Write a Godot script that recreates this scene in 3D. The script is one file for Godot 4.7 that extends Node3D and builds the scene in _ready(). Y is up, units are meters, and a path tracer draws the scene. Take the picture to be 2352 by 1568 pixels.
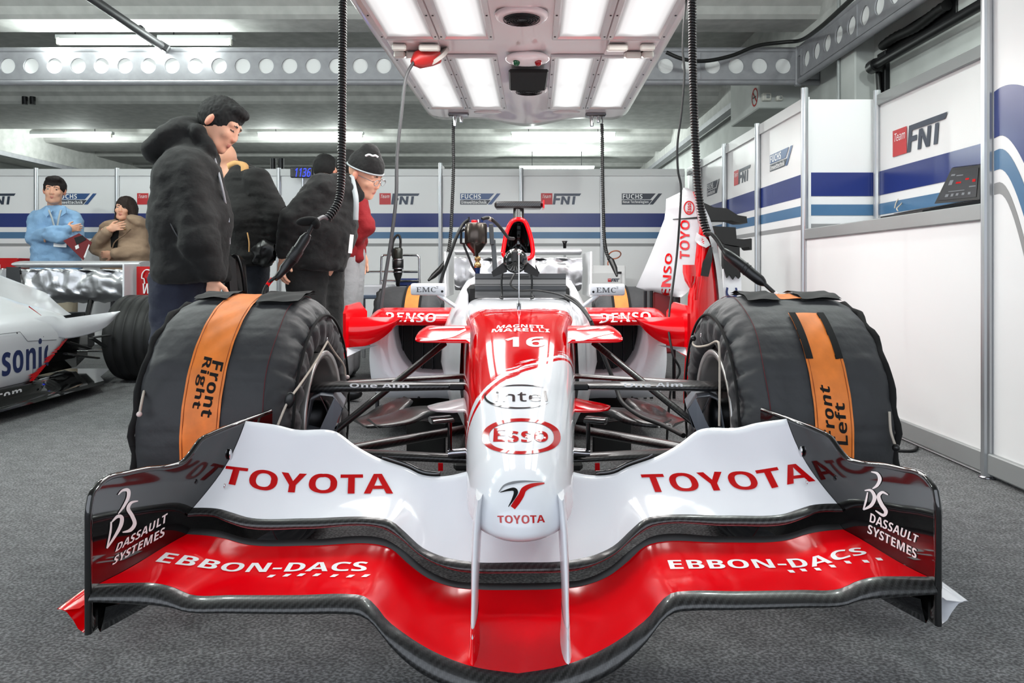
extends Node3D
# A racing garage: one single-seater under a lighting rig, its twin alongside, partition walls, visitors. Camera at the origin column, looking along -z; y up; metres.

func _ready():
	var cam := Camera3D.new()
	cam.name = "camera"
	cam.projection = Camera3D.PROJECTION_FRUSTUM
	cam.near = 0.05
	cam.far = 80.0
	cam.size = 1568.0 / F * 0.05
	cam.frustum_offset = Vector2((1176.0 - CX) / F, (CY - 784.0) / F) * 0.05
	cam.position = Vector3(0, H, 0)
	add_child(cam)
	var env := Environment.new()
	env.background_mode = Environment.BG_COLOR
	env.background_color = Color(0.93, 0.96, 1.0)
	env.background_energy_multiplier = 2.0
	env.tonemap_mode = Environment.TONE_MAPPER_LINEAR
	env.tonemap_exposure = 1.26
	env.ssao_enabled = true
	env.ssil_enabled = true
	env.sdfgi_enabled = true
	var we := WorldEnvironment.new()
	we.name = "environment"
	we.environment = env
	add_child(we)
	materials()
	room()
	light_rig()
	main_car()
	blankets()
	left_car()
	props()
	hoses()
	people()

func area(pos: Vector3, size: Vector2, energy: float, look := Vector3.DOWN, col := Color(1, 1, 1)):
	var l := AreaLight3D.new()
	l.name = numbered("area_lamp")
	l.area_size = size
	l.area_range = 30.0
	l.area_attenuation = 2.0
	l.light_energy = energy
	l.light_color = col
	l.shadow_enabled = true
	add_child(l)
	l.look_at_from_position(pos, pos + look, Vector3.FORWARD if absf(look.y) > 0.9 else Vector3.UP)

func materials():
	var wv := func(u, v):
		var x := int(u * 32); var y := int(v * 32)
		var over: bool = posmod(x / 4 + y / 4, 4) < 2
		var f := fposmod((x if over else y) / 4.0, 1.0)
		var g: float = (0.20 if over else 0.03) + 0.06 * sin(f * PI)
		return Color(g, g, g)
	var wt := paint(32, 32, wv)
	tri_scale(mat("carbon", Color(0.75, 0.75, 0.76), 0.36, 0.1, {"albedo_texture": wt, "clearcoat_enabled": true, "clearcoat": 0.4, "clearcoat_roughness": 0.1}), 38.0)
	mat("carbon_gloss", Color(0.035, 0.035, 0.04), 0.08, 0.0, {"clearcoat_enabled": true, "clearcoat": 1.0, "clearcoat_roughness": 0.03})
	mat("white_paint", Color(0.89, 0.895, 0.91), 0.12)
	mat("red_paint", Color(0.92, 0.0, 0.06), 0.12)
	mat("red_print", Color(0.72, 0.02, 0.04), 0.1)
	mat("white_print", Color(0.93, 0.93, 0.93), 0.35)
	mat("black_print", Color(0.06, 0.06, 0.07), 0.12)
	mat("grey_print", Color(0.42, 0.43, 0.45), 0.4)
	mat("navy_print", Color(0.10, 0.17, 0.38), 0.4)
	mat("blue_stripe", Color(0.13, 0.19, 0.44), 0.22)
	mat("light_blue_stripe", Color(0.28, 0.43, 0.57), 0.25)
	mat("grey_stripe", Color(0.55, 0.55, 0.55), 0.3)
	mat("panel_white", Color(0.89, 0.89, 0.89), 0.32)
	mat("aluminium", Color(0.72, 0.73, 0.74), 0.32, 0.85)
	mat("rail_grey", Color(0.60, 0.61, 0.61), 0.45, 0.4)
	mat("steel", Color(0.62, 0.62, 0.64), 0.22, 1.0)
	mat("chrome", Color(0.85, 0.85, 0.86), 0.1, 1.0)
	mat("dark_metal", Color(0.10, 0.10, 0.11), 0.4, 0.5)
	mat("black_rubber", Color(0.045, 0.045, 0.048), 0.55)
	mat("black_plastic", Color(0.06, 0.06, 0.065), 0.35)
	mat("grey_board", Color(0.27, 0.275, 0.285), 0.6)
	mat("grp_white", Color(0.91, 0.87, 0.875), 0.16, 0.0, {"clearcoat_enabled": true, "clearcoat": 0.6, "clearcoat_roughness": 0.05})
	mat("ivory_plastic", Color(0.84, 0.83, 0.80), 0.4)
	mat("lamp_frame", Color(0.86, 0.85, 0.85), 0.25, 0.3)
	var dg := paint(48, 96, func(u, v):
		var e: float = minf(smoothstep(0.0, 0.10, u) * smoothstep(1.0, 0.90, u), smoothstep(0.0, 0.05, v) * smoothstep(1.0, 0.95, v))
		var tube: float = exp(-pow((u - 0.5) / 0.26, 2.0)) * (1.0 - 0.55 * exp(-pow((v - 0.5) / 0.06, 2.0)))
		var g: float = lerpf(0.66, 1.0, e) * (0.80 + 0.24 * tube)
		return Color(g, g, g))
	mat("diffuser", Color(0.55, 0.55, 0.55), 0.5, 0.0, {"emission_enabled": true, "emission": Color.WHITE, "emission_texture": dg, "emission_operator": BaseMaterial3D.EMISSION_OP_MULTIPLY, "emission_energy_multiplier": 0.95})
	mat("tube_glow", Color(1, 1, 1), 0.4, 0.0, {"emission_enabled": true, "emission": Color(0.97, 1.0, 0.98), "emission_energy_multiplier": 2.2})
	var conc := tri_scale(mat("concrete", Color(0.76, 0.76, 0.75), 0.85, 0.0, {"albedo_texture": noise_tex(0.02, 0.86, 1.0, 512, FastNoiseLite.TYPE_SIMPLEX_SMOOTH, 4)}), 0.5)
	conc.uv1_world_triplanar = true
	tri_scale(mat("wall_paint", Color(0.80, 0.81, 0.80), 0.8, 0.0, {"albedo_texture": noise_tex(0.02, 0.9, 1.0, 256)}), 0.4)
	tri_scale(mat("truss_paint", Color(0.62, 0.62, 0.64), 0.5, 0.2, {"albedo_texture": noise_tex(0.03, 0.9, 1.0, 256)}), 1.0)
	tri_scale(mat("blanket", Color(0.15, 0.155, 0.165), 0.62, 0.0, {"rim_enabled": true, "rim": 0.35, "rim_tint": 0.3, "normal_enabled": true, "normal_texture": noise_tex(0.012, 0, 5.0, 512, FastNoiseLite.TYPE_SIMPLEX_SMOOTH, 4, true), "normal_scale": 0.5}), 2.5)
	tri_scale(mat("orange_band", Color(0.97, 0.53, 0.18), 0.55, 0.0, {"albedo_texture": noise_tex(0.01, 0.80, 1.0, 512, FastNoiseLite.TYPE_SIMPLEX_SMOOTH, 5), "rim_enabled": true, "rim": 0.2}), 3.0)
	mat("velcro", Color(0.035, 0.035, 0.035), 0.95)
	mat("cord", Color(0.72, 0.68, 0.63), 0.8)
	tri_scale(mat("foil", Color(0.80, 0.80, 0.81), 0.38, 0.85, {"normal_enabled": true, "normal_texture": noise_tex(0.008, 0, 6.0, 512, FastNoiseLite.TYPE_SIMPLEX_SMOOTH, 2, true, 7), "normal_scale": 0.7}), 1.0)
	mat("mesh_black", Color(0.03, 0.03, 0.032), 0.7)
	var tyre := mat("tyre", Color(0.06, 0.06, 0.062), 0.6)
	mat("glass", Color(1, 1, 1, 0.12), 0.05, 0.0, {"transparency": BaseMaterial3D.TRANSPARENCY_ALPHA})
	mat("orange_mark", Color(0.9, 0.45, 0.1), 0.6)
	mat("skin", Color(0.86, 0.62, 0.51), 0.55, 0.0, {"vertex_color_use_as_albedo": true, "subsurf_scatter_enabled": true, "subsurf_scatter_strength": 0.08})
	mats["skin"].albedo_color = Color.WHITE
	mat("cloth", Color.WHITE, 0.85, 0.0, {"vertex_color_use_as_albedo": true, "rim_enabled": true, "rim": 0.1, "normal_enabled": true, "normal_texture": noise_tex(0.010, 0, 7.0, 512, FastNoiseLite.TYPE_SIMPLEX_SMOOTH, 4, true, 12), "normal_scale": 0.8})
	tri_scale(mats.cloth, 2.2)

func omni(pos: Vector3, energy: float, size := 0.05, col := Color(1, 1, 1)):
	var l := OmniLight3D.new()
	l.name = numbered("bulb_lamp")
	l.omni_range = 40.0
	l.omni_attenuation = 2.0
	l.light_energy = energy
	l.light_color = col
	l.light_size = size
	l.shadow_enabled = true
	add_child(l)
	l.position = pos

# ---------------------------------------------------------------- helpers
const F := 1660.0      # focal length in pixels of the 2352 wide frame
const CX := 1190.0
const CY := 622.0
const H := 0.75
var mats := {}
var taken := {}

func P(x: float, y: float, d: float) -> Vector3:     # a point of the place: measured column, row and distance
	return Vector3((x - CX) * d / F, H - (y - CY) * d / F, -d)

class MB:
	var st := SurfaceTool.new()
	func _init():
		st.begin(Mesh.PRIMITIVE_TRIANGLES)
	func smooth(g: int = 0):
		st.set_smooth_group(g)
	func flat():
		st.set_smooth_group(-1)
	func tri(a: Vector3, b: Vector3, c: Vector3, ua := Vector2.ZERO, ub := Vector2(1, 0), uc := Vector2(0, 1)):
		st.set_uv(ua); st.add_vertex(a)
		st.set_uv(ub); st.add_vertex(b)
		st.set_uv(uc); st.add_vertex(c)
	func quad(a: Vector3, b: Vector3, c: Vector3, d: Vector3, ua := Vector2(0, 0), ub := Vector2(1, 0), uc := Vector2(1, 1), ud := Vector2(0, 1)):
		tri(a, b, c, ua, ub, uc)
		tri(a, c, d, ua, uc, ud)
	func grid(rows: Array, cu := false, cv := false, u0 := Vector2(0, 0), u1 := Vector2(1, 1)):
		var n: int = rows.size()
		var m: int = rows[0].size()
		for i in (n if cv else n - 1):
			var i2 := (i + 1) % n
			var va := lerpf(u0.y, u1.y, float(i) / (n if cv else n - 1))
			var vb := lerpf(u0.y, u1.y, float(i + 1) / (n if cv else n - 1))
			for j in (m if cu else m - 1):
				var j2 := (j + 1) % m
				var ua := lerpf(u0.x, u1.x, float(j) / (m if cu else m - 1))
				var ub := lerpf(u0.x, u1.x, float(j + 1) / (m if cu else m - 1))
				quad(rows[i][j], rows[i][j2], rows[i2][j2], rows[i2][j], Vector2(ua, va), Vector2(ub, va), Vector2(ub, vb), Vector2(ua, vb))
	func fan(ring, c: Vector3):
		for j in ring.size():
			tri(c, ring[j], ring[(j + 1) % ring.size()])
	func box(c: Vector3, s: Vector3, b := Basis.IDENTITY, ch := 0.0):
		flat()
		var h := s * 0.5
		if ch <= 0.0:
			var k := []
			for z in [-1, 1]:
				for p in [Vector2(-1, -1), Vector2(1, -1), Vector2(1, 1), Vector2(-1, 1)]:
					k.append(c + b * Vector3(p.x * h.x, p.y * h.y, z * h.z))
			quad(k[4], k[7], k[6], k[5]); quad(k[0], k[1], k[2], k[3])
			quad(k[0], k[3], k[7], k[4]); quad(k[1], k[5], k[6], k[2])
			quad(k[3], k[2], k[6], k[7]); quad(k[0], k[4], k[5], k[1])
			return
		ch = minf(ch, minf(h.x, minf(h.y, h.z)) * 0.98)
		var v := func(sx, sy, sz, ax): # the corner's vertex that lies on the face across axis ax
			var q := Vector3(sx * (h.x - ch), sy * (h.y - ch), sz * (h.z - ch))
			q[ax] = [sx * h.x, sy * h.y, sz * h.z][ax]
			return c + b * q
		for s1 in [-1, 1]:
			quad(v.call(s1, -1, -1, 0), v.call(s1, 1, -1, 0), v.call(s1, 1, 1, 0), v.call(s1, -1, 1, 0))
			quad(v.call(-1, s1, -1, 1), v.call(-1, s1, 1, 1), v.call(1, s1, 1, 1), v.call(1, s1, -1, 1))
			quad(v.call(-1, -1, s1, 2), v.call(1, -1, s1, 2), v.call(1, 1, s1, 2), v.call(-1, 1, s1, 2))
			for s2 in [-1, 1]:
				quad(v.call(s1, s2, -1, 0), v.call(s1, s2, 1, 0), v.call(s1, s2, 1, 1), v.call(s1, s2, -1, 1))
				quad(v.call(s1, -1, s2, 0), v.call(s1, 1, s2, 0), v.call(s1, 1, s2, 2), v.call(s1, -1, s2, 2))
				quad(v.call(-1, s1, s2, 1), v.call(1, s1, s2, 1), v.call(1, s1, s2, 2), v.call(-1, s1, s2, 2))
				for s3 in [-1, 1]:
					tri(v.call(s1, s2, s3, 0), v.call(s1, s2, s3, 1), v.call(s1, s2, s3, 2))
	func tube(path: Array, r, sides := 8, caps := true, up := Vector3.UP):   # r: a number, or one per point
		sweep(path, func(k): 
			var rr: float = r if (r is float or r is int) else r[k]
			var o := PackedVector2Array()
			for j in sides:
				o.append(Vector2.from_angle(TAU * j / sides) * rr)
			return o, up, caps)
	func sweep(path: Array, prof: Callable, up := Vector3.UP, caps := true):
		smooth(0)
		var rows := []
		var n: int = path.size()
		var nrm := up
		for k in n:
			var t: Vector3 = (path[mini(k + 1, n - 1)] - path[maxi(k - 1, 0)]).normalized()
			var side := t.cross(nrm)
			if side.length() < 0.05:
				side = t.cross(Vector3(0.3, 0.2, 1))
			side = side.normalized()
			nrm = side.cross(t).normalized()
			var row := PackedVector3Array()
			for q in prof.call(k):
				row.append(path[k] + side * q.x + nrm * q.y)
			rows.append(row)
		grid(rows, true)
		if caps:
			flat()
			for e in [0, n - 1]:
				fan(rows[e], path[e])
	func lathe(prof: Array, xf: Transform3D, seg := 24, g := 0):    # profile of (radius, height along y)
		smooth(g)
		var rows := []
		for p in prof:
			var row := PackedVector3Array()
			for j in seg:
				var a := TAU * j / seg
				row.append(xf * Vector3(p.x * cos(a), p.y, p.x * sin(a)))
			rows.append(row)
		grid(rows, true)
	func prism(poly: PackedVector2Array, xf: Transform3D, depth: float):  # polygon in xy, thickness along z
		flat()
		var t := Geometry2D.triangulate_polygon(poly)
		for k in range(0, t.size(), 3):
			for z in [0.0, -depth]:
				var q := []
				for e in 3:
					q.append(xf * Vector3(poly[t[k + e]].x, poly[t[k + e]].y, z))
				if z == 0.0: tri(q[0], q[2], q[1])
				else: tri(q[0], q[1], q[2])
		for k in poly.size():
			var a := poly[k]
			var b := poly[(k + 1) % poly.size()]
			quad(xf * Vector3(a.x, a.y, 0), xf * Vector3(b.x, b.y, 0), xf * Vector3(b.x, b.y, -depth), xf * Vector3(a.x, a.y, -depth))
	func ball(c: Vector3, r: Vector3, b := Basis.IDENTITY, seg := 14, rings := 9):
		smooth(0)
		var rows := []
		for i in rings + 1:
			var row := PackedVector3Array()
			var th := PI * i / rings
			for j in seg:
				var a := TAU * j / seg
				row.append(c + b * Vector3(r.x * sin(th) * cos(a), r.y * cos(th), r.z * sin(th) * sin(a)))
			rows.append(row)
		grid(rows, true)
	func done() -> ArrayMesh:
		st.generate_normals()
		st.index()
		return st.commit()

func numbered(called: String) -> String:
	var k: int = taken.get(called, -1) + 1
	taken[called] = k
	return called if k == 0 else "%s_%03d" % [called, k]

func thing(called: String, label: String, category: String, group := "", at := Vector3.ZERO) -> Node3D:
	var o := Node3D.new()
	o.name = numbered(called)
	add_child(o)
	o.position = at
	tag(o, label, category, group)
	return o

func tag(o: Node3D, label: String, category := "", group := ""):
	o.set_meta("label", label)
	if category: o.set_meta("category", category)
	if group: o.set_meta("group", group)

func part(called: String, mb, m: Material, parent: Node = null, label := "") -> MeshInstance3D:
	var o := MeshInstance3D.new()
	o.mesh = mb.done() if mb is MB else mb
	o.material_override = m
	o.name = called if parent else numbered(called)
	(parent if parent else self).add_child(o, true)
	if parent and parent is Node3D:
		o.position = -root_of(parent)        # shapes are built in room axes; a thing's own origin lies at its base
	if label: o.set_meta("label", label)
	return o

func root_of(n: Node) -> Vector3:
	var s := Vector3.ZERO
	while n is Node3D and n != self:
		s += n.position
		n = n.get_parent()
	return s

func struct(called: String, mb, m: Material, parent: Node = null) -> MeshInstance3D:
	var o := part(called, mb, m, parent)
	if parent == null: o.set_meta("kind", "structure")
	return o

func struct_root(called: String, label := "") -> Node3D:
	var o := Node3D.new()
	o.name = numbered(called)
	add_child(o)
	o.set_meta("kind", "structure")
	if label: o.set_meta("label", label)
	return o

func mat(key: String, col := Color.WHITE, rough := 0.6, metal := 0.0, set := {}) -> StandardMaterial3D:
	if not mats.has(key):
		var m := StandardMaterial3D.new()
		m.resource_name = key
		m.albedo_color = col
		m.roughness = rough
		m.metallic = metal
		m.cull_mode = BaseMaterial3D.CULL_DISABLED
		for k in set:
			m.set(k, set[k])
		mats[key] = m
	return mats[key]

func noise_tex(freq: float, lo: float, hi: float, size := 512, type := FastNoiseLite.TYPE_SIMPLEX_SMOOTH, oct := 3, normal := false, seedn := 1) -> NoiseTexture2D:
	var t := NoiseTexture2D.new()
	t.width = size; t.height = size
	t.seamless = true
	var n := FastNoiseLite.new()
	n.noise_type = type
	n.frequency = freq
	n.fractal_octaves = oct
	n.seed = seedn
	t.noise = n
	if normal:
		t.as_normal_map = true
		t.bump_strength = hi
	else:
		var g := Gradient.new()
		g.set_color(0, Color(lo, lo, lo)); g.set_color(1, Color(hi, hi, hi))
		t.color_ramp = g
	return t

func tri_scale(m: StandardMaterial3D, s: float) -> StandardMaterial3D:
	m.uv1_triplanar = true
	m.uv1_scale = Vector3(s, s, s)
	return m

func spl(pts: Array, n: int) -> Array:      # Catmull-Rom through the points, n samples per span
	var out := []
	for i in pts.size() - 1:
		var a = pts[maxi(i - 1, 0)]
		var d = pts[mini(i + 2, pts.size() - 1)]
		for k in n:
			out.append(pts[i].cubic_interpolate(pts[i + 1], a, d, float(k) / n))
	out.append(pts[-1])
	return out

func tab(t: Array, x: float) -> float:      # smooth look-up in a table of Vector2(x, y) with rising x
	if x <= t[0].x: return t[0].y
	for i in t.size() - 1:
		if x <= t[i + 1].x:
			var a: Vector2 = t[i]
			var b: Vector2 = t[i + 1]
			var s := (b.y - a.y) / (b.x - a.x)
			var m0: float = s if i == 0 else 0.5 * (s + (a.y - t[i - 1].y) / (a.x - t[i - 1].x))
			var m1: float = s if i + 2 >= t.size() else 0.5 * (s + (t[i + 2].y - b.y) / (t[i + 2].x - b.x))
			var u := (x - a.x) / (b.x - a.x)
			var w := b.x - a.x
			return a.y * (2 * u * u * u - 3 * u * u + 1) + m0 * w * (u * u * u - 2 * u * u + u) + b.y * (3 * u * u - 2 * u * u * u) + m1 * w * (u * u * u - u * u)
	return t[-1].y

# ---- lettering: the front faces of a TextMesh, laid on any surface
var fonts := {}
var glyph_cache := {}
func glyphs(s: String, bold := true, family := "Droid Sans") -> PackedVector2Array:
	var key := s + str(bold) + family
	if glyph_cache.has(key): return glyph_cache[key]
	var fk := family + str(bold)
	if not fonts.has(fk):
		var f := SystemFont.new()
		f.font_names = PackedStringArray([family])
		f.font_weight = 700 if bold else 400
		fonts[fk] = f
	var t := TextMesh.new()
	t.font = fonts[fk]
	t.text = s
	t.font_size = 64
	t.depth = 0.0
	t.curve_step = 1.5
	t.pixel_size = 0.01
	var a := t.surface_get_arrays(0)
	var v: PackedVector3Array = a[Mesh.ARRAY_VERTEX]
	var idx: PackedInt32Array = a[Mesh.ARRAY_INDEX] if a[Mesh.ARRAY_INDEX] != null else PackedInt32Array(range(v.size()))
	var lo := Vector2(1e9, 1e9)
	var hi := -lo
	for p in v:
		lo = lo.min(Vector2(p.x, p.y)); hi = hi.max(Vector2(p.x, p.y))
	var out := PackedVector2Array()
	for i in idx:
		out.append((Vector2(v[i].x, v[i].y) - lo) / (hi - lo))
	glyph_cache[key] = out
	return out

func lay(mb: MB, tris: PackedVector2Array, map: Callable, longest := 0.05):
	mb.smooth(0)
	var todo := []
	for k in range(0, tris.size(), 3):
		todo.append([tris[k], tris[k + 1], tris[k + 2]])
	while todo:
		var t: Array = todo.pop_back()
		var q := [map.call(t[0]), map.call(t[1]), map.call(t[2])]
		var worst := -1
		var far := longest
		for e in 3:
			var l: float = q[e].distance_to(q[(e + 1) % 3])
			if l > far:
				far = l; worst = e
		if worst < 0 or todo.size() > 60:
			mb.tri(q[0], q[1], q[2])
		else:
			var a: Vector2 = t[worst]
			var b: Vector2 = t[(worst + 1) % 3]
			var c: Vector2 = t[(worst + 2) % 3]
			var m := (a + b) * 0.5
			todo.append([a, m, c]); todo.append([m, b, c])

func text_on(parent: Node, s: String, m: Material, map: Callable, longest := 0.05, bold := true, family := "Droid Sans", called := "lettering"):
	var mb := MB.new()
	lay(mb, glyphs(s, bold, family), map, longest)
	return part(called, mb, m, parent)

func flat_map(o: Vector3, r: Vector3, u: Vector3) -> Callable:
	return func(p: Vector2): return o + r * p.x + u * p.y

func poly_on(mb: MB, poly: PackedVector2Array, map: Callable, longest := 0.05):
	var t := Geometry2D.triangulate_polygon(poly)
	var tris := PackedVector2Array()
	for i in t:
		tris.append(poly[i])
	lay(mb, tris, map, longest)

func ring_on(mb: MB, c: Vector2, r: Vector2, inner: float, map: Callable, a0 := 0.0, a1 := TAU, seg := 40, taper := false, power := 2.0):
	var pt := func(a: float, k: float):
		var cs := Vector2(signf(cos(a)) * pow(absf(cos(a)), 2.0 / power), signf(sin(a)) * pow(absf(sin(a)), 2.0 / power))
		return c + cs * (r - Vector2.ONE * k)
	var tris := PackedVector2Array()
	for k in seg:
		var a := lerpf(a0, a1, float(k) / seg)
		var b := lerpf(a0, a1, float(k + 1) / seg)
		var ia := inner * (sin(PI * k / seg) if taper else 1.0)
		var ib := inner * (sin(PI * (k + 1) / seg) if taper else 1.0)
		for p in [pt.call(a, 0), pt.call(b, 0), pt.call(b, ib), pt.call(a, 0), pt.call(b, ib), pt.call(a, ia)]:
			tris.append(p)
	lay(mb, tris, map, 0.05)

func paint(w: int, h: int, f: Callable, mip := false) -> ImageTexture:   # a computed colour texture; f gives a Color for (u, v)
	var data := PackedByteArray()
	data.resize(w * h * 3)
	var i := 0
	for y in h:
		for x in w:
			var c: Color = f.call((x + 0.5) / w, (y + 0.5) / h)
			data[i] = int(clampf(c.r, 0, 1) * 255); data[i + 1] = int(clampf(c.g, 0, 1) * 255); data[i + 2] = int(clampf(c.b, 0, 1) * 255)
			i += 3
	return ImageTexture.create_from_image(Image.create_from_data(w, h, false, Image.FORMAT_RGB8, data))

# ---------------------------------------------------------------- the room
const BACK := 7.33
const PITCH := 0.8213
const TOP := 1.785

func room():
	# carpet
	var fl := MB.new()
	fl.flat()
	fl.quad(Vector3(-9, 0, 3.2), Vector3(4.2, 0, 3.2), Vector3(4.2, 0, -18), Vector3(-9, 0, -18), Vector2(0, 0), Vector2(13.2, 0), Vector2(13.2, 21.2), Vector2(0, 21.2))
	fl.box(Vector3(-2.4, -0.1, -7.4), Vector3(13.2, 0.199, 21.2))
	var pile := noise_tex(0.085, 0.42, 1.0, 512, FastNoiseLite.TYPE_SIMPLEX, 4, false, 5)
	var cm := mat("carpet", Color(0.63, 0.635, 0.64), 0.95, 0.0, {"albedo_texture": pile, "uv1_scale": Vector3(1.9, 2.6, 1), "detail_enabled": true, "detail_albedo": noise_tex(0.012, 0.80, 1.0, 512, FastNoiseLite.TYPE_SIMPLEX_SMOOTH, 4, false, 9), "detail_blend_mode": BaseMaterial3D.BLEND_MODE_MUL, "heightmap_enabled": true, "heightmap_texture": pile, "heightmap_scale": 0.25})
	struct("floor", fl, cm)
	var pl := MB.new()
	pl.box(Vector3(-2.4, -0.12, 13.2), Vector3(40, 0.2, 20))
	struct("pit_lane", pl, mat("asphalt", Color(0.35, 0.35, 0.36), 0.9))
	# shell
	var w := MB.new(); w.box(Vector3(-2.4, 1.7, -17.6), Vector3(13.4, 3.6, 0.2)); struct("wall_far", w, mats.wall_paint)
	w = MB.new(); w.box(Vector3(-9.0, 1.7, -7.2), Vector3(0.2, 3.6, 20.8)); struct("wall_left", w, mats.wall_paint)
	w = MB.new(); w.box(Vector3(2.86, 1.7, -7.2), Vector3(0.2, 3.6, 20.8)); struct("wall_outer", w, mats.wall_paint)
	var ce := struct_root("ceiling")
	w = MB.new(); w.box(Vector3(-3.0, 3.5, -8.2), Vector3(12.4, 0.2, 18.8)); struct("slab", w, mats.concrete, ce)
	for r in [[-1.1, 0.4], [3.0, 0.4], [6.28, 0.42], [9.49, 1.75], [12.35, 1.0], [13.85, 0.9], [15.2, 0.9]]:
		w = MB.new()
		var d0: float = r[0]
		var d1: float = r[0] + r[1]
		var yb := 2.95
		# a rib with a stepped lower lip
		var pr := [Vector2(d0 - 0.16, 3.42), Vector2(d0 - 0.10, yb + 0.13), Vector2(d0 - 0.03, yb + 0.09), Vector2(d0, yb + 0.03), Vector2(d0 + 0.04, yb), Vector2(d1 - 0.04, yb), Vector2(d1, yb + 0.03), Vector2(d1 + 0.1, yb + 0.13), Vector2(d1 + 0.16, 3.42)]
		var rows := []
		for x in [-8.1, 2.62]:
			var row := PackedVector3Array()
			for q in pr: row.append(Vector3(x, q.y, -q.x))
			rows.append(row)
		w.flat(); w.grid(rows)
		struct("rib", w, mats.concrete, ce)
	w = MB.new(); w.box(Vector3(-8.5, 3.02, -8), Vector3(0.8, 0.8, 18), Basis.IDENTITY, 0.02); struct("girder", w, mats.concrete, ce)
	w = MB.new(); w.box(Vector3(2.71, 3.1, -8), Vector3(0.18, 0.62, 18), Basis.IDENTITY, 0.02); struct("girder", w, mats.concrete, ce)
	# cable trays under the girders
	for x in [-8.06, 2.6]:
		var tr := thing("cable_tray", "long grey cable tray under the ceiling edge " + ("at the far left" if x < 0 else "above the right partition"), "cable tray")
		w = MB.new()
		var y: float = 2.58 if x < 0 else 2.735
		for s in [-0.05, 0.05]: w.box(Vector3(x + s, y, -11), Vector3(0.006, 0.07, 12))
		w.box(Vector3(x, y - 0.03, -11), Vector3(0.1, 0.006, 12))
		part("channel", w, mats.truss_paint, tr)
		w = MB.new()
		for k in 60: w.box(Vector3(x, y + 0.012, -5.2 - k * 0.2), Vector3(0.1, 0.03, 0.05))
		part("rungs", w, mats.dark_metal, tr).set_meta("kind", "stuff")
	# fluorescent lamps
	lamp(14, 252, 312, 12.0, "left edge of the picture")
	lamp(598, 828, 312, 12.0, "above the digital clock")
	lamp(1180, 1408, 312, 12.0, "behind the rear of the lighting rig")
	lamp(1198, 1360, 389, 13.6, "peeping over the top of the back partition")
	lamp(140, 338, 97, 6.9, "left one of the pair above the perforated beam", 0.7)
	lamp(374, 524, 98, 6.9, "right one of the pair above the perforated beam", 0.7)
	# the same lamps go on over the front of the garage, above the camera's view
	for q in [[-4.6, 3.6, "left bay"], [-2.2, 3.6, "gap between the two cars"], [1.7, 3.4, "right partition"]]:
		lamp(CX + (q[0] - 0.75) * F / q[1], CX + (q[0] + 0.75) * F / q[1], CY - 2.12 * F / q[1], q[1], "over the " + q[2], 1.5 if q[0] < -3 else 1.0)
	perforated_beam()
	back_partition()
	right_partition()
	upper_right()

func lamp(x0: float, x1: float, y: float, d: float, where: String, power := 1.1):
	var a := P(x0, y, d)
	var b := P(x1, y, d)
	var t := thing("fluorescent_lamp", "white fluorescent tube lamp under the ceiling, " + where, "lamp", "fluorescent tube lamps", Vector3(a.x, a.y, a.z))
	var mid := (a + b) * 0.5
	var l := b.x - a.x
	var w := MB.new()
	w.box(mid + Vector3(0, 0.05, -0.02), Vector3(l + 0.1, 0.045, 0.08), Basis.IDENTITY, 0.006)
	part("housing", w, mats.rail_grey, t)
	for s in [-1, 1]:
		w = MB.new(); w.box(mid + Vector3(s * (l * 0.5 + 0.02), 0.01, 0), Vector3(0.035, 0.07, 0.05), Basis.IDENTITY, 0.008); part("socket", w, mats.ivory_plastic, t)
	w = MB.new(); w.tube([a, b], 0.026, 12); part("tube", w, mats.tube_glow, t)
	for s in [-0.35, 0.35]:
		w = MB.new(); w.tube([mid + Vector3(s * l, 0.06, -0.02), mid + Vector3(s * l, 0.06 + maxf(0.05, 3.36 - mid.y), -0.02)], 0.006, 6); part("hanger", w, mats.dark_metal, t)
	for s in [-0.3, 0.3]: omni(mid + Vector3(s * l, -0.16, 0.3), power, 0.06, Color(0.96, 1.0, 0.98))

func web(mb: MB, o: Vector3, ax: Vector3, n: int, pitch: float, h: float, r: float, thick: Vector3):  # sheet with a row of round holes, both faces and hole walls
	for k in n:
		var c := o + ax * (k + 0.5) * pitch
		var seg := 32
		var ca := atan2(h, pitch)
		var cs := [ca, PI - ca, PI + ca, TAU - ca, TAU + ca]
		for side in [0.0, 1.0]:
			mb.flat()
			for e in seg:
				var q := []
				for f in [e, e + 1]:
					var qd := mini(f / 8, 3)
					var a: float = lerpf(cs[qd], cs[qd + 1], (f - qd * 8) / 8.0)
					var dx := cos(a); var dy := sin(a)
					var sc := minf(pitch * 0.5 / maxf(absf(dx), 1e-5), h * 0.5 / maxf(absf(dy), 1e-5))
					q.append(c + ax * dx * r + Vector3.UP * dy * r + thick * side)
					q.append(c + ax * dx * sc + Vector3.UP * dy * sc + thick * side)
				mb.quad(q[0], q[1], q[3], q[2])
		mb.smooth(0)
		var rows := [PackedVector3Array(), PackedVector3Array()]
		for e in seg:
			var a := TAU * e / seg
			for s in 2: rows[s].append(c + ax * cos(a) * r + Vector3.UP * sin(a) * r + thick * s)
		mb.grid(rows, true)

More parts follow.
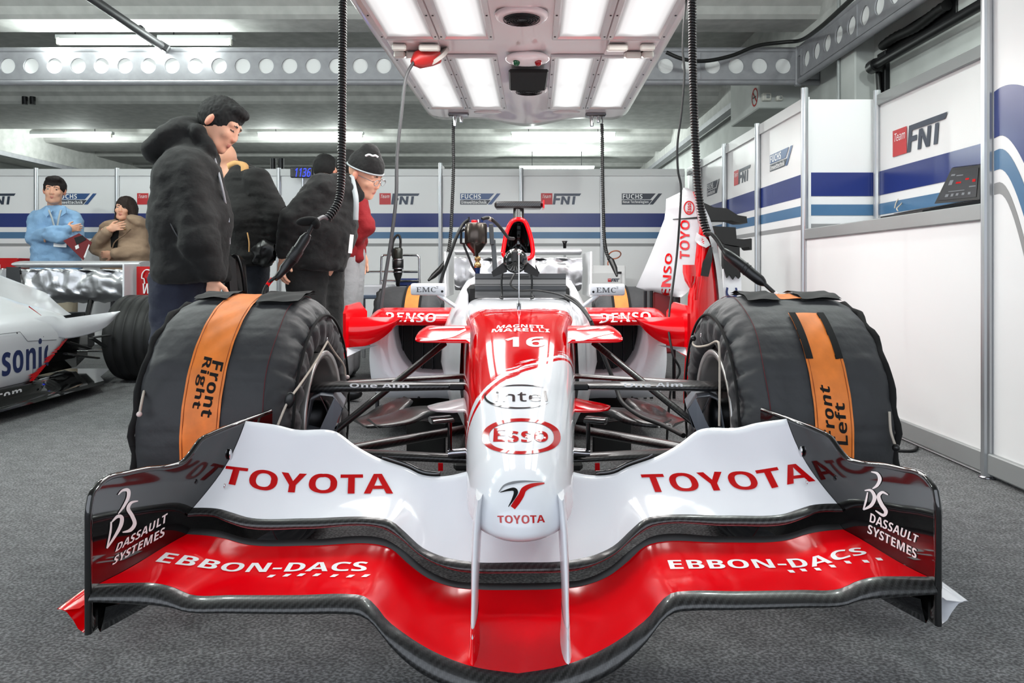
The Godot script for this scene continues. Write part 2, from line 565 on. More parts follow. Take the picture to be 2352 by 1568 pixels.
func perforated_beam():
	for which in 2:
		var t := thing("perforated_beam", ["grey steel beam with round white holes spanning the room behind the lighting rig", "grey steel beam with round white holes running forward above the right partition"][which], "beam", "", Vector3(2.54, 2.45, -6.6))
		var d := 6.6
		var n := 46 if which == 0 else 22
		var pitch := 0.2147
		var o := Vector3(2.50, 2.622, -d) if which == 0 else Vector3(2.54, 2.622, -d + 0.12)
		var ax := Vector3.LEFT if which == 0 else Vector3.BACK
		if which == 0: o.x = P(17, 150, d).x + 44.5 * pitch
		var th := Vector3(0, 0, -0.012) if which == 0 else Vector3(0.012, 0, 0)
		var w := MB.new()
		web(w, o, ax, n, pitch, 0.25, 0.0705, th)
		part("web", w, mats.truss_paint, t)
		for y in [2.77, 2.478]:
			w = MB.new(); w.tube([o + ax * -0.15 + Vector3.UP * (y - 2.622) + th * 2, o + ax * (n * pitch) + Vector3.UP * (y - 2.622) + th * 2], 0.028, 14)
			part("tube", w, mats.truss_paint, t)
		w = MB.new()
		if which == 0: w.box(Vector3(2.56, 2.62, -d - 0.01), Vector3(0.06, 0.36, 0.06), Basis.IDENTITY, 0.01)
		for k in 6: w.box(o + ax * (k * 5 * pitch) + th * -0.4, (Vector3(0.006, 0.24, 0.008) if which == 0 else Vector3(0.008, 0.24, 0.006)))
		part("joint", w, mats.truss_paint, t)
		var disc := MB.new()
		disc.flat()
		var ring := []
		for e in 28:
			ring.append(ax * cos(TAU * e / 28) * 0.073 + Vector3.UP * sin(TAU * e / 28) * 0.073)
		disc.fan(ring, Vector3.ZERO)
		var dm := disc.done()
		for k in n:
			var p := part("hole_disc", dm, mat("disc_white", Color(0.93, 0.93, 0.93), 0.7), t)
			p.position += o + ax * (k + 0.5) * pitch + th * 1.4

func stripe_sheet(mb: MB, a: Vector3, b: Vector3, y0: float, y1: float, out: Vector3):
	mb.flat()
	mb.quad(Vector3(a.x, y0, a.z) + out, Vector3(b.x, y0, b.z) + out, Vector3(b.x, y1, b.z) + out, Vector3(a.x, y1, a.z) + out)

func stripes(parent: Node, a: Vector3, b: Vector3, out: Vector3):
	for s in [["blue_stripe", 1.195, 1.335], ["light_blue_stripe", 1.08, 1.145], ["grey_stripe", 1.0, 1.03]]:
		var w := MB.new()
		stripe_sheet(w, a, b, s[1], s[2], out)
		part("stripe", w, mats[s[0]], parent)

func fnt(parent: Node, o: Vector3, r: Vector3, out: Vector3, s := 1.0):     # red square «Team» and the letters FNT with a swept roof
	var u := Vector3.UP * s
	r = r * s
	var w := MB.new()
	var m := flat_map(o + out, r, u)
	poly_on(w, PackedVector2Array([Vector2(0, 0), Vector2(0.115, 0), Vector2(0.115, 0.115), Vector2(0, 0.115)]), m, 1.0)
	part("logo_square", w, mat("logo_red", Color(0.74, 0.09, 0.12), 0.35), parent)
	text_on(parent, "Team", mats.white_print, func(p): return o + out * 1.6 + r * (0.008 + p.x * 0.09 + p.y * 0.008) + u * (0.065 + p.y * 0.035), 1.0, false)
	w = MB.new()
	var sl := func(p: Vector2): return o + out + r * (0.118 + p.x + p.y * 0.14) + u * p.y
	for q in [[Vector2(0.0, 0), Vector2(0.026, 0), Vector2(0.026, 0.042), Vector2(0.068, 0.042), Vector2(0.068, 0.064), Vector2(0.026, 0.064), Vector2(0.026, 0.088), Vector2(0.262, 0.088), Vector2(0.275, 0.112), Vector2(0.0, 0.112)],
		[Vector2(0.080, 0), Vector2(0.105, 0), Vector2(0.105, 0.052), Vector2(0.142, 0), Vector2(0.168, 0), Vector2(0.168, 0.083), Vector2(0.143, 0.083), Vector2(0.143, 0.033), Vector2(0.106, 0.083), Vector2(0.080, 0.083)],
		[Vector2(0.196, 0), Vector2(0.222, 0), Vector2(0.222, 0.083), Vector2(0.196, 0.083)]]:
		poly_on(w, PackedVector2Array(q), sl, 1.0)
	part("logo_letters", w, mat("logo_slate", Color(0.20, 0.23, 0.29), 0.3, 0.2), parent)

func fuchs(parent: Node, o: Vector3, r: Vector3, out: Vector3, second: String, col: Material, s := 1.0):
	var u := Vector3.UP * s
	r = r * s
	var m := flat_map(o + out, r, u)
	var w := MB.new()
	poly_on(w, PackedVector2Array([Vector2(0, 0.052), Vector2(0.29, 0.052), Vector2(0.345, 0.112), Vector2(0, 0.112)]), m, 1.0)
	poly_on(w, PackedVector2Array([Vector2(0.28, 0.0), Vector2(0.318, 0.0), Vector2(0.41, 0.112), Vector2(0.372, 0.112)]), m, 1.0)
	part("logo_plate", w, col, parent)
	w = MB.new()
	poly_on(w, PackedVector2Array([Vector2(0, 0.0), Vector2(0.27, 0.0), Vector2(0.31, 0.045), Vector2(0, 0.045)]), m, 1.0)
	part("logo_base", w, mat("logo_dark", Color(0.17, 0.19, 0.25), 0.4), parent)
	text_on(parent, "FUCHS", mats.white_print, func(p): return o + out * 1.6 + r * (0.01 + p.x * 0.20) + u * (0.058 + p.y * 0.048), 1.0)
	text_on(parent, second, mats.white_print, func(p): return o + out * 1.6 + r * (0.01 + p.x * 0.26) + u * (0.006 + p.y * 0.034), 1.0)

func post(parent: Node, x: float, z: float, h: float, y0 := 0.0):       # octagonal system post with two grooves
	var w := MB.new()
	w.flat()
	var ring := []
	for k in 16:
		var a := TAU * (k + 0.5) / 16
		var r := 0.021 if k % 4 != 1 else 0.0165
		ring.append(Vector2(cos(a), sin(a)) * r)
	var rows := []
	for y in [y0, h]:
		var row := PackedVector3Array()
		for q in ring: row.append(Vector3(x + q.x, y, z + q.y))
		rows.append(row)
	w.grid(rows, true)
	w.fan(rows[1], Vector3(x, h, z))
	part("post", w, mats.aluminium, parent)

func back_partition():
	var t := struct_root("wall_back", "white exhibition partition of upright panels with blue stripes and team logos at the back")
	for k in range(-10, 2):
		var x0 := 0.033 + PITCH * k
		var x1: float = x0 + PITCH if k < 1 else 1.70
		var w := MB.new()
		w.box(Vector3((x0 + x1) * 0.5, 0.88, -BACK - 0.03), Vector3(x1 - x0 - 0.006, 1.76, 0.02))
		var pn := part("panel", w, mats.panel_white, t)
		stripes(pn, Vector3(x0, 0, -BACK - 0.02), Vector3(x1, 0, -BACK - 0.02), Vector3(0, 0, 0.001))
		w = MB.new()
		for y in [TOP - 0.035, 0.04]: w.box(Vector3((x0 + x1) * 0.5, y, -BACK - 0.02), Vector3(x1 - x0 - 0.02, 0.07, 0.03))
		part("rail", w, mat("rail_white", Color(0.82, 0.82, 0.82), 0.4), t)
		post(t, x0, -BACK - 0.01, TOP + (0.06 if k == -1 else 0.01))
		var o := Vector3(x0 + 0.2, 1.425, -BACK - 0.018)
		if (posmod(k, 2) == 0) == (k > -5): fnt(pn, o, Vector3.RIGHT, Vector3(0, 0, 0.001))
		else: fuchs(pn, o, Vector3.RIGHT, Vector3(0, 0, 0.001), "Neue Technologien" if k == 1 else "Umwelttechnik", mats.logo_dark if k == 1 and mats.has("logo_dark") else mat("logo_blue", Color(0.16, 0.30, 0.50), 0.3))
	var w := MB.new()
	w.flat()
	w.prism(PackedVector2Array([Vector2(0, 0), Vector2(0.05, 0.0), Vector2(0.05, 0.02), Vector2(0, 0.07)]), Transform3D(Basis.IDENTITY, Vector3(-0.8, TOP, -BACK)), 0.01)
	part("end_cap", w, mats.rail_white, t)

func right_partition():
	var t := struct_root("wall_right", "white exhibition partition along the right side with blue stripes, logos and a service hatch with a counter")
	var X := 1.70
	# rear run: panels from the back corner to the hatch
	var ds := [BACK, 6.77, 5.95, 5.13, 4.29]
	for k in 4:
		var a := Vector3(X + 0.02, 0, -float(ds[k]))
		var b := Vector3(X + 0.02, 0, -float(ds[k + 1]))
		var w := MB.new()
		w.box((a + b) * 0.5 + Vector3(0.01, 0.88, 0), Vector3(0.02, 1.76, ds[k] - ds[k + 1] - 0.006))
		var pn := part("panel", w, mats.panel_white, t)
		stripes(pn, a, b, Vector3(-0.001, 0, 0))
		w = MB.new()
		for y in [TOP - 0.035, 0.04]: w.box((a + b) * 0.5 + Vector3(0, y, 0), Vector3(0.03, 0.07, ds[k] - ds[k + 1] - 0.02))
		part("rail", w, mats.rail_white, t)
		post(t, X, b.z, TOP + (0.05 if k == 3 else 0.01))
		var o := Vector3(X + 0.018, 1.425, a.z + 0.2)
		if k % 2 == 0 and k > 0: fnt(pn, o, Vector3.BACK, Vector3(-0.001, 0, 0))
		elif k > 0: fuchs(pn, o, Vector3.BACK, Vector3(-0.001, 0, 0), "Umwelttechnik", mats.logo_blue if k == 3 else mats.logo_dark)
	# hatch: side, back, counter front
	var w := MB.new()
	w.box(Vector3(1.91, 0.88, -4.29 - 0.02), Vector3(0.42, 1.78, 0.02))
	var ps := part("panel", w, mats.panel_white, t)
	stripes(ps, Vector3(X, 0, -4.298), Vector3(2.12, 0, -4.298), Vector3(0, 0, 0.001))
	w = MB.new()
	w.box(Vector3(2.14, 0.88, -3.4), Vector3(0.02, 1.70, 1.78))
	var pb := part("panel", w, mats.panel_white, t)
	stripes(pb, Vector3(2.128, 0, -4.29), Vector3(2.128, 0, -2.5), Vector3(-0.001, 0, 0))
	w = MB.new(); w.box(Vector3(2.13, TOP - 0.03, -3.4), Vector3(0.035, 0.065, 1.78), Basis.IDENTITY, 0.004); part("rail", w, mats.rail_grey, t)
	post(t, 2.12, -4.27, TOP + 0.03)
	fnt(pb, Vector3(2.126, 1.395, -4.10), Vector3.BACK, Vector3(-0.001, 0, 0), 1.28)
	w = MB.new(); w.box(Vector3(X + 0.015, 0.47, -3.455), Vector3(0.02, 0.93, 1.63)); part("panel", w, mats.panel_white, t)
	w = MB.new(); w.box(Vector3(X + 0.008, 0.966, -3.455), Vector3(0.035, 0.062, 1.63), Basis.IDENTITY, 0.004); part("rail", w, mats.rail_grey, t)
	w = MB.new(); w.box(Vector3(X + 0.008, 0.055, -3.455), Vector3(0.035, 0.075, 1.63), Basis.IDENTITY, 0.004); part("rail", w, mats.rail_grey, t)
	w = MB.new(); w.box(Vector3(1.92, 0.985, -3.455), Vector3(0.40, 0.02, 1.62), Basis.IDENTITY, 0.003); part("counter_top", w, mats.rail_grey, t)
	# front run with the wave
	post(t, X, -2.62, 2.7)
	w = MB.new(); w.lathe([Vector2(0, 0.0), Vector2(0.028, 0.0), Vector2(0.028, 0.006), Vector2(0.01, 0.012), Vector2(0.01, 0.03)], Transform3D(Basis.IDENTITY, Vector3(X, 0, -2.62)), 16); part("post_foot", w, mats.steel, t)
	for d in [[2.62, 1.8], [1.8, 0.98]]:
		w = MB.new(); w.box(Vector3(X + 0.02, 1.34, -(d[0] + d[1]) * 0.5), Vector3(0.02, 2.66, d[0] - d[1] - 0.006)); part("panel", w, mats.panel_white, t)
		w = MB.new(); w.box(Vector3(X + 0.008, 0.055, -(d[0] + d[1]) * 0.5), Vector3(0.035, 0.075, d[0] - d[1] - 0.03), Basis.IDENTITY, 0.004); part("rail", w, mats.rail_grey, t)
		post(t, X, -d[1], 2.7)
	var hi := [Vector2(0, 1.385), Vector2(0.06, 1.40), Vector2(0.12, 1.395), Vector2(0.2, 1.36), Vector2(0.4, 1.15), Vector2(0.62, 0.8)]
	for s in [["blue_stripe", 0.0, 0.165], ["light_blue_stripe", 0.21, 0.28], ["grey_stripe", 0.325, 0.365]]:
		w = MB.new()
		w.flat()
		var rows := [PackedVector3Array(), PackedVector3Array()]
		for k in 40:
			var u := 0.025 + k * 0.015
			for e in 2:
				var off: float = s[1 + e]
				var y := tab(hi, u) - off * (1.0 + u * 0.5) - (off * 1.6 * smoothstep(0.05, 0.4, u) if e + 1 else 0.0)
				rows[e].append(Vector3(X + 0.009, maxf(y, 0.1), -2.62 + u))
		w.grid(rows)
		part("stripe", w, mats[s[0]], t)

func upper_right():
	# concrete box with the no-smoking sign, pipes and duct between partition and ceiling
	var t := thing("concrete_box", "grey concrete box under the roof with a no smoking sign and sockets", "duct", "", Vector3(2.32, 2.32, -7.4))
	var w := MB.new(); w.box(Vector3(2.56, 2.55, -7.43), Vector3(0.48, 0.46, 0.92), Basis.IDENTITY, 0.01); part("casing", w, mats.wall_paint, t)
	w = MB.new()
	var sg := flat_map(Vector3(2.317, 2.36, -7.17), Vector3(0, 0, 0.18), Vector3(0, 0.18, 0))
	ring_on(w, Vector2(0.5, 0.5), Vector2(0.5, 0.5), 0.09, sg)
	poly_on(w, PackedVector2Array([Vector2(0.16, 0.78), Vector2(0.78, 0.16), Vector2(0.84, 0.22), Vector2(0.22, 0.84)]), sg)
	part("sign_ring", w, mats.red_print, t)
	w = MB.new()
	poly_on(w, PackedVector2Array([Vector2(0.2, 0.47), Vector2(0.7, 0.47), Vector2(0.7, 0.54), Vector2(0.2, 0.54)]), func(p): return sg.call(p) + Vector3(-0.0006, 0, 0))
	part("sign_cigarette", w, mats.black_print, t)
	for q in [[1760, 223, 0.085, 0.075], [1789, 226, 0.06, 0.045]]:
		var c := P(q[0], q[1], 6.95)
		w = MB.new(); w.box(c, Vector3(q[2], q[3], 0.06), Basis.IDENTITY, 0.008); part("socket", w, mats.ivory_plastic, t)
		w = MB.new(); w.box(c + Vector3(0.006, 0, 0.033), Vector3(q[2] * 0.4, q[3] * 0.5, 0.012), Basis.IDENTITY, 0.003); part("socket_cover", w, mats.rail_grey, t)
	var p := thing("handrail_pipe", "dark grey steel pipe on a wall bracket above the service hatch", "pipe", "", Vector3(2.66, 2.28, -5.4))
	w = MB.new(); w.tube([Vector3(2.66, 2.28, -5.42), Vector3(2.66, 2.28, -3.0)], 0.033, 12); part("pipe", w, mats.dark_metal, p)
	w = MB.new(); w.box(Vector3(2.74, 2.22, -5.42), Vector3(0.04, 0.34, 0.12), Basis.IDENTITY, 0.006); part("bracket", w, mats.dark_metal, p)
	w = MB.new(); w.tube([Vector3(2.66, 2.28, -5.44), Vector3(2.66, 2.28, -5.36)], 0.05, 12); w.tube([Vector3(2.70, 2.24, -5.42), Vector3(2.70, 2.05, -5.40), Vector3(2.72, 1.9, -5.40)], 0.02, 8); part("elbow", w, mats.black_plastic, p)
	var du := thing("black_duct", "black ribbed pipe lying along the outer wall above the hatch", "duct", "", Vector3(2.7, 2.38, -5.2))
	w = MB.new()
	var pth := []; var rad := []
	for k in 28:
		pth.append(Vector3(2.71, 2.42 + 0.01 * sin(k * 0.3), -5.38 + k * 0.03)); rad.append(0.036 if k % 2 else 0.031)
	w.tube(pth, rad, 12); part("hose", w, mats.black_rubber, du)
	w = MB.new(); w.box(Vector3(2.752, 2.42, -4.96), Vector3(0.012, 0.13, 0.86), Basis.IDENTITY, 0.004); part("backing", w, mats.black_plastic, du)
	# column on the outer wall and pipes
	var c := thing("wall_column", "pale square column with a conduit on the outer wall behind the right partition", "column", "", Vector3(2.7, 0, -6.0))
	w = MB.new(); w.box(Vector3(2.69, 1.5, -5.75), Vector3(0.16, 3.0, 0.3), Basis.IDENTITY, 0.01); part("shaft", w, mats.wall_paint, c)
	w = MB.new(); w.tube([Vector3(2.60, 0.02, -5.86), Vector3(2.60, 3.0, -5.86)], 0.015, 8); part("conduit", w, mats.rail_grey, c)
	# brace between the perforated beam and the roof
	var b := thing("brace_pipe", "dark steel brace pipe clamped to the perforated beam, rising to the upper left", "pipe", "", P(372, 108, 6.55))
	w = MB.new(); w.tube([P(374, 108, 6.55), P(150, -45, 5.3)], [0.036, 0.036], 14); part("pipe", w, mat("brace_grey", Color(0.22, 0.22, 0.23), 0.5, 0.3), b)
	w = MB.new(); w.box(P(376, 108, 6.55), Vector3(0.10, 0.07, 0.09), Basis.from_euler(Vector3(0, 0.4, -0.5)), 0.01); part("clamp", w, mats.brace_grey, b)
	w = MB.new(); w.tube([P(318, 67, 6.25), P(324, 72, 6.28)], 0.044, 14); part("collar", w, mats.brace_grey, b)
	# sagging black cable along the beam
	var k2 := []
	for q in [[1530, 120, 6.3], [1570, 136, 6.3], [1620, 140, 6.35], [1680, 128, 6.4], [1740, 105, 6.45], [1800, 97, 6.45], [1840, 92, 6.3], [1880, 66, 5.6], [1930, 22, 5.0], [1975, -20, 4.5]]: k2.append(P(q[0], q[1], q[2]))
	w = MB.new(); w.tube(spl(k2, 6), 0.017, 8)
	tag(part("power_cable", w, mats.black_rubber), "thick black cable sagging across the perforated beams at upper right", "cable")
	# brackets and conduits under far ribs
	for q in [[66, 230, 9.4, "far upper left rib"], [637, 390, 7.6, "back partition, left of the digital clock"]]:
		var br := thing("conduit_pair", "pair of dark conduits by the " + q[3], "conduit", "", P(q[0], q[1], q[2]))
		for s in [-9, 9]:
			w = MB.new(); w.tube([P(q[0] + s, q[1] - (8 if q[0] < 100 else 26), q[2]), P(q[0] + s, q[1] + (10 if q[0] < 100 else 395), q[2])], 0.035 if q[0] < 100 else 0.03, 8); part("conduit", w, mats.dark_metal, br)

# ---------------------------------------------------------------- the lighting rig over the car
const RY := 1.97
func light_rig():
	var t := thing("lighting_rig", "white glossy lighting rig with bright rectangular light panels hanging over the racing car", "light rig", "", Vector3(0.04, RY, -4))
	var yaw := func(x: float, y: float, d: float): return Vector3(x + 0.0137 + (d - 3.26) * 0.024, y, -d)
	var hw := 0.785
	# shell: underside with a raised centre keel and rounded rim
	var under := func(x: float, d: float):
		var rear := smoothstep(5.0, 5.8, d)
		return RY - 0.05 * (1.0 - smoothstep(0.0, 0.19 + 0.25 * smoothstep(5.45, 5.8, d), absf(x))) * (0.5 + 0.5 * rear) + 0.05 * smoothstep(0.66, 0.785, absf(x)) * 0.4
	var w := MB.new()
	w.smooth(0)
	var rows := []
	var nx := 48
	for k in 41:
		var d := lerpf(2.05, 5.82, k / 40.0)
		var row := PackedVector3Array()
		for j in nx + 1:
			var s := lerpf(-1, 1, float(j) / nx)
			var cut := 0.035 * pow(maxf(0.0, (d - 5.66) / 0.16), 2.2)      # rounded rear corners
			var x := s * (hw - cut)
			var dd := d + (0.03 * cos(s * PI * 2.0) if k == 40 else 0.0)
			row.append(yaw.call(x, under.call(x, d), dd))
		rows.append(row)
	w.grid(rows)
	# rim and top
	var rim := []
	for lift in [0.0, 0.03, 0.10, 0.14]:
		var row := PackedVector3Array()
		var o: float = [0.0, 0.02, 0.02, -0.06][rim.size()]
		for r in rows.size(): row.append(rows[r][0] + Vector3(-o, lift, 0))
		for j in range(1, nx + 1): row.append(rows[-1][j] + Vector3(0, lift, -o))
		for r in range(rows.size() - 2, -1, -1): row.append(rows[r][nx] + Vector3(o, lift, 0))
		for j in range(nx - 1, 0, -1): row.append(rows[0][j] + Vector3(0, lift, o))
		rim.append(row)
	w.grid(rim, true)
	w.flat(); w.fan(rim[-1], yaw.call(0, RY + 0.14, 3.9))
	part("shell", w, mats.grp_white, t)
	# light panels
	for row in [[2.45, 3.74], [4.10, 5.36]]:
		for col in [[-0.70, -0.475], [-0.395, -0.19], [0.19, 0.395], [0.475, 0.70]]:
			var xm: float = (col[0] + col[1]) * 0.5
			var hx: float = (col[1] - col[0]) * 0.5
			var dm: float = (row[0] + row[1]) * 0.5
			var hd: float = (row[1] - row[0]) * 0.5
			var y0: float = under.call(xm, dm) - 0.004
			var fr := MB.new()
			fr.flat()
			var prof := [Vector2(0.040, 0.0), Vector2(0.036, -0.012), Vector2(0.012, -0.014), Vector2(0.0, -0.002)]
			var rr := []
			for q in prof:
				var ring := PackedVector3Array()
				for c in [Vector2(-1, -1), Vector2(1, -1), Vector2(1, 1), Vector2(-1, 1)]:
					ring.append(yaw.call(xm + c.x * (hx + q.x), y0 + q.y, dm + c.y * (hd + q.x)))
				rr.append(ring)
			fr.grid(rr, true)
			var lf := part("lamp_frame", fr, mats.lamp_frame, t)
			var df := MB.new()
			df.flat()
			df.quad(yaw.call(xm - hx, y0 - 0.003, dm - hd), yaw.call(xm + hx, y0 - 0.003, dm - hd), yaw.call(xm + hx, y0 - 0.003, dm + hd), yaw.call(xm - hx, y0 - 0.003, dm + hd))
			part("lamp_diffuser", df, mats.diffuser, lf)
			var sc := MB.new()
			for e in 5:
				for s in [-1, 1]:
					sc.ball(yaw.call(xm + s * (hx + 0.025), y0 - 0.0145, dm + (e - 2) * hd * 0.48), Vector3(0.006, 0.002, 0.006), Basis.IDENTITY, 6, 4)
			part("screws", sc, mats.dark_metal, lf).set_meta("kind", "stuff")
			area(yaw.call(xm, y0 - 0.02, dm), Vector2(hx * 2, hd * 2), 0.8 * hd / 0.63, Vector3.DOWN, Color(1, 0.99, 0.98))
	# fans, loudspeaker panel, signal lamps, mouldings
	for q in [[0.0, 3.40, 0.085], [0.02, 4.78, 0.085]]:
		var c: Vector3 = yaw.call(q[0], under.call(q[0], q[1]) - 0.004, q[1])
		w = MB.new()
		w.lathe([Vector2(q[2] * 1.5, 0.012), Vector2(q[2] * 1.4, -0.004), Vector2(q[2] * 1.08, -0.010), Vector2(q[2] * 1.0, 0.0)], Transform3D(Basis.IDENTITY, c), 32)
		var fs := part("fan_surround", w, mats.grp_white, t)
		w = MB.new()
		w.lathe([Vector2(0, 0.002), Vector2(q[2], 0.002)], Transform3D(Basis.IDENTITY, c), 28)
		part("fan_back", w, mats.mesh_black, fs)
		w = MB.new()
		for k in 6:
			var ring := []
			var r: float = q[2] * (0.25 + 0.15 * k)
			for e in 25: ring.append(c + Vector3(cos(TAU * e / 24) * r, -0.012, sin(TAU * e / 24) * r))
			w.tube(ring, 0.0022, 5, false)
		for e in 4: w.tube([c + Vector3(0, -0.012, 0), c + Vector3(cos(TAU * e / 4 + 0.6), 0, sin(TAU * e / 4 + 0.6)) * q[2] + Vector3(0, -0.008, 0)], 0.0025, 5)
		w.ball(c + Vector3(0, -0.008, 0), Vector3(q[2] * 0.25, 0.006, q[2] * 0.25))
		part("fan_grille", w, mats.dark_metal, fs)
	var c2: Vector3 = yaw.call(0.02, RY - 0.055, 4.42)
	w = MB.new(); w.box(c2, Vector3(0.235, 0.02, 0.44), Basis.IDENTITY, 0.012); part("speaker_grille", w, mat("speaker_cloth", Color(0.045, 0.05, 0.055), 0.9), t)
	w = MB.new(); w.ball(yaw.call(0.02, RY - 0.04, 4.02), Vector3(0.125, 0.035, 0.10), Basis.IDENTITY, 24, 12); var pod := part("lamp_pod", w, mats.grp_white, t)
	for s in [[-0.04, Color(0.05, 0.30, 0.18), "green"], [0.08, Color(0.55, 0.04, 0.08), "red"]]:
		w = MB.new(); w.ball(yaw.call(s[0], RY - 0.07, 3.985), Vector3(0.02, 0.022, 0.02)); part("signal_lamp", w, mat("signal_" + s[2], s[1], 0.2), pod, "small " + s[2] + " signal lamp")
	for s in [-1, 1]:
		w = MB.new(); w.ball(yaw.call(s * 0.30, RY - 0.002, 5.55), Vector3(0.11, 0.014, 0.05), Basis.IDENTITY, 20, 8); part("handle_recess", w, mats.grp_white, t)
		# socket clusters between the two rows of panels
		w = MB.new(); w.box(yaw.call(s * 0.585, RY - 0.006, 3.92), Vector3(0.27, 0.012, 0.25), Basis.IDENTITY, 0.005); var pl := part("socket_plate", w, mats.grp_white, t)
		for q in [[0.50, 3.86, 0.12, 0.09], [0.60, 3.99, 0.10, 0.08], [0.66, 3.85, 0.085, 0.05], [0.68, 3.98, 0.07, 0.07]]:
			w = MB.new(); w.box(yaw.call(s * q[0], RY - 0.03, q[1]), Vector3(q[2] * 0.9, 0.035, q[3]), Basis.from_euler(Vector3(0.25, 0, 0)), 0.008); part("socket", w, mats.ivory_plastic, pl)
	for s in [-1, 1]:
		var a: Vector3 = yaw.call(s * 0.53, RY - 0.012, 5.60)
		w = MB.new(); w.box(a, Vector3(0.16, 0.03, 0.07), Basis.IDENTITY, 0.01); var ob := part("outlet_block", w, mats.steel, t)
		for e in 2:
			w = MB.new(); w.tube([a + Vector3(-0.03 + 0.05 * e, -0.01, 0.01), a + Vector3(-0.03 + 0.05 * e, -0.09 + 0.03 * e, 0.015)], [0.018, 0.013], 12); part("coupling", w, mats.chrome, ob)
	# hanging rods to the ceiling (out of the frame)
	for s in [-0.6, 0.6]:
		for d in [2.6, 5.2]:
			w = MB.new(); w.tube([yaw.call(s, RY + 0.13, d), yaw.call(s, 3.42, d)], 0.012, 8); part("hanging_rod", w, mats.steel, t)
	# red plug with its grey cable
	var g := thing("power_plug", "red industrial plug in the lighting rig with a long grey cable hanging down", "plug", "", P(975, 132, 3.95))
	w = MB.new()
	w.tube([P(1003, 124, 3.95), P(985, 130, 3.93), P(960, 138, 3.9), P(948, 144, 3.88)], [0.052, 0.054, 0.047, 0.018], 16)
	part("plug_body", w, mat("plug_red", Color(0.72, 0.16, 0.15), 0.35), g)
	w = MB.new(); w.tube([P(1007, 132, 3.96), P(1002, 125, 3.95)], [0.075, 0.072], 20)
	part("collar", w, mats.ivory_plastic, g)
	w = MB.new()
	w.tube(spl([P(950, 143, 3.88), P(932, 180, 3.85), P(922, 260, 3.8), P(912, 360, 3.75), P(910, 450, 3.7), P(900, 540, 3.65), P(886, 630, 3.6), P(876, 700, 3.55), P(870, 790, 3.5), P(866, 950, 3.5)], 8), 0.0095, 8)
	part("cable", w, mat("cable_grey", Color(0.20, 0.20, 0.21), 0.4), g)

# ---------------------------------------------------------------- surfaces that can be written on
class Surf:
	var rows: Array           # rows[v][u]
	var off := 0.0012
	func _init(r: Array): rows = r
	func at(u: float, v: float) -> Vector3:
		var n: int = rows.size() - 1
		var m: int = rows[0].size() - 1
		var a := clampf(v, 0, 1) * n
		var b := clampf(u, 0, 1) * m
		var i := mini(int(a), n - 1)
		var j := mini(int(b), m - 1)
		var r0: PackedVector3Array = rows[i]
		var r1: PackedVector3Array = rows[i + 1]
		return r0[j].lerp(r0[j + 1], b - j).lerp(r1[j].lerp(r1[j + 1], b - j), a - i)
	func lifted(u: float, v: float) -> Vector3:
		var e := 0.02
		var u0 := clampf(u, e, 1 - e)
		var v0 := clampf(v, e, 1 - e)
		var n := (at(u0 + e, v0) - at(u0 - e, v0)).cross(at(u0, v0 + e) - at(u0, v0 - e)).normalized()
		var p := at(u, v)
		if n.dot(Vector3(0, 0.75, 0) - p) < 0: n = -n
		return p + n * off
	func pick(px: float, py: float, g := Vector2(0.5, 0.5)) -> Vector2:   # where on the surface the measured point lies
		var q := g
		for k in 14:
			var a := pr(at(q.x, q.y))
			var du := (pr(at(q.x + 0.01, q.y)) - pr(at(q.x - 0.01, q.y))) / 0.02
			var dv := (pr(at(q.x, q.y + 0.01)) - pr(at(q.x, q.y - 0.01))) / 0.02
			var r := Vector2(px, py) - a
			var det := du.x * dv.y - du.y * dv.x
			if absf(det) < 1e-6: break
			var st := Vector2((r.x * dv.y - r.y * dv.x) / det, (du.x * r.y - du.y * r.x) / det)
			q = (q + st.limit_length(0.15)).clamp(Vector2(0.0, 0.0), Vector2(1.0, 1.0))
		return q
	func pr(p: Vector3) -> Vector2:
		return Vector2(1190.0 + p.x / -p.z * 1660.0, 622.0 - (p.y - 0.75) / -p.z * 1660.0)

func along(l: Array, u: float) -> Vector2:
	var total := 0.0
	for i in l.size() - 1: total += l[i].distance_to(l[i + 1])
	var d := u * total
	for i in l.size() - 1:
		var s: float = l[i].distance_to(l[i + 1])
		if d <= s or i == l.size() - 2: return l[i].lerp(l[i + 1], d / s)
		d -= s
	return l[-1]

func on(s: Surf, bottom: Array, top: Array, g := Vector2(0.5, 0.5)) -> Callable:   # unit square -> band between two measured lines -> surface
	# picked on a small lattice in surface coordinates, interpolated in between
	var nu := 12
	var lat := []
	for j in 3:
		var row := PackedVector2Array()
		var last := g
		for i in nu + 1:
			var p := along(bottom, float(i) / nu).lerp(along(top, float(i) / nu), j * 0.5)
			last = s.pick(p.x, p.y, last)
			row.append(last)
		lat.append(row)
	return func(p: Vector2):
		var a := clampf(p.x, 0, 1) * nu
		var b := clampf(p.y, 0, 1) * 2
		var i := mini(int(a), nu - 1)
		var j := mini(int(b), 1)
		var q: Vector2 = lat[j][i].lerp(lat[j][i + 1], a - i).lerp(lat[j + 1][i].lerp(lat[j + 1][i + 1], a - i), b - j)
		return s.lifted(q.x, q.y)

func V2(a: Array) -> Array:       # [x, y, x, y ...] -> points
	var o := []
	for k in range(0, a.size(), 2): o.append(Vector2(a[k], a[k + 1]))
	return o

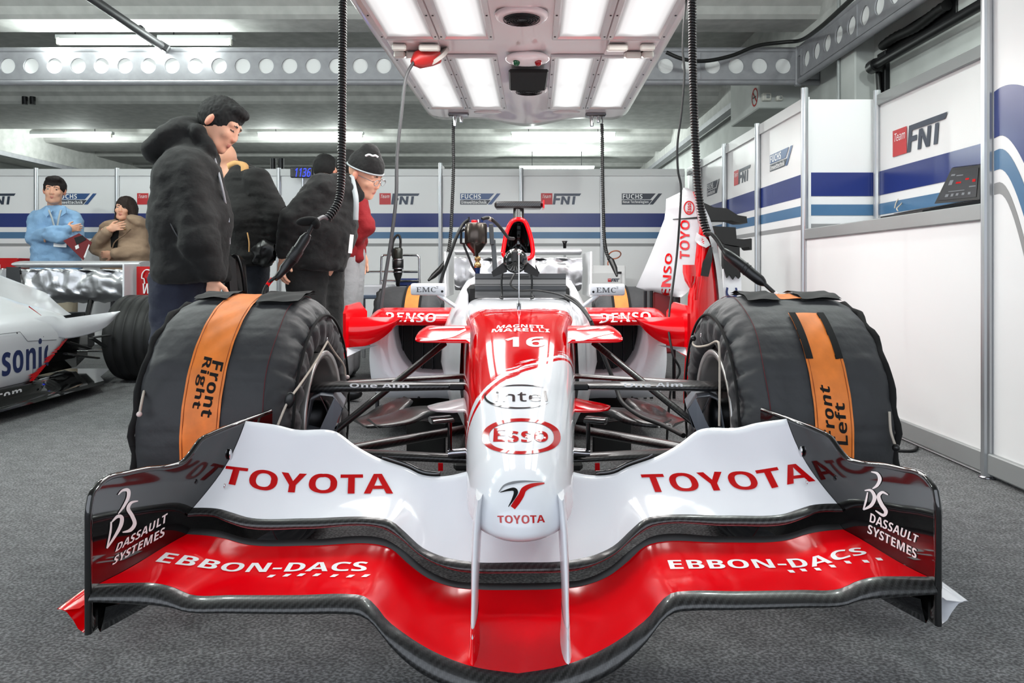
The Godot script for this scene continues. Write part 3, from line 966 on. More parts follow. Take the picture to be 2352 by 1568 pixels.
func stroke(mb: MB, s: Surf, line: Array, w: Array, g: Vector2):     # a brush stroke of changing width through measured points
	var pts := spl(line, 6)
	var n := pts.size()
	var rows := [PackedVector3Array(), PackedVector3Array()]
	for k in n:
		var t: Vector2 = (pts[mini(k + 1, n - 1)] - pts[maxi(k - 1, 0)]).normalized()
		var f := float(k) / (n - 1) * (w.size() - 1)
		var wd := lerpf(w[int(f)], w[mini(int(f) + 1, w.size() - 1)], f - int(f)) * 0.5
		for e in 2:
			var p: Vector2 = pts[k] + Vector2(-t.y, t.x) * wd * (1 if e else -1)
			g = s.pick(p.x, p.y, g)
			rows[e].append(s.lifted(g.x, g.y))
	mb.smooth(0)
	mb.grid(rows)

func arm(mb: MB, a: Vector3, b: Vector3, ch: float, th: float, k0 := 1.0, k1 := 1.0):
	var pts := []
	for k in 7: pts.append(a.lerp(b, k / 6.0))
	mb.sweep(pts, func(k):
		var f := lerpf(k0, k1, k / 6.0)
		var o := PackedVector2Array()
		for e in 14:
			var q := TAU * e / 14
			o.append(Vector2(cos(q) * ch * f, sin(q) * th * f * (1.0 - 0.25 * cos(q))))
		return o)

# ---------------------------------------------------------------- front wing
const XE := [Vector2(1.15, 0.709), Vector2(1.3, 0.705), Vector2(1.4, 0.687), Vector2(1.5, 0.648), Vector2(1.6, 0.604), Vector2(1.7, 0.578)]

func line3(a: Array) -> Array:    # [px, py, d, ...] of the left half -> tables of height and distance over |X|
	var ys := []
	var ds := []
	for k in range(a.size() - 3, -1, -3):
		var p := P(a[k], a[k + 1], a[k + 2])
		ys.append(Vector2(-p.x, p.y)); ds.append(Vector2(-p.x, a[k + 2]))
	return [ys, ds]

func wing_pt(l: Array, s: float) -> Vector3:    # s from -1 (left tip) to 1
	var a := absf(s)
	var d := tab(l[1], 0.68 * a)
	var x := a * tab(XE, d)
	d = tab(l[1], x)
	var z := -d
	if s > 0: z -= 0.04 * x
	return Vector3(signf(s) * x, tab(l[0], x), z)

func to_plate(rows: Array):       # lets the ends of the wing follow the curved endplates
	for row in rows:
		var m: int = row.size() - 1
		for side in [-1, 1]:
			var tip: Vector3 = row[0 if side < 0 else m]
			var gap: float = side * (tab(XE, -tip.z - (0.04 * tip.x if side > 0 else 0.0)) - 0.001) - tip.x
			for i in m + 1:
				var s: float = side * (2.0 * i / m - 1.0)
				if s > 0.3: row[i] += Vector3(gap * smoothstep(0.3, 1.0, s), 0, 0)

func front_wing(car: Node3D):
	var bt := line3([222, 1381, 1.20, 307, 1385, 1.20, 400, 1394, 1.2, 430, 1403, 1.2, 531, 1406, 1.2, 681, 1408, 1.2, 793, 1408, 1.2, 826, 1411, 1.2, 855, 1428, 1.2, 898, 1482, 1.195, 937, 1521, 1.19, 980, 1551, 1.185, 1040, 1577, 1.18, 1110, 1592, 1.175, 1190, 1596, 1.175])
	var bd := line3([228, 1340, 1.22, 300, 1338, 1.22, 359, 1339, 1.22, 397, 1348, 1.22, 438, 1365, 1.22, 531, 1366, 1.22, 681, 1366, 1.22, 806, 1364, 1.22, 837, 1369, 1.22, 862, 1389, 1.22, 887, 1421, 1.215, 923, 1450, 1.21, 966, 1479, 1.205, 1030, 1511, 1.2, 1094, 1532, 1.195, 1190, 1546, 1.195])
	var te := line3([400, 1225, 1.46, 430, 1226, 1.455, 475, 1229, 1.45, 513, 1235, 1.45, 569, 1250, 1.45, 719, 1252, 1.45, 870, 1250, 1.45, 901, 1261, 1.45, 937, 1293, 1.445, 980, 1325, 1.44, 1037, 1346, 1.43, 1101, 1353, 1.42, 1190, 1354, 1.42])
	var gb := line3([400, 1212, 1.47, 427, 1213, 1.465, 494, 1216, 1.46, 569, 1236, 1.46, 719, 1238, 1.46, 880, 1236, 1.46, 923, 1261, 1.455, 980, 1307, 1.45, 1037, 1332, 1.44, 1101, 1338, 1.43, 1190, 1339, 1.43])
	var n := 120
	var f_b := []; var f_bd := []; var f_te := []; var f_g := []; var f_f := []
	for i in n + 1:
		var s := lerpf(-1, 1, float(i) / n)
		var b := wing_pt(bt, s)
		var d := wing_pt(bd, s)
		f_b.append(b); f_bd.append(d); f_te.append(wing_pt(te, s)); f_g.append(wing_pt(gb, s))
		f_f.append((b + d) * 0.5 + Vector3(0, 0, 0.012))
	# red upper skin
	var top := []
	for k in 13:
		var t := k / 12.0
		var row := PackedVector3Array()
		for i in n + 1:
			row.append(f_bd[i].lerp(f_te[i], t) - Vector3(0, 0.011 * sin(PI * t) * (1 - 0.3 * t), 0))
		top.append(row)
	to_plate(top)
	var w := MB.new(); w.grid(top)
	var plane := part("main_plane", w, mats.red_paint, car, "red front wing main plane")
	# carbon nose of the plane, under skin and rear strip
	w = MB.new()
	var rows := []
	for k in 9:
		var t := k / 8.0
		var row := PackedVector3Array()
		for i in n + 1:
			var m: Vector3 = (f_b[i] + f_bd[i]) * 0.5
			var ang := PI * t
			var h: Vector3 = (f_bd[i] - f_b[i]) * 0.5
			row.append(m - h * cos(ang) + Vector3(0, 0, 0.016 * sin(ang)))
		rows.append(row)
	var under := []
	for t in [1.0, 0.6, 0.2]:
		var row := PackedVector3Array()
		for i in n + 1: row.append(f_b[i].lerp(f_te[i] - Vector3(0, 0.008, 0), t))
		under.append(row)
	w.grid(under + rows)
	part("leading_edge", w, mats.carbon, plane, "carbon leading edge of the main plane")
	w = MB.new()
	var st := []
	for o in [Vector3(0, -0.008, 0.0), Vector3(0, 0.001, 0.001), Vector3.ZERO]:
		var row := PackedVector3Array()
		for i in n + 1: row.append(f_te[i] + o if o != Vector3.ZERO else f_g[i])
		st.append(row)
	w.grid(st)
	part("trailing_strip", w, mat("carbon_matt", Color(0.03, 0.03, 0.032), 0.5), plane)
	var sm := Surf.new(top)
	text_on(plane, "EBBON-DACS", mats.white_print, on(sm, V2([356, 1291, 420, 1300, 494, 1309, 535, 1315, 606, 1315, 700, 1313, 840, 1313]), V2([382, 1269, 430, 1276, 480, 1285, 540, 1293, 620, 1293, 740, 1292, 846, 1291]), Vector2(0.1, 0.5)), 0.03)
	text_on(plane, "EBBON-DACS", mats.white_print, on(sm, V2([1540, 1308, 1640, 1307, 1730, 1306, 1800, 1305, 1870, 1303, 1908, 1296, 1940, 1283, 1994, 1273]), V2([1533, 1287, 1640, 1286, 1730, 1285, 1800, 1284, 1860, 1281, 1890, 1274, 1928, 1263, 1976, 1258]), Vector2(0.8, 0.5)), 0.03)
	w = MB.new()
	for q in [[623, 1324], [659, 1322], [692, 1321], [728, 1321], [768, 1323], [805, 1324], [840, 1323], [1818, 1313], [1846, 1310], [1879, 1308], [1913, 1301], [1948, 1292], [1989, 1290], [2020, 1285]]:
		var sk := -4.0 if q[0] < 1000 else 4.0
		poly_on(w, PackedVector2Array([Vector2(0, 0), Vector2(1, 0), Vector2(1, 1), Vector2(0, 1)]), on(sm, V2([q[0] - 7 + sk, q[1] + 3, q[0] + 5 + sk, q[1] + 3]), V2([q[0] - 6 - sk, q[1] - 3, q[0] + 7 - sk, q[1] - 3]), Vector2(0.3 if q[0] < 1000 else 0.8, 0.4)), 0.05)
	part("dot_row", w, mats.white_print, plane)

	# white flap
	var fb := line3([400, 1185, 1.46, 494, 1185, 1.45, 516, 1194, 1.44, 569, 1211, 1.44, 700, 1212, 1.44, 880, 1211, 1.44, 909, 1227, 1.44, 930, 1242, 1.435, 959, 1268, 1.43, 994, 1289, 1.42, 1044, 1307, 1.41, 1098, 1313, 1.40, 1190, 1313.5, 1.40])
	var fd := line3([405, 1166, 1.475, 502, 1168, 1.46, 531, 1176, 1.455, 576, 1189, 1.45, 700, 1190, 1.45, 872, 1189, 1.45, 901, 1197, 1.45, 930, 1221, 1.45, 966, 1254, 1.445, 1009, 1275, 1.435, 1044, 1284, 1.425, 1098, 1291, 1.41, 1190, 1291, 1.41])
	var ft := line3([560, 966, 1.60, 575, 968, 1.60, 636, 976, 1.6, 677, 986, 1.6, 771, 991, 1.60, 790, 1003, 1.60, 812, 1020, 1.6, 868, 1051, 1.6, 939, 1076, 1.6, 966, 1089, 1.595, 1001, 1094, 1.59, 1037, 1091, 1.585, 1075, 1082, 1.58, 1130, 1075, 1.58, 1190, 1072, 1.58])
	var g_b := []; var g_d := []; var g_t := []
	for i in n + 1:
		var s := lerpf(-1, 1, float(i) / n)
		g_b.append(wing_pt(fb, s)); g_d.append(wing_pt(fd, s)); g_t.append(wing_pt(ft, s))
	var ftop := []
	for k in 13:
		var t := k / 12.0
		var row := PackedVector3Array()
		for i in n + 1:
			var dir: Vector3 = (g_t[i] - g_d[i])
			row.append(g_d[i].lerp(g_t[i], t) + Vector3(0, -0.75, -0.66) * 0.016 * sin(PI * t))
		ftop.append(row)
	to_plate(ftop)
	w = MB.new()
	w.grid(ftop)
	var back := []
	for k in [12, 6, 0]:
		var row := PackedVector3Array()
		for i in n + 1: row.append(ftop[k][i] + Vector3(0, -0.002 - 0.004 * (1 - absf(k - 6) / 6.0), -0.003))
		back.append(row)
	w.grid([ftop[12]] + back)
	var flap := part("flap", w, mats.white_paint, car, "white front wing flap")
	w = MB.new()
	rows = []
	for k in 9:
		var ang := PI * k / 8.0
		var row := PackedVector3Array()
		for i in n + 1:
			var m: Vector3 = (g_b[i] + g_d[i]) * 0.5
			row.append(m - (g_d[i] - g_b[i]) * 0.5 * cos(ang) + Vector3(0, 0, 0.010 * sin(ang)))
		rows.append(row)
	w.grid(rows)
	part("flap_leading_edge", w, mats.carbon, flap)
	w = MB.new()      # bright bead along the lower lip of the flap
	w.tube(g_b, 0.0022, 6); part("lip_bead", w, mats.steel, flap)
	for s in [-1, 1]:      # gurney strips behind the flap
		w = MB.new()
		var pa := []
		for i in range(30, 44): pa.append(g_t[i if s < 0 else n - i] + Vector3(0, 0.004, -0.006))
		w.sweep(pa, func(k): return PackedVector2Array([Vector2(-0.002, -0.005), Vector2(0.002, -0.005), Vector2(0.002, 0.005), Vector2(-0.002, 0.005)]))
		part("gurney_strip", w, mats.carbon_gloss, flap)
	var sf := Surf.new(ftop)
	text_on(flap, "TOYOTA", mats.red_print, on(sf, V2([507, 1109, 602, 1126, 680, 1132, 780, 1134, 903, 1134]), V2([520, 1069, 600, 1079, 690, 1088, 790, 1089, 900, 1088]), Vector2(0.15, 0.4)), 0.03)
	text_on(flap, "TOYOTA", mats.red_print, on(sf, V2([1487, 1131, 1600, 1128, 1700, 1126, 1779, 1121, 1810, 1113, 1873, 1105]), V2([1471, 1089, 1600, 1085, 1690, 1083, 1740, 1079, 1790, 1071, 1850, 1062]), Vector2(0.8, 0.4)), 0.03)

	# endplates
	for side in [-1, 1]:
		var shape := func(d: float, y: float) -> Vector3:
			var x := tab(XE, d)
			return Vector3(side * x, y, -d - (0.04 * x if side > 0 else 0.0))
		var topl := [Vector2(1.2, 0.345), Vector2(1.205, 0.368), Vector2(1.22, 0.382), Vector2(1.25, 0.390), Vector2(1.30, 0.384), Vector2(1.36, 0.376), Vector2(1.43, 0.364), Vector2(1.455, 0.367), Vector2(1.475, 0.383), Vector2(1.49, 0.398), Vector2(1.52, 0.406), Vector2(1.59, 0.415), Vector2(1.70, 0.419)]
		var inner := []
		var outer := []
		for k in 15:
			var v := k / 14.0
			var ri := PackedVector3Array()
			var ro := PackedVector3Array()
			for i in 61:
				var d := lerpf(1.2, 1.70, pow(i / 60.0, 1.25))
				var p: Vector3 = shape.call(d, lerpf(0.148 if d < 1.24 else 0.142, tab(topl, d), v))
				ri.append(p); ro.append(p + Vector3(side * 0.010, 0, 0))
			inner.append(ri); outer.append(ro)
		var m := MB.new()
		m.grid(inner)
		var ep := part("endplate", m, mats.carbon_gloss, car, "glossy black front wing endplate")
		m = MB.new()
		m.grid(outer)
		part("endplate_skin", m, mats.red_paint if side < 0 else mats.white_paint, ep)
		m = MB.new()    # rounded rim along front, top and bottom
		var rim := []
		for k in range(0, 15): rim.append((inner[k][0] + outer[k][0]) * 0.5)
		for i in range(1, 61): rim.append((inner[14][i] + outer[14][i]) * 0.5)
		m.tube(rim, 0.0062, 8)
		part("endplate_rim", m, mats.carbon_gloss, ep)
		# footplate outside
		m = MB.new()
		var fr := []
		for d in [1.2, 1.24, 1.3, 1.4, 1.5]:
			var row := PackedVector3Array()
			for q in [Vector2(0.004, 0.151), Vector2(0.014, 0.150), Vector2(0.022, 0.156), Vector2(0.030, 0.170), Vector2(0.041, 0.184), Vector2(0.055, 0.190), Vector2(0.058, 0.189), Vector2(0.044, 0.187), Vector2(0.02, 0.19)]:
				row.append(Vector3(side * (tab(XE, 1.2) + q.x), q.y, -d - (0.03 if side > 0 else 0.0)))
			fr.append(row)
		m.grid(fr)
		part("footplate", m, mats.red_paint if side < 0 else mats.white_paint, ep)
		m = MB.new()    # black under-shoe inside the endplate
		fr = []
		for d in [1.215, 1.27, 1.33, 1.42]:
			var row := PackedVector3Array()
			for q in [Vector2(0.0, 0.19), Vector2(0.002, 0.15), Vector2(0.03, 0.143), Vector2(0.075, 0.165), Vector2(0.10, 0.185)]:
				row.append(Vector3(side * (tab(XE, 1.2) - q.x * smoothstep(1.19, 1.3, d) - 0.002), q.y, -d - (0.03 if side > 0 else 0.0)))
			fr.append(row)
		m.grid(fr)
		part("under_shoe", m, mats.carbon_gloss, ep)
		var se := Surf.new(inner)
		if side < 0:
			text_on(ep, "DASSAULT", mats.white_print, on(se, V2([263, 1268, 382, 1198]), V2([270, 1247, 384, 1177]), Vector2(0.2, 0.5)), 0.04)
			text_on(ep, "SYSTEMES", mats.white_print, on(se, V2([256, 1298, 376, 1230]), V2([263, 1277, 378, 1209]), Vector2(0.2, 0.4)), 0.04)
			m = MB.new()
			stroke(m, se, V2([270, 1136, 280, 1126, 293, 1126, 293, 1142, 283, 1162, 270, 1180]), [2, 5, 9, 8, 6, 2], Vector2(0.3, 0.9))
			stroke(m, se, V2([244, 1259, 262, 1232, 276, 1206, 278, 1188, 268, 1186, 254, 1200]), [3, 6, 9, 9, 7, 2], Vector2(0.2, 0.6))
			stroke(m, se, V2([254, 1198, 252, 1222, 244, 1259]), [4, 5, 3], Vector2(0.2, 0.6))
			stroke(m, se, V2([316, 1150, 300, 1154, 293, 1168, 302, 1184, 308, 1202, 298, 1217, 280, 1222]), [2, 6, 9, 9, 9, 8, 2], Vector2(0.3, 0.7))
		else:
			text_on(ep, "DASSAULT", mats.white_print, on(se, V2([1998, 1198, 2107, 1248]), V2([2001, 1177, 2112, 1230]), Vector2(0.3, 0.5)), 0.04)
			text_on(ep, "SYSTEMES", mats.white_print, on(se, V2([1993, 1223, 2106, 1283]), V2([1996, 1203, 2107, 1261]), Vector2(0.3, 0.4)), 0.04)
			m = MB.new()
			stroke(m, se, V2([2002, 1083, 2016, 1087, 2022, 1100, 2016, 1114, 2005, 1122]), [2, 6, 9, 7, 2], Vector2(0.3, 0.9))
			stroke(m, se, V2([1987, 1126, 2002, 1126, 2010, 1142, 2002, 1160, 1984, 1170]), [2, 6, 9, 8, 3], Vector2(0.4, 0.7))
			stroke(m, se, V2([1994, 1130, 1990, 1150, 1984, 1170]), [3, 5, 3], Vector2(0.4, 0.7))
			stroke(m, se, V2([2041, 1136, 2028, 1130, 2019, 1140, 2026, 1158, 2036, 1174, 2030, 1183, 2012, 1172]), [2, 6, 9, 9, 9, 7, 2], Vector2(0.3, 0.7))
		part("emblem", m, mats.white_print, ep)
		# small bright fixings at the flap tip
		m = MB.new()
		var bp: Vector3 = shape.call(1.555, 0.355) - Vector3(side * 0.004, 0, 0)
		m.ball(bp, Vector3(0.003, 0.012, 0.006)); m.ball(bp + Vector3(-side * 0.012, -0.05, 0.06), Vector3(0.002, 0.006, 0.004))
		part("fixing", m, mats.chrome, ep)
	# the two white pylons and their feet
	for side in [-1, 1]:
		var x: float = -0.0765 if side < 0 else 0.0835
		var m := MB.new()
		var rw := []
		for k in 9:
			var t := k / 8.0
			var y := lerpf(0.135, 0.345, t)
			var d0 := lerpf(1.205, 1.275, t) + 0.02 * sin(PI * t) * 0.3
			var d1 := lerpf(1.33, 1.42, t)
			var th := 0.0055 + 0.003 * sin(PI * clampf(1.2 - t, 0, 1))
			var row := PackedVector3Array()
			for e in 12:
				var a := TAU * e / 12
				row.append(Vector3(x - side * 0.006 * pow(t, 4.0) + sin(a) * th, y, -lerpf(d0, d1, 0.5 - 0.5 * cos(a))))
			rw.append(row)
		m.grid(rw, true)
		m.flat(); m.fan(rw[0], Vector3(x, 0.135, -1.27)); m.fan(rw[8], Vector3(x - side * 0.006, 0.345, -1.35))
		var py := part("pylon", m, mats.white_paint, car)
		m = MB.new()
		rw = []
		for k in 7:
			var t := k / 6.0
			var y := lerpf(0.085, 0.15, t)
			var g := 1.0 + 0.9 * pow(1 - t, 3.0)
			var row := PackedVector3Array()
			for e in 16:
				var a := TAU * e / 16
				row.append(Vector3(x + sin(a) * 0.0062 * g, y, -lerpf(1.195 + 0.015 * t, 1.34, 0.5 - 0.5 * cos(a))))
			rw.append(row)
		m.grid(rw, true)
		part("pylon_foot", m, mats.red_paint if side < 0 else mats.white_paint, py)

# ---------------------------------------------------------------- nose
const N_TOP := [Vector2(1.25, 0.40), Vector2(1.4, 0.405), Vector2(1.6, 0.448), Vector2(1.8, 0.494), Vector2(2.05, 0.542), Vector2(2.5, 0.60), Vector2(3.0, 0.634), Vector2(3.1, 0.636)]
const N_BOT := [Vector2(1.25, 0.258), Vector2(1.4, 0.245), Vector2(1.6, 0.24), Vector2(2.05, 0.24), Vector2(3.1, 0.2)]
const N_W := [Vector2(1.25, 0.093), Vector2(1.4, 0.103), Vector2(1.6, 0.119), Vector2(2.05, 0.157), Vector2(2.5, 0.194), Vector2(3.0, 0.228), Vector2(3.1, 0.234)]
const N_D0 := 1.245
func nose_ring(d: float, n: int) -> PackedVector3Array:
	var e := 1.0
	if d < 1.42: e = sqrt(maxf(0.0, 1.0 - pow((1.42 - d) / (1.42 - N_D0), 2.0)))
	var mid := lerpf(0.298, 0.36, smoothstep(1.25, 2.2, d))
	var w := tab(N_W, d) * (pow(e, 0.85))
	var yt := mid + (tab(N_TOP, d) - mid) * e
	var yb := mid + (tab(N_BOT, d) - mid) * pow(e, 0.8)
	var ex := lerpf(2.1, 4.6, smoothstep(1.25, 2.2, d)) + 4.0 * smoothstep(2.3, 2.9, d)
	var row := PackedVector3Array()
	for k in n:
		var a := TAU * k / n
		var c := signf(cos(a)) * pow(absf(cos(a)), 2.0 / ex)
		var s := signf(sin(a)) * pow(absf(sin(a)), 2.0 / ex)
		row.append(Vector3(0.004 - w * c, mid + ((yt - mid) * s if s > 0 else (mid - yb) * s), -d))
	return row

func main_car():
	var car := thing("racing_car", "red and white single-seater racing car facing the viewer under the lighting rig", "racing car", "", Vector3(0, 0, -3))
	front_wing(car)
	# nose and chassis
	var nz := 90
	var ds := []
	for k in nz + 1: ds.append(N_D0 + (3.08 - N_D0) * pow(k / float(nz), 1.8))
	var na := 72
	var rows := []
	for d in ds:
		var r := nose_ring(d, na)
		r.append(r[0])
		rows.append(r)
	var nn := FastNoiseLite.new()
	nn.noise_type = FastNoiseLite.TYPE_SIMPLEX_SMOOTH
	nn.frequency = 1.0
	nn.fractal_octaves = 2
	var red := Color(0.80, 0.02, 0.05)
	var wht := Color(0.89, 0.895, 0.91)
	var img := paint(768, 1024, func(u, v):
		var d: float = N_D0 + (3.08 - N_D0) * pow(v, 1.8)
		var a: float = u * TAU
		var xf: float = -signf(cos(a)) * pow(absf(cos(a)), 0.7)       # -1 left flank .. 1 right flank
		if sin(a) < 0:
			xf = signf(xf) * (1.0 + 0.5 * absf(sin(a)))
		var streak: float = nn.get_noise_2d(xf * 2.0 + d * 1.2, (d - xf * 0.16) * 70.0)
		var front: float = d - (1.80 + 0.205 * xf + 0.03 * xf * xf)
		if sin(a) < 0: front -= 0.10 * absf(sin(a)) * (1.0 if xf > 0 else -0.2)
		var rear: float = d - (2.60 + 0.03 * xf)
		if front < 0.0: return wht
		if front < 0.020 : return red
		if front < 0.050 + 0.02 * streak: return wht if streak > -0.42 else red
		if front < 0.085 and streak > 0.28 and xf > -0.2: return wht
		if rear > 0.03 + 0.06 * streak: return wht
		if rear > -0.10 and streak > 0.40 - 1.5 * (rear + 0.05): return wht
		return red)
	var nm := mat("nose_paint", Color.WHITE, 0.08, 0.0, {"albedo_texture": img})
	var w := MB.new()
	w.grid(rows)
	var nose := part("nose", w, nm, car, "red and white nose with sponsor lettering")
	# lettering on the nose: the upper half as a writable surface
	var up := []
	for r in rows:
		up.append(r.slice(0, na / 2 + 1))
	var s := Surf.new(up)
	s.off = 0.0011
	var c := Vector2(0.5, 0.5)
	text_on(nose, "MAGNETI", mats.white_print, on(s, V2([1140, 754.5, 1195, 752, 1250, 754.5]), V2([1143, 747.5, 1195, 745, 1248, 747.5]), c), 0.02)
	text_on(nose, "MARELLI", mats.white_print, on(s, V2([1129, 763.5, 1195, 761, 1263, 763.5]), V2([1131, 756, 1195, 753.5, 1261, 756]), c), 0.02)
	text_on(nose, "16", mats.white_print, on(s, V2([1160, 797, 1252, 797]), V2([1160, 774, 1252, 774]), c), 0.03)
	text_on(nose, "intel", mats.black_print, on(s, V2([1137, 923, 1258, 922]), V2([1139, 899, 1254, 898]), c), 0.03, false)
	w = MB.new()
	var mi := on(s, V2([1110, 940, 1275, 938]), V2([1115, 884, 1273, 883]), c)
	ring_on(w, Vector2(0.5, 0.5), Vector2(0.5, 0.5), 0.055, mi, 0.25 * PI, 0.72 * PI, 30, true)
	ring_on(w, Vector2(0.5, 0.5), Vector2(0.5, 0.5), 0.06, mi, 0.88 * PI, 1.82 * PI, 40, true)
	part("emblem", w, mats.black_print, nose)
	w = MB.new()
	ring_on(w, Vector2(0.5, 0.5), Vector2(0.5, 0.5), 0.085, on(s, V2([1105, 1042, 1197, 1044, 1290, 1042]), V2([1111, 963, 1197, 961, 1284, 963]), c), 0, TAU, 56, false, 2.3)
	part("emblem", w, mats.red_print, nose)
	text_on(nose, "Esso", mats.red_print, on(s, V2([1133, 1016, 1259, 1016]), V2([1135, 984, 1257, 984]), c), 0.03)
	# swept T emblem
	w = MB.new()
	stroke(w, s, V2([1146, 1131, 1158, 1116, 1178, 1109, 1205, 1106, 1246, 1107]), [1, 4, 6, 4, 1], Vector2(0.4, 0.3))
	part("emblem", w, mats.grey_print, nose)
	w = MB.new()
	stroke(w, s, V2([1149, 1131, 1166, 1126, 1180, 1124, 1185, 1131, 1179, 1146, 1168, 1164]), [1, 5, 8, 10, 6, 1], Vector2(0.4, 0.25))
	part("emblem", w, mats.black_print, nose)
	w = MB.new()
	stroke(w, s, V2([1250, 1110, 1222, 1115, 1204, 1124, 1197, 1138, 1188, 1152, 1178, 1166]), [3, 9, 12, 13, 14, 12], Vector2(0.5, 0.25))
	part("emblem", w, mats.red_print, nose)
	text_on(nose, "TOYOTA", mats.red_print, on(s, V2([1144, 1200, 1197, 1203, 1251, 1199]), V2([1143, 1184, 1197, 1183, 1250, 1183]), Vector2(0.5, 0.12)), 0.03)
	w = MB.new()       # antenna tube on the nose
	w.lathe([Vector2(0, 0.045), Vector2(0.004, 0.045), Vector2(0.004, 0.03), Vector2(0.0075, 0.028), Vector2(0.0075, 0.0), Vector2(0.006, -0.02)], Transform3D(Basis.IDENTITY, P(1192, 714, 2.62)), 12)
	part("antenna_socket", w, mats.steel, nose)
	w = MB.new(); w.tube([P(1192, 700, 2.62), P(1192, 640, 2.62), P(1192, 583, 2.62)], 0.0026, 8); w.ball(P(1192, 582, 2.62), Vector3.ONE * 0.005)
	part("antenna", w, mats.chrome, nose)
	chassis(car)
	suspension(car)
	for side in [-1, 1]: sidepod(car, side)
	rear_end(car, 0.0, 5.0, true)
	for q in [[-0.735, 2.045], [0.745, 2.075]]: wheel(car, q[0], q[1], signf(q[0]))

func wheel(car: Node3D, x: float, d: float, side: float):
	# rim seen from the inner side, with brake drum and grey duct
	var xf := Transform3D(Basis(Vector3(0, 0, 1), Vector3(-side, 0, 0), Vector3(0, -side, 0)).orthonormalized(), Vector3(x, 0.335, -d))
	xf.basis = Basis(Vector3(0, 1, 0), Vector3(-side, 0, 0), Vector3(0, 0, 1) * side)
	var w := MB.new()
	w.lathe([Vector2(0.31, -0.16), Vector2(0.325, -0.14), Vector2(0.325, 0.10), Vector2(0.31, 0.14), Vector2(0.27, 0.158), Vector2(0.20, 0.16), Vector2(0.186, 0.155)], xf, 48)
	var wh := part("wheel", w, mats.tyre, car, "front wheel under its tyre blanket")
	w = MB.new()
	w.lathe([Vector2(0.178, -0.17), Vector2(0.182, 0.17), Vector2(0.190, 0.185), Vector2(0.186, 0.190), Vector2(0.170, 0.186), Vector2(0.165, 0.17), Vector2(0.160, 0.05), Vector2(0.150, 0.0), Vector2(0.0, -0.01)], xf, 48)
	part("wheel_rim", w, mat("rim_metal", Color(0.70, 0.69, 0.68), 0.3, 0.7), wh)
	w = MB.new()
	w.lathe([Vector2(0.150, 0.0), Vector2(0.152, 0.10), Vector2(0.145, 0.12), Vector2(0.06, 0.125), Vector2(0.0, 0.12)], xf, 40)
	part("brake_drum", w, mat("drum_grey", Color(0.45, 0.40, 0.40), 0.3, 0.6), wh)
	w = MB.new()
	w.lathe([Vector2(0.05, 0.12), Vector2(0.05, 0.19), Vector2(0.035, 0.20), Vector2(0.0, 0.20)], xf, 20)
	part("hub", w, mats.dark_metal, wh)
	# grey brake duct scoop facing forward
	var m := func(px: float, py: float, dd: float): 
		return P(px, py, dd) if side < 0 else P(2380 - px - 14, py + 2, dd * 1.02)
	w = MB.new()
	var ra := PackedVector3Array([m.call(700, 990, 1.93), m.call(712, 918, 1.93), m.call(735, 907, 1.94), m.call(764, 910, 1.95), m.call(788, 938, 1.97), m.call(770, 1000, 1.97)])
	var rb := PackedVector3Array()
	for p in ra: rb.append(p + Vector3(side * 0.03, 0.0, -0.16))
	var rl := PackedVector3Array()
	for p in ra: rl.append(p + Vector3(0, 0, -0.006) + (Vector3(ra[0].lerp(ra[3], 0.5)) - p) * 0.06)
	var rd := PackedVector3Array()
	for p in rl: rd.append(p + Vector3(side * 0.02, 0, -0.12))
	w.flat(); w.grid([rb, ra, rl, rd], true)
	part("brake_duct", w, mat("duct_grey", Color(0.45, 0.47, 0.5), 0.45), wh)
	w = MB.new()
	w.flat(); w.quad(m.call(768, 912, 1.945), m.call(786, 938, 1.965), m.call(762, 1000, 1.96), m.call(728, 1000, 1.945))
	w.quad(m.call(768, 912, 1.945), m.call(728, 1000, 1.945), m.call(728, 1000, 1.955), m.call(768, 912, 1.955))
	part("duct_vane", w, mats.duct_grey, wh)
	w = MB.new(); w.tube([m.call(736, 910, 1.94), m.call(748, 935, 1.95), m.call(757, 955, 1.96)], 0.0022, 6)
	part("brake_line", w, mats.steel, wh)

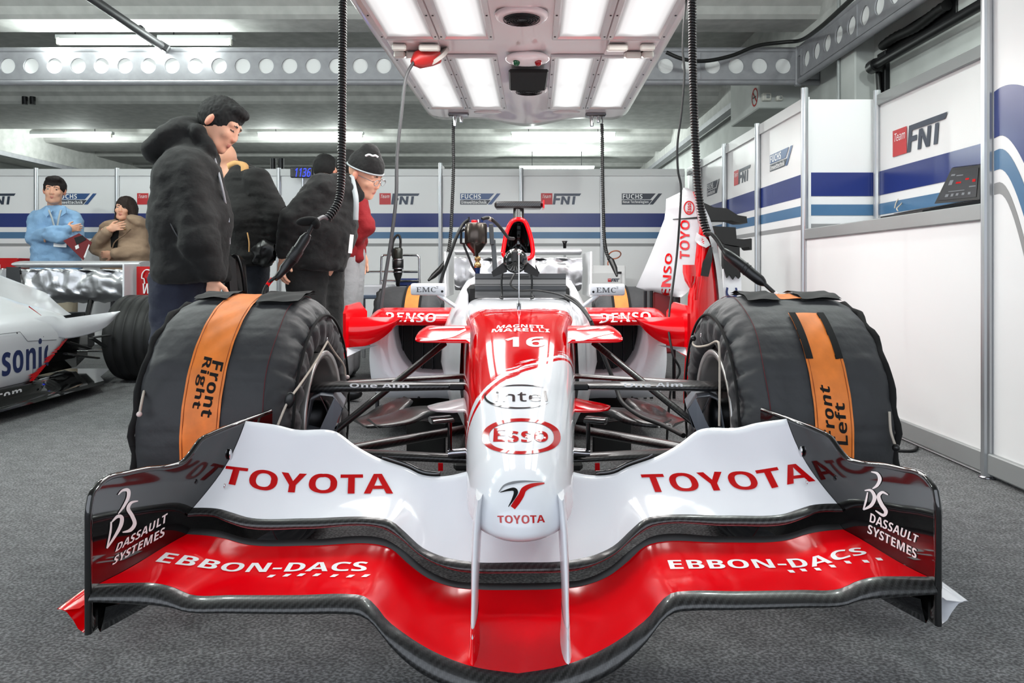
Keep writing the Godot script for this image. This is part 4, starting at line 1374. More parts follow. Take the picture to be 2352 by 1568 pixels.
func suspension(car: Node3D):
	for side in [-1, 1]:
		var m := func(px: float, py: float, d: float): 
			return P(px, py, d) if side < 0 else P(2384 - px, py, d * 1.01)
		var w := MB.new(); arm(w, m.call(1085, 885, 2.02), m.call(716, 888, 2.02), 0.034, 0.0125, 0.8, 1.15)
		var uw := part("upper_wishbone", w, mats.carbon, car)
		w = MB.new(); arm(w, m.call(1085, 862, 2.42), m.call(722, 884, 2.12), 0.022, 0.008); part("upper_wishbone", w, mats.carbon, car)
		w = MB.new(); arm(w, m.call(1020, 788, 2.30), m.call(748, 1006, 2.02), 0.013, 0.0095); part("pushrod", w, mats.carbon, car)
		w = MB.new(); arm(w, m.call(1085, 1053, 1.93), m.call(700, 1035, 2.02), 0.032, 0.0125, 0.85, 1.0); part("lower_wishbone", w, mats.carbon, car)
		w = MB.new(); arm(w, m.call(1085, 982, 2.45), m.call(716, 1046, 2.08), 0.026, 0.014); part("lower_wishbone", w, mats.carbon, car)
		w = MB.new(); arm(w, m.call(1080, 1036, 1.90), m.call(1030, 1040, 1.90), 0.016, 0.010); part("wishbone_joint", w, mats.steel, car)
		w = MB.new(); w.box(m.call(1050, 888, 2.0), Vector3(0.045, 0.016, 0.03), Basis.IDENTITY, 0.004); part("wishbone_joint", w, mats.dark_metal, car)
		# mirrored T-shaped turning tab
		w = MB.new()
		arm(w, m.call(990, 966, 1.88), m.call(1037, 962, 1.90), 0.03, 0.008)
		part("turning_tab", w, mats.carbon_gloss, car)
		w = MB.new(); w.tube([m.call(1033, 966, 1.90), m.call(1033, 1036, 1.90), m.call(1040, 1046, 1.91), m.call(1078, 1046, 1.92)], 0.006, 8); part("tab_stalk", w, mats.carbon_gloss, car)
		text_on(uw, "One Aim", mats.white_print, (func(p): return P(803 + p.x * 137, 889.5 - p.y * 10 + p.x * 1, 1.985)) if side < 0 else (func(p): return P(1433 + p.x * 135, 889 - p.y * 10 - p.x * 1, 1.995)), 0.1)
		# canard on the nose
		w = MB.new()
		var le := [m.call(1080, 788, 2.12), m.call(1010, 787, 2.12), m.call(965, 786, 2.13), m.call(953, 781, 2.14)]
		var tr := [m.call(1080, 747, 2.34), m.call(1010, 748, 2.34), m.call(984, 748, 2.34), m.call(962, 763, 2.28)]
		var rows := []
		for k in 9:
			var a := TAU * k / 8.0
			var row := PackedVector3Array()
			for i in 4:
				var f := 0.5 - 0.5 * cos(a)
				row.append(le[i].lerp(tr[i], f) + Vector3(0, sin(a) * (0.009 if i < 3 else 0.005), 0))
			rows.append(PackedVector3Array(spl(Array(row), 5)))
		w.grid(rows)
		var nw := part("nose_winglet", w, mats.red_paint, car)
		var top := []
		for k in 5:
			var row := PackedVector3Array()
			for i in range(rows[0].size()): row.append(rows[k][i])
			top.append(row)
		var sf := Surf.new(top)
		w = MB.new()
		if side < 0:
			stroke(w, sf, V2([965, 782, 1000, 778, 1040, 770, 1070, 757]), [2, 8, 8, 4], Vector2(0.5, 0.3))
			stroke(w, sf, V2([985, 756, 1010, 753, 1040, 752, 1068, 752]), [1, 4, 4, 3], Vector2(0.5, 0.7))
		else:
			stroke(w, sf, V2([1322, 782, 1340, 778, 1370, 770, 1410, 764]), [3, 9, 8, 2], Vector2(0.5, 0.3))
			stroke(w, sf, V2([1325, 757, 1350, 755, 1380, 753]), [2, 5, 1], Vector2(0.5, 0.7))
		part("brush_stripe", w, mats.white_print, nw)
		# small vane lower down: white at the left, red at the right
		w = MB.new()
		var vr := []
		for k in 9:
			var a := TAU * k / 8.0
			var row := PackedVector3Array()
			for q in [[1082, 908, 945], [1040, 918, 948], [1005, 925, 946], [988, 931, 942], [982, 934, 936]]:
				var f := 0.5 - 0.5 * cos(a)
				row.append(m.call(q[0], q[2], 2.25).lerp(m.call(q[0], q[1], 2.38), f) + Vector3(0, sin(a) * 0.006, 0))
			vr.append(row)
		w.grid(vr)
		part("lower_vane", w, mats.white_paint if side < 0 else mats.red_paint, car)
		# carbon turning vanes and bargeboards further back
		for q in [[[938, 918, 2.9], [905, 935, 2.85], [870, 962, 2.8], [825, 974, 2.75], 26], [[1005, 940, 2.7], [960, 945, 2.65], [915, 962, 2.6], [855, 973, 2.55], 20]]:
			w = MB.new()
			var pa := []
			for k in 4: pa.append(m.call(q[k][0], q[k][1], q[k][2]))
			pa = spl(pa, 6)
			var np: int = pa.size()
			w.sweep(pa, func(k):
				var f := 0.3 + 0.7 * sin(PI * (0.15 + 0.85 * (1.0 - k / float(np))))
				return PackedVector2Array([Vector2(-0.10 * f, 0), Vector2(-0.05 * f, 0.006), Vector2(0.05 * f, 0.012), Vector2(0.10 * f, 0.0), Vector2(0.05 * f, 0.002), Vector2(-0.05 * f, -0.002)]))
			part("turning_vane", w, mats.carbon, car)
		w = MB.new(); w.box((m.call(924, 966, 2.7) + m.call(1032, 1046, 2.7)) * 0.5, Vector3(0.175, 0.13, 0.012), Basis.from_euler(Vector3(0, side * 0.5, 0)), 0.003); part("bargeboard", w, mat("matt_black", Color(0.05, 0.05, 0.052), 0.6), car)
		w = MB.new(); w.box(m.call(1012, 1072, 2.25), Vector3(0.015, 0.024, 0.004)); part("scrutineer_tab", w, mats.red_paint, car)
	# keel and floor
	var f := MB.new()
	f.box(Vector3(0, 0.075, -4.0), Vector3(1.26, 0.02, 1.5), Basis.IDENTITY, 0.005)
	f.box(Vector3(0, 0.085, -2.9), Vector3(0.44, 0.03, 0.9), Basis.IDENTITY, 0.01)
	f.box(Vector3(0, 0.16, -2.25), Vector3(0.06, 0.16, 0.6), Basis.IDENTITY, 0.015)
	part("floor_plate", f, mats.matt_black, car)

func chassis(car: Node3D):
	# cockpit sides rise behind the nose
	for side in [-1, 1]:
		var w := MB.new()
		var rows := []
		for q in [[2.5, -0.75, 0.62], [2.75, -0.35, 0.76], [2.95, -0.1, 0.90], [3.02, 0.30, 0.96], [3.1, 0.7, 1.0], [3.35, 1.0, 1.0], [3.7, 1.1, 1.0], [4.05, 1.2, 1.0]]:
			var k: float = q[1]
			var row := PackedVector3Array()
			for p in [Vector2(0.30, 0.20), Vector2(0.335, 0.36), Vector2(0.325, 0.50), Vector2(0.29, 0.575 + 0.02 * k), Vector2(0.262, 0.60 + 0.06 * k), Vector2(0.242, 0.62 + 0.085 * k), Vector2(0.226, 0.622 + 0.088 * k), Vector2(0.212, 0.60 + 0.08 * k), Vector2(0.205, 0.50)]:
				row.append(Vector3(side * (p.x if q[2] > 0.99 else maxf(p.x * q[2], tab(N_W, q[0]) * 0.93)) + 0.004, p.y, -q[0]))
			rows.append(row)
		w.grid(rows)
		part("cockpit_side", w, mats.white_paint, car)
		# red brush stripe along the cockpit side
		# mirror
		var m := func(px: float, py: float, d: float): return P(px, py, d)
		var c: Vector3 = P(985, 664, 2.95) if side < 0 else P(1393.5, 665, 2.95)
		w = MB.new()
		var rr := []
		for k in 9:
			var a := TAU * k / 8
			pass
		var prof := func(k): 
			var f: float = [0.86, 0.97, 1.0, 1.0, 0.97, 0.86][k]
			var o := PackedVector2Array()
			for e in 20:
				var a := TAU * e / 20
				o.append(Vector2(signf(cos(a)) * pow(absf(cos(a)), 0.55) * 0.035 * f, signf(sin(a)) * pow(absf(sin(a)), 0.55) * 0.0245 * f))
			return o
		w.sweep([c + Vector3(-0.070, 0, 0), c + Vector3(-0.067, 0, 0), c + Vector3(-0.060, 0, 0), c + Vector3(0.060, 0, 0), c + Vector3(0.067, 0, 0), c + Vector3(0.070, 0, 0)], prof)
		var mi := part("mirror", w, mats.white_paint, car)
		text_on(mi, "EMC", mats.black_print, flat_map(c + Vector3(-0.046, -0.011, 0.0365), Vector3(0.078, 0, 0), Vector3(0, 0.02, 0)), 1.0, false, "Droid Serif")
		text_on(mi, "2", mats.black_print, flat_map(c + Vector3(0.034, 0.004, 0.0365), Vector3(0.008, 0, 0), Vector3(0, 0.009, 0)), 1.0, false, "Droid Serif")
		w = MB.new(); w.ball(c + Vector3(-side * 0.058, -0.008, 0.034), Vector3(0.005, 0.005, 0.003)); part("mirror_screw", w, mats.dark_metal, mi)
		w = MB.new()
		arm(w, P(1006, 676, 2.95) if side < 0 else P(1373, 677, 2.95), P(1046, 704, 2.95) if side < 0 else P(1338, 704, 2.95), 0.018, 0.008)
		part("mirror_stalk", w, mats.white_paint, mi)
	var w := MB.new()       # dark cockpit tub
	w.box(Vector3(0.004, 0.42, -3.55), Vector3(0.41, 0.3, 0.95), Basis.IDENTITY, 0.02)
	part("cockpit_tub", w, mats.matt_black if mats.has("matt_black") else mat("matt_black", Color(0.05, 0.05, 0.052), 0.6), car)
	for s in [-1, 1]:      # dark padding either side
		w = MB.new(); w.box(Vector3(s * 0.195, 0.62, -3.4), Vector3(0.045, 0.14, 0.7), Basis.IDENTITY, 0.015)
		part("cockpit_padding", w, mat("padding", Color(0.13, 0.13, 0.13), 0.8), car)
	# airbox: red ring, dark mouth, white engine cover behind
	var ring := []
	for q in [[1155, 580], [1157, 569], [1161, 545], [1167, 524], [1175, 510], [1184, 504.5], [1191, 503.5], [1199, 505], [1207, 511], [1214, 527], [1220, 548], [1223, 566], [1224, 580], [1218, 592], [1191, 598], [1163, 592]]:
		ring.append(P(q[0], q[1], 4.0))
	var full := spl(ring + [ring[0]], 4)
	w = MB.new(); w.tube(full, 0.0125, 10, false); var ab := part("airbox_rim", w, mats.red_paint, car)
	w = MB.new()
	var rows := []
	for q in [[4.0, 1.0], [4.08, 0.9], [4.25, 0.6]]:
		var row := PackedVector3Array()
		var ctr := P(1191, 555, 4.0)
		for p in full: row.append(Vector3(ctr.x + (p.x - ctr.x) * q[1], ctr.y + (p.y - ctr.y) * q[1], -q[0]))
		rows.append(row)
	w.grid(rows); w.fan(rows[2], P(1191, 555, 4.25)); part("airbox_mouth", w, mats.carbon_gloss, ab)
	w = MB.new()
	rows = []
	for q in [[4.28, 0.085, 1.03, 0.34], [4.5, 0.12, 0.96, 0.33], [5.0, 0.07, 0.80, 0.26], [5.3, 0.02, 0.62, 0.12]]:
		var row := PackedVector3Array()
		for e in 25:
			var a := PI * e / 24
			var wd: float = q[1] + (q[3] - q[1]) * pow(1.0 - sin(a), 2.2)
			row.append(Vector3(0.004 - cos(a) * wd, 0.45 + (q[2] - 0.45) * sin(a), -q[0]))
		rows.append(row)
	w.grid(rows)
	for k in rows[0].size() - 1: w.tri(rows[0][k] + Vector3(0, -0.02, 0), rows[0][k + 1] + Vector3(0, -0.02, 0), Vector3(0.004, 0.45, -4.28))
	var sh := []
	for q in [[4.0, 1.0], [4.1, 1.12], [4.3, 1.2]]:
		var row := PackedVector3Array()
		var ctr := P(1191, 555, 4.0)
		for p in full: row.append(Vector3(ctr.x + (p.x - ctr.x) * q[1], ctr.y + (p.y - ctr.y) * q[1], -q[0]))
		sh.append(row)
	w.grid(sh)
	w.box(P(1191, 615, 4.1), Vector3(0.19, 0.16, 0.1), Basis.from_euler(Vector3(-0.2, 0, 0)), 0.02)
	part("engine_cover", w, mats.white_paint, car)
	# T-shaped camera on top
	w = MB.new(); arm(w, P(1191, 505, 4.05), P(1191, 474, 4.08), 0.03, 0.022); part("camera_stem", w, mats.carbon, car)
	w = MB.new(); w.box(P(1191, 472, 4.1), Vector3(0.27, 0.040, 0.13), Basis.IDENTITY, 0.012); var cb := part("camera_bar", w, mats.carbon, car)
	w = MB.new(); w.box(P(1248, 471, 4.08), Vector3(0.008, 0.045, 0.14), Basis.IDENTITY, 0.002); part("camera_cap", w, mats.red_paint, cb)

func rear_end(car: Node3D, x: float, d: float, main: bool):
	var y0 := 0.80 if main else 0.715
	var yf := 0.895 if main else 0.80
	# rear wing wrapped in silver foil, with endplates
	var w := MB.new()
	var pts := []
	for q in [Vector2(-0.05, 0.03), Vector2(-0.06, -0.06), Vector2(-0.03, -0.13), Vector2(0.04, -0.165), Vector2(0.14, -0.16), Vector2(0.24, -0.10), Vector2(0.27, 0.0), Vector2(0.2, 0.02), Vector2(0.0, 0.04)]:
		pts.append(q)
	var nz := FastNoiseLite.new(); nz.frequency = 1.0; nz.fractal_octaves = 2; nz.seed = 3
	var rows := []
	var sp := spl(pts + [pts[0]], 6)
	for k in sp.size():
		var row := PackedVector3Array()
		for i in 61:
			var xx := lerpf(-0.46, 0.46, i / 60.0)
			var q: Vector2 = sp[k]
			var b := 0.034 * nz.get_noise_2d(xx * 7.0 + k * 0.08, k * 0.11 - xx * 3.0)
			row.append(Vector3(x + xx, y0 + q.y * 1.15 * (1.0 if absf(xx) < 0.45 else 0.97) + b * 0.6, -(d + 0.25 + q.x) + b))
		rows.append(row)
	w.grid(rows); part("foil_cover", w, mats.foil, car, "crinkled silver cover over the rear wing")
	w = MB.new()
	arm(w, Vector3(x - 0.47, yf, -d - 0.45), Vector3(x + 0.47, yf, -d - 0.45), 0.12, 0.025); part("rear_flap", w, mat("wing_silver", Color(0.78, 0.78, 0.79), 0.3, 0.4), car)
	for s in [-1, 1]:
		w = MB.new(); w.box(Vector3(x + s * 0.51, y0 - 0.075, -d - (0.35 if main else 0.16)), Vector3(0.014, 0.32, 0.62 if main else 0.22), Basis.IDENTITY, 0.004)
		part("rear_endplate", w, mats.white_paint, car)
		w = MB.new(); w.tube([Vector3(x + s * 0.16, 0.38, -d - 0.2), Vector3(x + s * 0.16, y0 - 0.1, -d - 0.3)], 0.02, 8); part("wing_strut", w, mats.carbon_gloss, car)
	w = MB.new(); w.box(Vector3(x, 0.3, -d - 0.05), Vector3(0.34, 0.3, 0.6), Basis.IDENTITY, 0.06); part("gearbox", w, mats.dark_metal, car)
	for s in [-1, 1]:
		w = MB.new(); arm(w, Vector3(x + s * 0.12, 0.40, -d + 0.1), Vector3(x + s * 0.6, 0.44, -d), 0.03, 0.01); part("rear_wishbone", w, mats.carbon_gloss, car)
		w = MB.new(); arm(w, Vector3(x + s * 0.12, 0.22, -d + 0.2), Vector3(x + s * 0.6, 0.2, -d), 0.03, 0.01); part("rear_wishbone", w, mats.carbon_gloss, car)
		w = MB.new()
		var xf := Transform3D(Basis(Vector3(0, 1, 0), Vector3(s, 0, 0), Vector3(0, 0, s)), Vector3(x + s * 0.72, 0.314 if main else 0.292, -d))
		xf.basis = xf.basis.scaled_local(Vector3(0.885, 1.0, 0.885))
		var pr := [Vector2(0.0, -0.16), Vector2(0.17, -0.17), Vector2(0.2, -0.19), Vector2(0.29, -0.185), Vector2(0.32, -0.165), Vector2(0.33, -0.14)]
		for g in [-0.10, -0.035, 0.035, 0.10]:
			for o in [Vector2(0.33, -0.009), Vector2(0.325, -0.006), Vector2(0.325, 0.006), Vector2(0.33, 0.009)]: pr.append(Vector2(o.x, g + o.y))
		pr += [Vector2(0.33, 0.14), Vector2(0.32, 0.165), Vector2(0.29, 0.185), Vector2(0.2, 0.19), Vector2(0.17, 0.17), Vector2(0.15, 0.1), Vector2(0.0, 0.09)]
		w.lathe(pr, xf, 64); part("tyre", w, mats.tyre, car)

func sidepod(car: Node3D, side: int):
	var sx := func(px: float) -> float: return px if side < 0 else 2380.0 - px
	var m := func(px: float, py: float, d: float): return P(sx.call(px), py, d)
	# rings: tunnel, mouth, lip, outer skin, rear
	var mouth := [[905, 748], [906, 770], [912, 798], [922, 822], [938, 842], [958, 853], [990, 856], [1016, 856], [1026, 850], [1029, 835], [1029, 800], [1029, 770], [1027, 750], [990, 746], [950, 746]]
	var outer := [[862, 742], [846, 775], [840, 810], [841, 850], [848, 890], [866, 917], [930, 921], [1000, 921], [1060, 921], [1075, 880], [1078, 820], [1075, 770], [1065, 735], [1000, 722], [920, 722]]
	var mk := func(a: Array, d: float, k: float, dx: float) -> PackedVector3Array:
		var o := []
		var c: Vector3 = m.call(965, 810, d)
		for q in a:
			var p: Vector3 = m.call(q[0], q[1], 3.35)
			p.z = -d
			o.append(Vector3(c.x + (p.x - c.x) * k + dx * side, c.y + (p.y - c.y) * k, -d))
		o.append(o[0])
		return PackedVector3Array(spl(o, 4))
	var w := MB.new()
	w.grid([mk.call(mouth, 3.50, 1.0, 0), mk.call(mouth, 3.36, 1.0, 0), mk.call(mouth, 3.33, 1.03, 0), mk.call(outer, 3.40, 0.97, 0), mk.call(outer, 3.45, 1.0, 0), mk.call(outer, 3.8, 1.02, 0.0), mk.call(outer, 4.3, 0.9, -0.03), mk.call(outer, 4.8, 0.6, -0.12)])
	var sp := part("sidepod", w, mats.white_paint, car)
	w = MB.new()
	var r0: PackedVector3Array = mk.call(mouth, 3.48, 1.02, 0)
	w.fan(r0, m.call(965, 805, 3.48))
	part("radiator", w, mats.mesh_black, sp)
	for k in 5:
		w = MB.new(); w.box(m.call(925 + k * 23, 800, 3.47), Vector3(0.006, 0.22, 0.02)); part("radiator_fin", w, mats.dark_metal, sp)
	# red shoulder with lettering
	w = MB.new()
	var rows := []
	for q in [[747, 3.22], [741, 3.19], [733, 3.19], [724, 3.22], [714, 3.32], [707, 3.45], [706, 3.7]]:
		var row := PackedVector3Array()
		for e in 25:
			var f := e / 24.0
			var px := lerpf(851, 1062, f)
			var dip: float = pow(maxf(0.0, 1.0 - f / 0.16), 2.0) * 20.0
			row.append(m.call(px, minf(q[0] + dip * (1.0 - (q[0] - 706) / 41.0), 747.0), q[1]))
		rows.append(row)
	w.grid(rows)
	var sd := part("sidepod_shoulder", w, mats.red_paint, car)
	var sf := Surf.new(rows)
	sf.off = 0.005
	var a := V2([880, 738, 1000, 740]) if side < 0 else V2([1376, 741, 1496, 737])
	var b := V2([888, 719, 1002, 722]) if side < 0 else V2([1380, 722, 1493, 718])
	text_on(sd, "DENSO", mats.white_print, on(sf, a, b, Vector2(0.4, 0.4)), 0.015)
	# red inner strip beside the mouth (left only is red)
	w = MB.new(); w.flat()
	w.quad(m.call(1030, 752, 3.30), m.call(1078, 760, 3.1), m.call(1078, 858, 3.1), m.call(1030, 856, 3.30))
	part("chassis_flank", w, mats.red_paint if side < 0 else mats.white_paint, car)
	# curved fence and outer endplate
	w = MB.new()
	rows = []
	for k in 9:
		var v := k / 8.0
		var row := PackedVector3Array()
		for e in 17:
			var u := e / 16.0
			var px := lerpf(797, 923, u)
			var low: float = 798.0 - 68.0 * pow(u, 2.6)
			row.append(m.call(px, lerpf(728, low, v), 3.05 - 0.025 * sin(PI * v) + 0.05 * u))
		rows.append(row)
	w.grid(rows)
	part("fence", w, mats.red_paint, car)
	w = MB.new()
	var po := PackedVector2Array()
	for q in [[2.98, 0.39], [2.98, 0.575], [3.02, 0.605], [3.25, 0.61], [3.40, 0.56], [3.40, 0.42], [3.2, 0.40]]: po.append(Vector2(q[0], q[1]))
	w.prism(po, Transform3D(Basis(Vector3(0, 0, -1), Vector3(0, 1, 0), Vector3(1, 0, 0)), Vector3(side * 0.71, 0, 0)), 0.012)
	part("fence_endplate", w, mats.red_paint, car)
	w = MB.new(); w.flat()
	w.quad(m.call(797, 798, 3.0), m.call(870, 792, 3.05), m.call(830, 803, 3.05), m.call(797, 819, 2.98))
	part("fence_foot", w, mats.white_paint, car)
	for q in [928, 962]:
		w = MB.new(); w.ball(m.call(q, 913, 3.34), Vector3(0.006, 0.006, 0.006), Basis.IDENTITY, 8, 6); part("floor_bolt", w, mats.dark_metal, sp)

# ---------------------------------------------------------------- tyre blankets
func blanket(label: String, x: float, y: float, d: float, side: float, r: float, hw: float, fine: bool) -> Array:
	var t := thing("tyre_blanket", label, "tyre blanket", "tyre blankets on the main car", Vector3(x, 0, -d))
	var c := Vector3(x, y, -d)
	var nz := FastNoiseLite.new(); nz.frequency = 1.0; nz.fractal_octaves = 3; nz.seed = int(absf(x) * 100 + d * 10)
	# profile over t: -1 outer side .. 1 inner side (towards the car)
	var pr := [Vector2(-0.94, 0.74), Vector2(-0.985, 0.83), Vector2(-0.985, 0.90), Vector2(-0.94, 0.945), Vector2(-0.80, 0.98), Vector2(-0.5, 1.0), Vector2(0.0, 1.003), Vector2(0.42, 1.0), Vector2(0.62, 0.992), Vector2(0.70, 0.978), Vector2(0.83, 0.925), Vector2(0.92, 0.86), Vector2(0.965, 0.78), Vector2(0.975, 0.70), Vector2(0.955, 0.635), Vector2(0.90, 0.60), Vector2(0.80, 0.59)]
	var sp := spl(pr, 6 if fine else 2)
	var na := 288 if fine else 72
	var rows := []
	for k in sp.size():
		var q: Vector2 = sp[k]
		var inn := smoothstep(0.60, 0.98, q.x) * smoothstep(0.5, 0.62, q.y)     # how much this ring belongs to the gathered inner side
		var row := PackedVector3Array()
		for j in na + 1:
			var a := TAU * (j % na) / na
			var ca := cos(a); var sa := sin(a)
			var n1 := nz.get_noise_3d(ca * 3.0, sa * 3.0, q.x * 2.0)
			var n2 := nz.get_noise_3d(ca * 9.0, sa * 9.0, q.y * 5.0)
			var ph := a * 11.0 + n1 * 1.6
			var fold := pow(absf(sin(ph)), 0.42) * inn                              # puffed quilts between sharp creases
			var rr := r * q.y + 0.004 * n1 + 0.0025 * n2 + 0.007 * (fold - 0.6 * inn) * (0.5 if q.y > 0.9 else 1.0)
			var xx := q.x * hw + (0.013 * (fold - 0.75 * inn) + 0.004 * n2 * inn)
			if absf(q.y - 0.80) < 0.02 and q.x > 0.8: xx -= 0.004
			row.append(c + Vector3(-side * xx, sa * rr, ca * rr))       # a = 0 faces the camera, a = 90 degrees is the top
		rows.append(row)
	var w := MB.new(); w.grid(rows)
	part("cover", w, mats.blanket, t, "padded black blanket cover")
	w = MB.new()      # thick ruffled hem on the outer side
	var hem := []
	for j in 97:
		var a := TAU * (j % 96) / 96
		hem.append(c + Vector3(side * hw * (0.985 + 0.02 * sin(a * 17)), sin(a) * r * (0.935 + 0.012 * sin(a * 23.0)), cos(a) * r * (0.935 + 0.012 * sin(a * 23.0))))
	w.tube(hem, 0.0085 if fine else 0.008, 8, false)
	part("hem", w, mats.velcro, t)
	return [t, c]

func cyl(c: Vector3, r: float, x0: float, x1: float, a0: float, a1: float, n := 48, wob := 0.0) -> Array:    # a patch on the tread
	var rows := []
	for i in n + 1:
		var a := lerpf(a0, a1, float(i) / n)
		var row := PackedVector3Array()
		for e in 9:
			var rr := r + wob * sin(a * 13.0 + e * 0.7) * 0.5 + wob * sin(a * 29.0 - e)
			row.append(Vector3(lerpf(x0, x1, e / 8.0), c.y + sin(a) * rr, c.z + cos(a) * rr))
		rows.append(row)
	return rows

func seam(t: Node3D, c: Vector3, r: float, x: float, m: Material, rad := 0.0011):
	var w := MB.new()
	var pa := []
	for j in 80:
		var a := lerpf(-0.9, 2.0, j / 79.0)
		pa.append(Vector3(x + 0.002 * sin(a * 9), c.y + sin(a) * r, c.z + cos(a) * r))
	w.tube(pa, rad, 5); part("seam", w, m, t)

func blankets():
	var seam_red := mat("seam_red", Color(0.32, 0.07, 0.11), 0.8)
	var stitch := mat("stitch", Color(0.55, 0.25, 0.06), 0.8)
	var R := 0.343
	var lf := blanket("black tyre blanket with an orange band lettered Front Right", -0.732, 0.335, 2.045, -1.0, R, 0.19, true)
	var rt := blanket("black tyre blanket with an orange band lettered Front Left", 0.732, 0.335, 2.075, 1.0, R, 0.19, true)
	for k in 2:
		var t: Node3D = [lf, rt][k][0]
		var c: Vector3 = [lf, rt][k][1]
		var cx: float = [-0.749, 0.757][k]
		var a1: float = 1.75 if k == 0 else 1.06
		var band := cyl(c, R + 0.0065, cx - 0.046, cx + 0.046, -1.2, a1, 60, 0.0008)
		var w := MB.new(); w.grid(band)
		w.grid(cyl(c, R - 0.01, cx - 0.046, cx + 0.046, -1.2, a1, 40))
		var bd := part("orange_band", w, mats.orange_band, t, "orange cloth band with lettering")
		w = MB.new()
		for s in [-0.040, 0.040]:
			var pa := []
			for j in 60:
				var a := lerpf(-1.1, a1 - 0.02, j / 59.0)
				pa.append(Vector3(cx + s, c.y + sin(a) * (R + 0.0072), c.z + cos(a) * (R + 0.0072)))
			w.tube(pa, 0.0008, 4)
		part("stitching", w, stitch, bd).set_meta("kind", "stuff")
		seam(t, c, R * 1.0 - 0.0005, c.x + (0.125 if k == 0 else -0.125), seam_red)
		var s := Surf.new(band)
		s.off = 0.0012
		if k == 0:
			text_on(bd, "Front", mats.velcro, on(s, V2([488, 827, 475, 890, 461, 956]), V2([514, 833, 500, 895, 486, 960]), Vector2(0.5, 0.6)), 0.03)
			text_on(bd, "Right", mats.velcro, on(s, V2([464, 817, 449, 875, 436, 936]), V2([489, 823, 474, 880, 461, 940]), Vector2(0.5, 0.6)), 0.03)
		else:
			text_on(bd, "Front", mats.velcro, on(s, V2([1919, 1010, 1915, 950, 1905, 888]), V2([1893, 1007, 1890, 945, 1880, 882]), Vector2(0.5, 0.6)), 0.03)
			text_on(bd, "Left", mats.velcro, on(s, V2([1948, 1022, 1945, 975, 1939, 926]), V2([1921, 1020, 1920, 973, 1914, 924]), Vector2(0.5, 0.6)), 0.03)
			for e in [-0.037, 0.037]:
				w = MB.new(); w.grid(cyl(c, R + 0.009, cx + e - 0.009, cx + e + 0.009, 0.60, 1.055, 20)); w.grid(cyl(c, R + 0.006, cx + e - 0.009, cx + e + 0.009, 0.60, 1.055, 20))
				part("hook_strip", w, mats.velcro, bd)
			w = MB.new(); w.grid(cyl(c, R + 0.0065, cx - 0.05, cx + 0.05, 1.32, 1.9, 24, 0.001)); part("orange_band", w, mats.orange_band, t)
		# lifted flaps over the top
		for q in ([[-0.875, -0.785, 1.30, 1.75], [-0.70, -0.585, 1.22, 1.7]] if k == 0 else [[0.625, 0.715, 1.25, 1.75], [0.775, 0.885, 1.28, 1.7]]):
			w = MB.new()
			w.grid(cyl(c, R + 0.013, q[0], q[1], q[2], q[3], 24, 0.0018)); w.grid(cyl(c, R + 0.007, q[0], q[1], q[2], q[3], 24, 0.001))
			part("flap", w, mat("flap_black", Color(0.07, 0.072, 0.078), 0.75), t)
		# taped seam round the gathered inner side
		w = MB.new()
		var pa2 := []
		for e in 90:
			var a := TAU * e / 89.0
			pa2.append(Vector3(c.x - signf(c.x) * 0.185, c.y + sin(a) * R * 0.845, c.z + cos(a) * R * 0.845))
		w.tube(pa2, 0.004, 6, false); part("tape", w, mats.velcro, t)
	# draw cords
	var cords := [[lf[0], [[752, 784, 2.02], [722, 835, 1.90], [690, 882, 1.79], [668, 912, 1.725], [655, 935, 1.70], [638, 976, 1.675]]], [lf[0], [[752, 784, 2.03], [770, 812, 2.1], [789, 838, 2.16], [793, 862, 2.18]]],
		[lf[0], [[331, 898, 1.74], [326, 920, 1.71], [321, 948, 1.70]]], [rt[0], [[1594, 779, 2.15], [1592, 790, 2.14], [1602, 796, 2.1], [1625, 793, 2.0], [1646, 784, 1.93], [1652, 800, 1.90], [1653, 880, 1.89], [1652, 978, 1.88]]],
		[rt[0], [[2043, 945, 1.74], [2046, 990, 1.73], [2056, 1022, 1.73]]]]
	for q in cords:
		var pa := []
		for p in q[1]: pa.append(P(p[0], p[1], p[2]))
		var w := MB.new(); w.tube(spl(pa, 6), 0.0032, 6); part("draw_cord", w, mats.cord, q[0])
	var w := MB.new(); w.ball(P(665, 919, 1.71), Vector3(0.012, 0.020, 0.008), Basis.from_euler(Vector3(0, 0, -0.2))); part("toggle", w, mats.black_plastic, lf[0])
	for q in [[320, 951, 1.695], [798, 866, 2.18]]:
		w = MB.new(); w.ball(P(q[0], q[1], q[2]), Vector3.ONE * 0.0065); part("cord_bead", w, mat("bead", Color(0.85, 0.78, 0.76), 0.4), lf[0])
	for q in [[1592, 777, 2.15], [2058, 1028, 1.72]]:
		w = MB.new(); w.ball(P(q[0], q[1], q[2]), Vector3.ONE * 0.009); part("cord_lock", w, mats.black_plastic, rt[0])
	w = MB.new()
	for q in [[752, 780, 2.03, 0], [718, 800, 2.0, 0], [1610, 770, 2.1, 1]]:
		var ring := []
		for e in 13: ring.append(P(q[0], q[1], q[2] - 0.005) + Vector3(0, cos(TAU * e / 12) * 0.005, sin(TAU * e / 12) * 0.005))
		w.tube(ring, 0.0013, 5, false)
	part("eyelets", w, mats.chrome, lf[0]).set_meta("kind", "stuff")
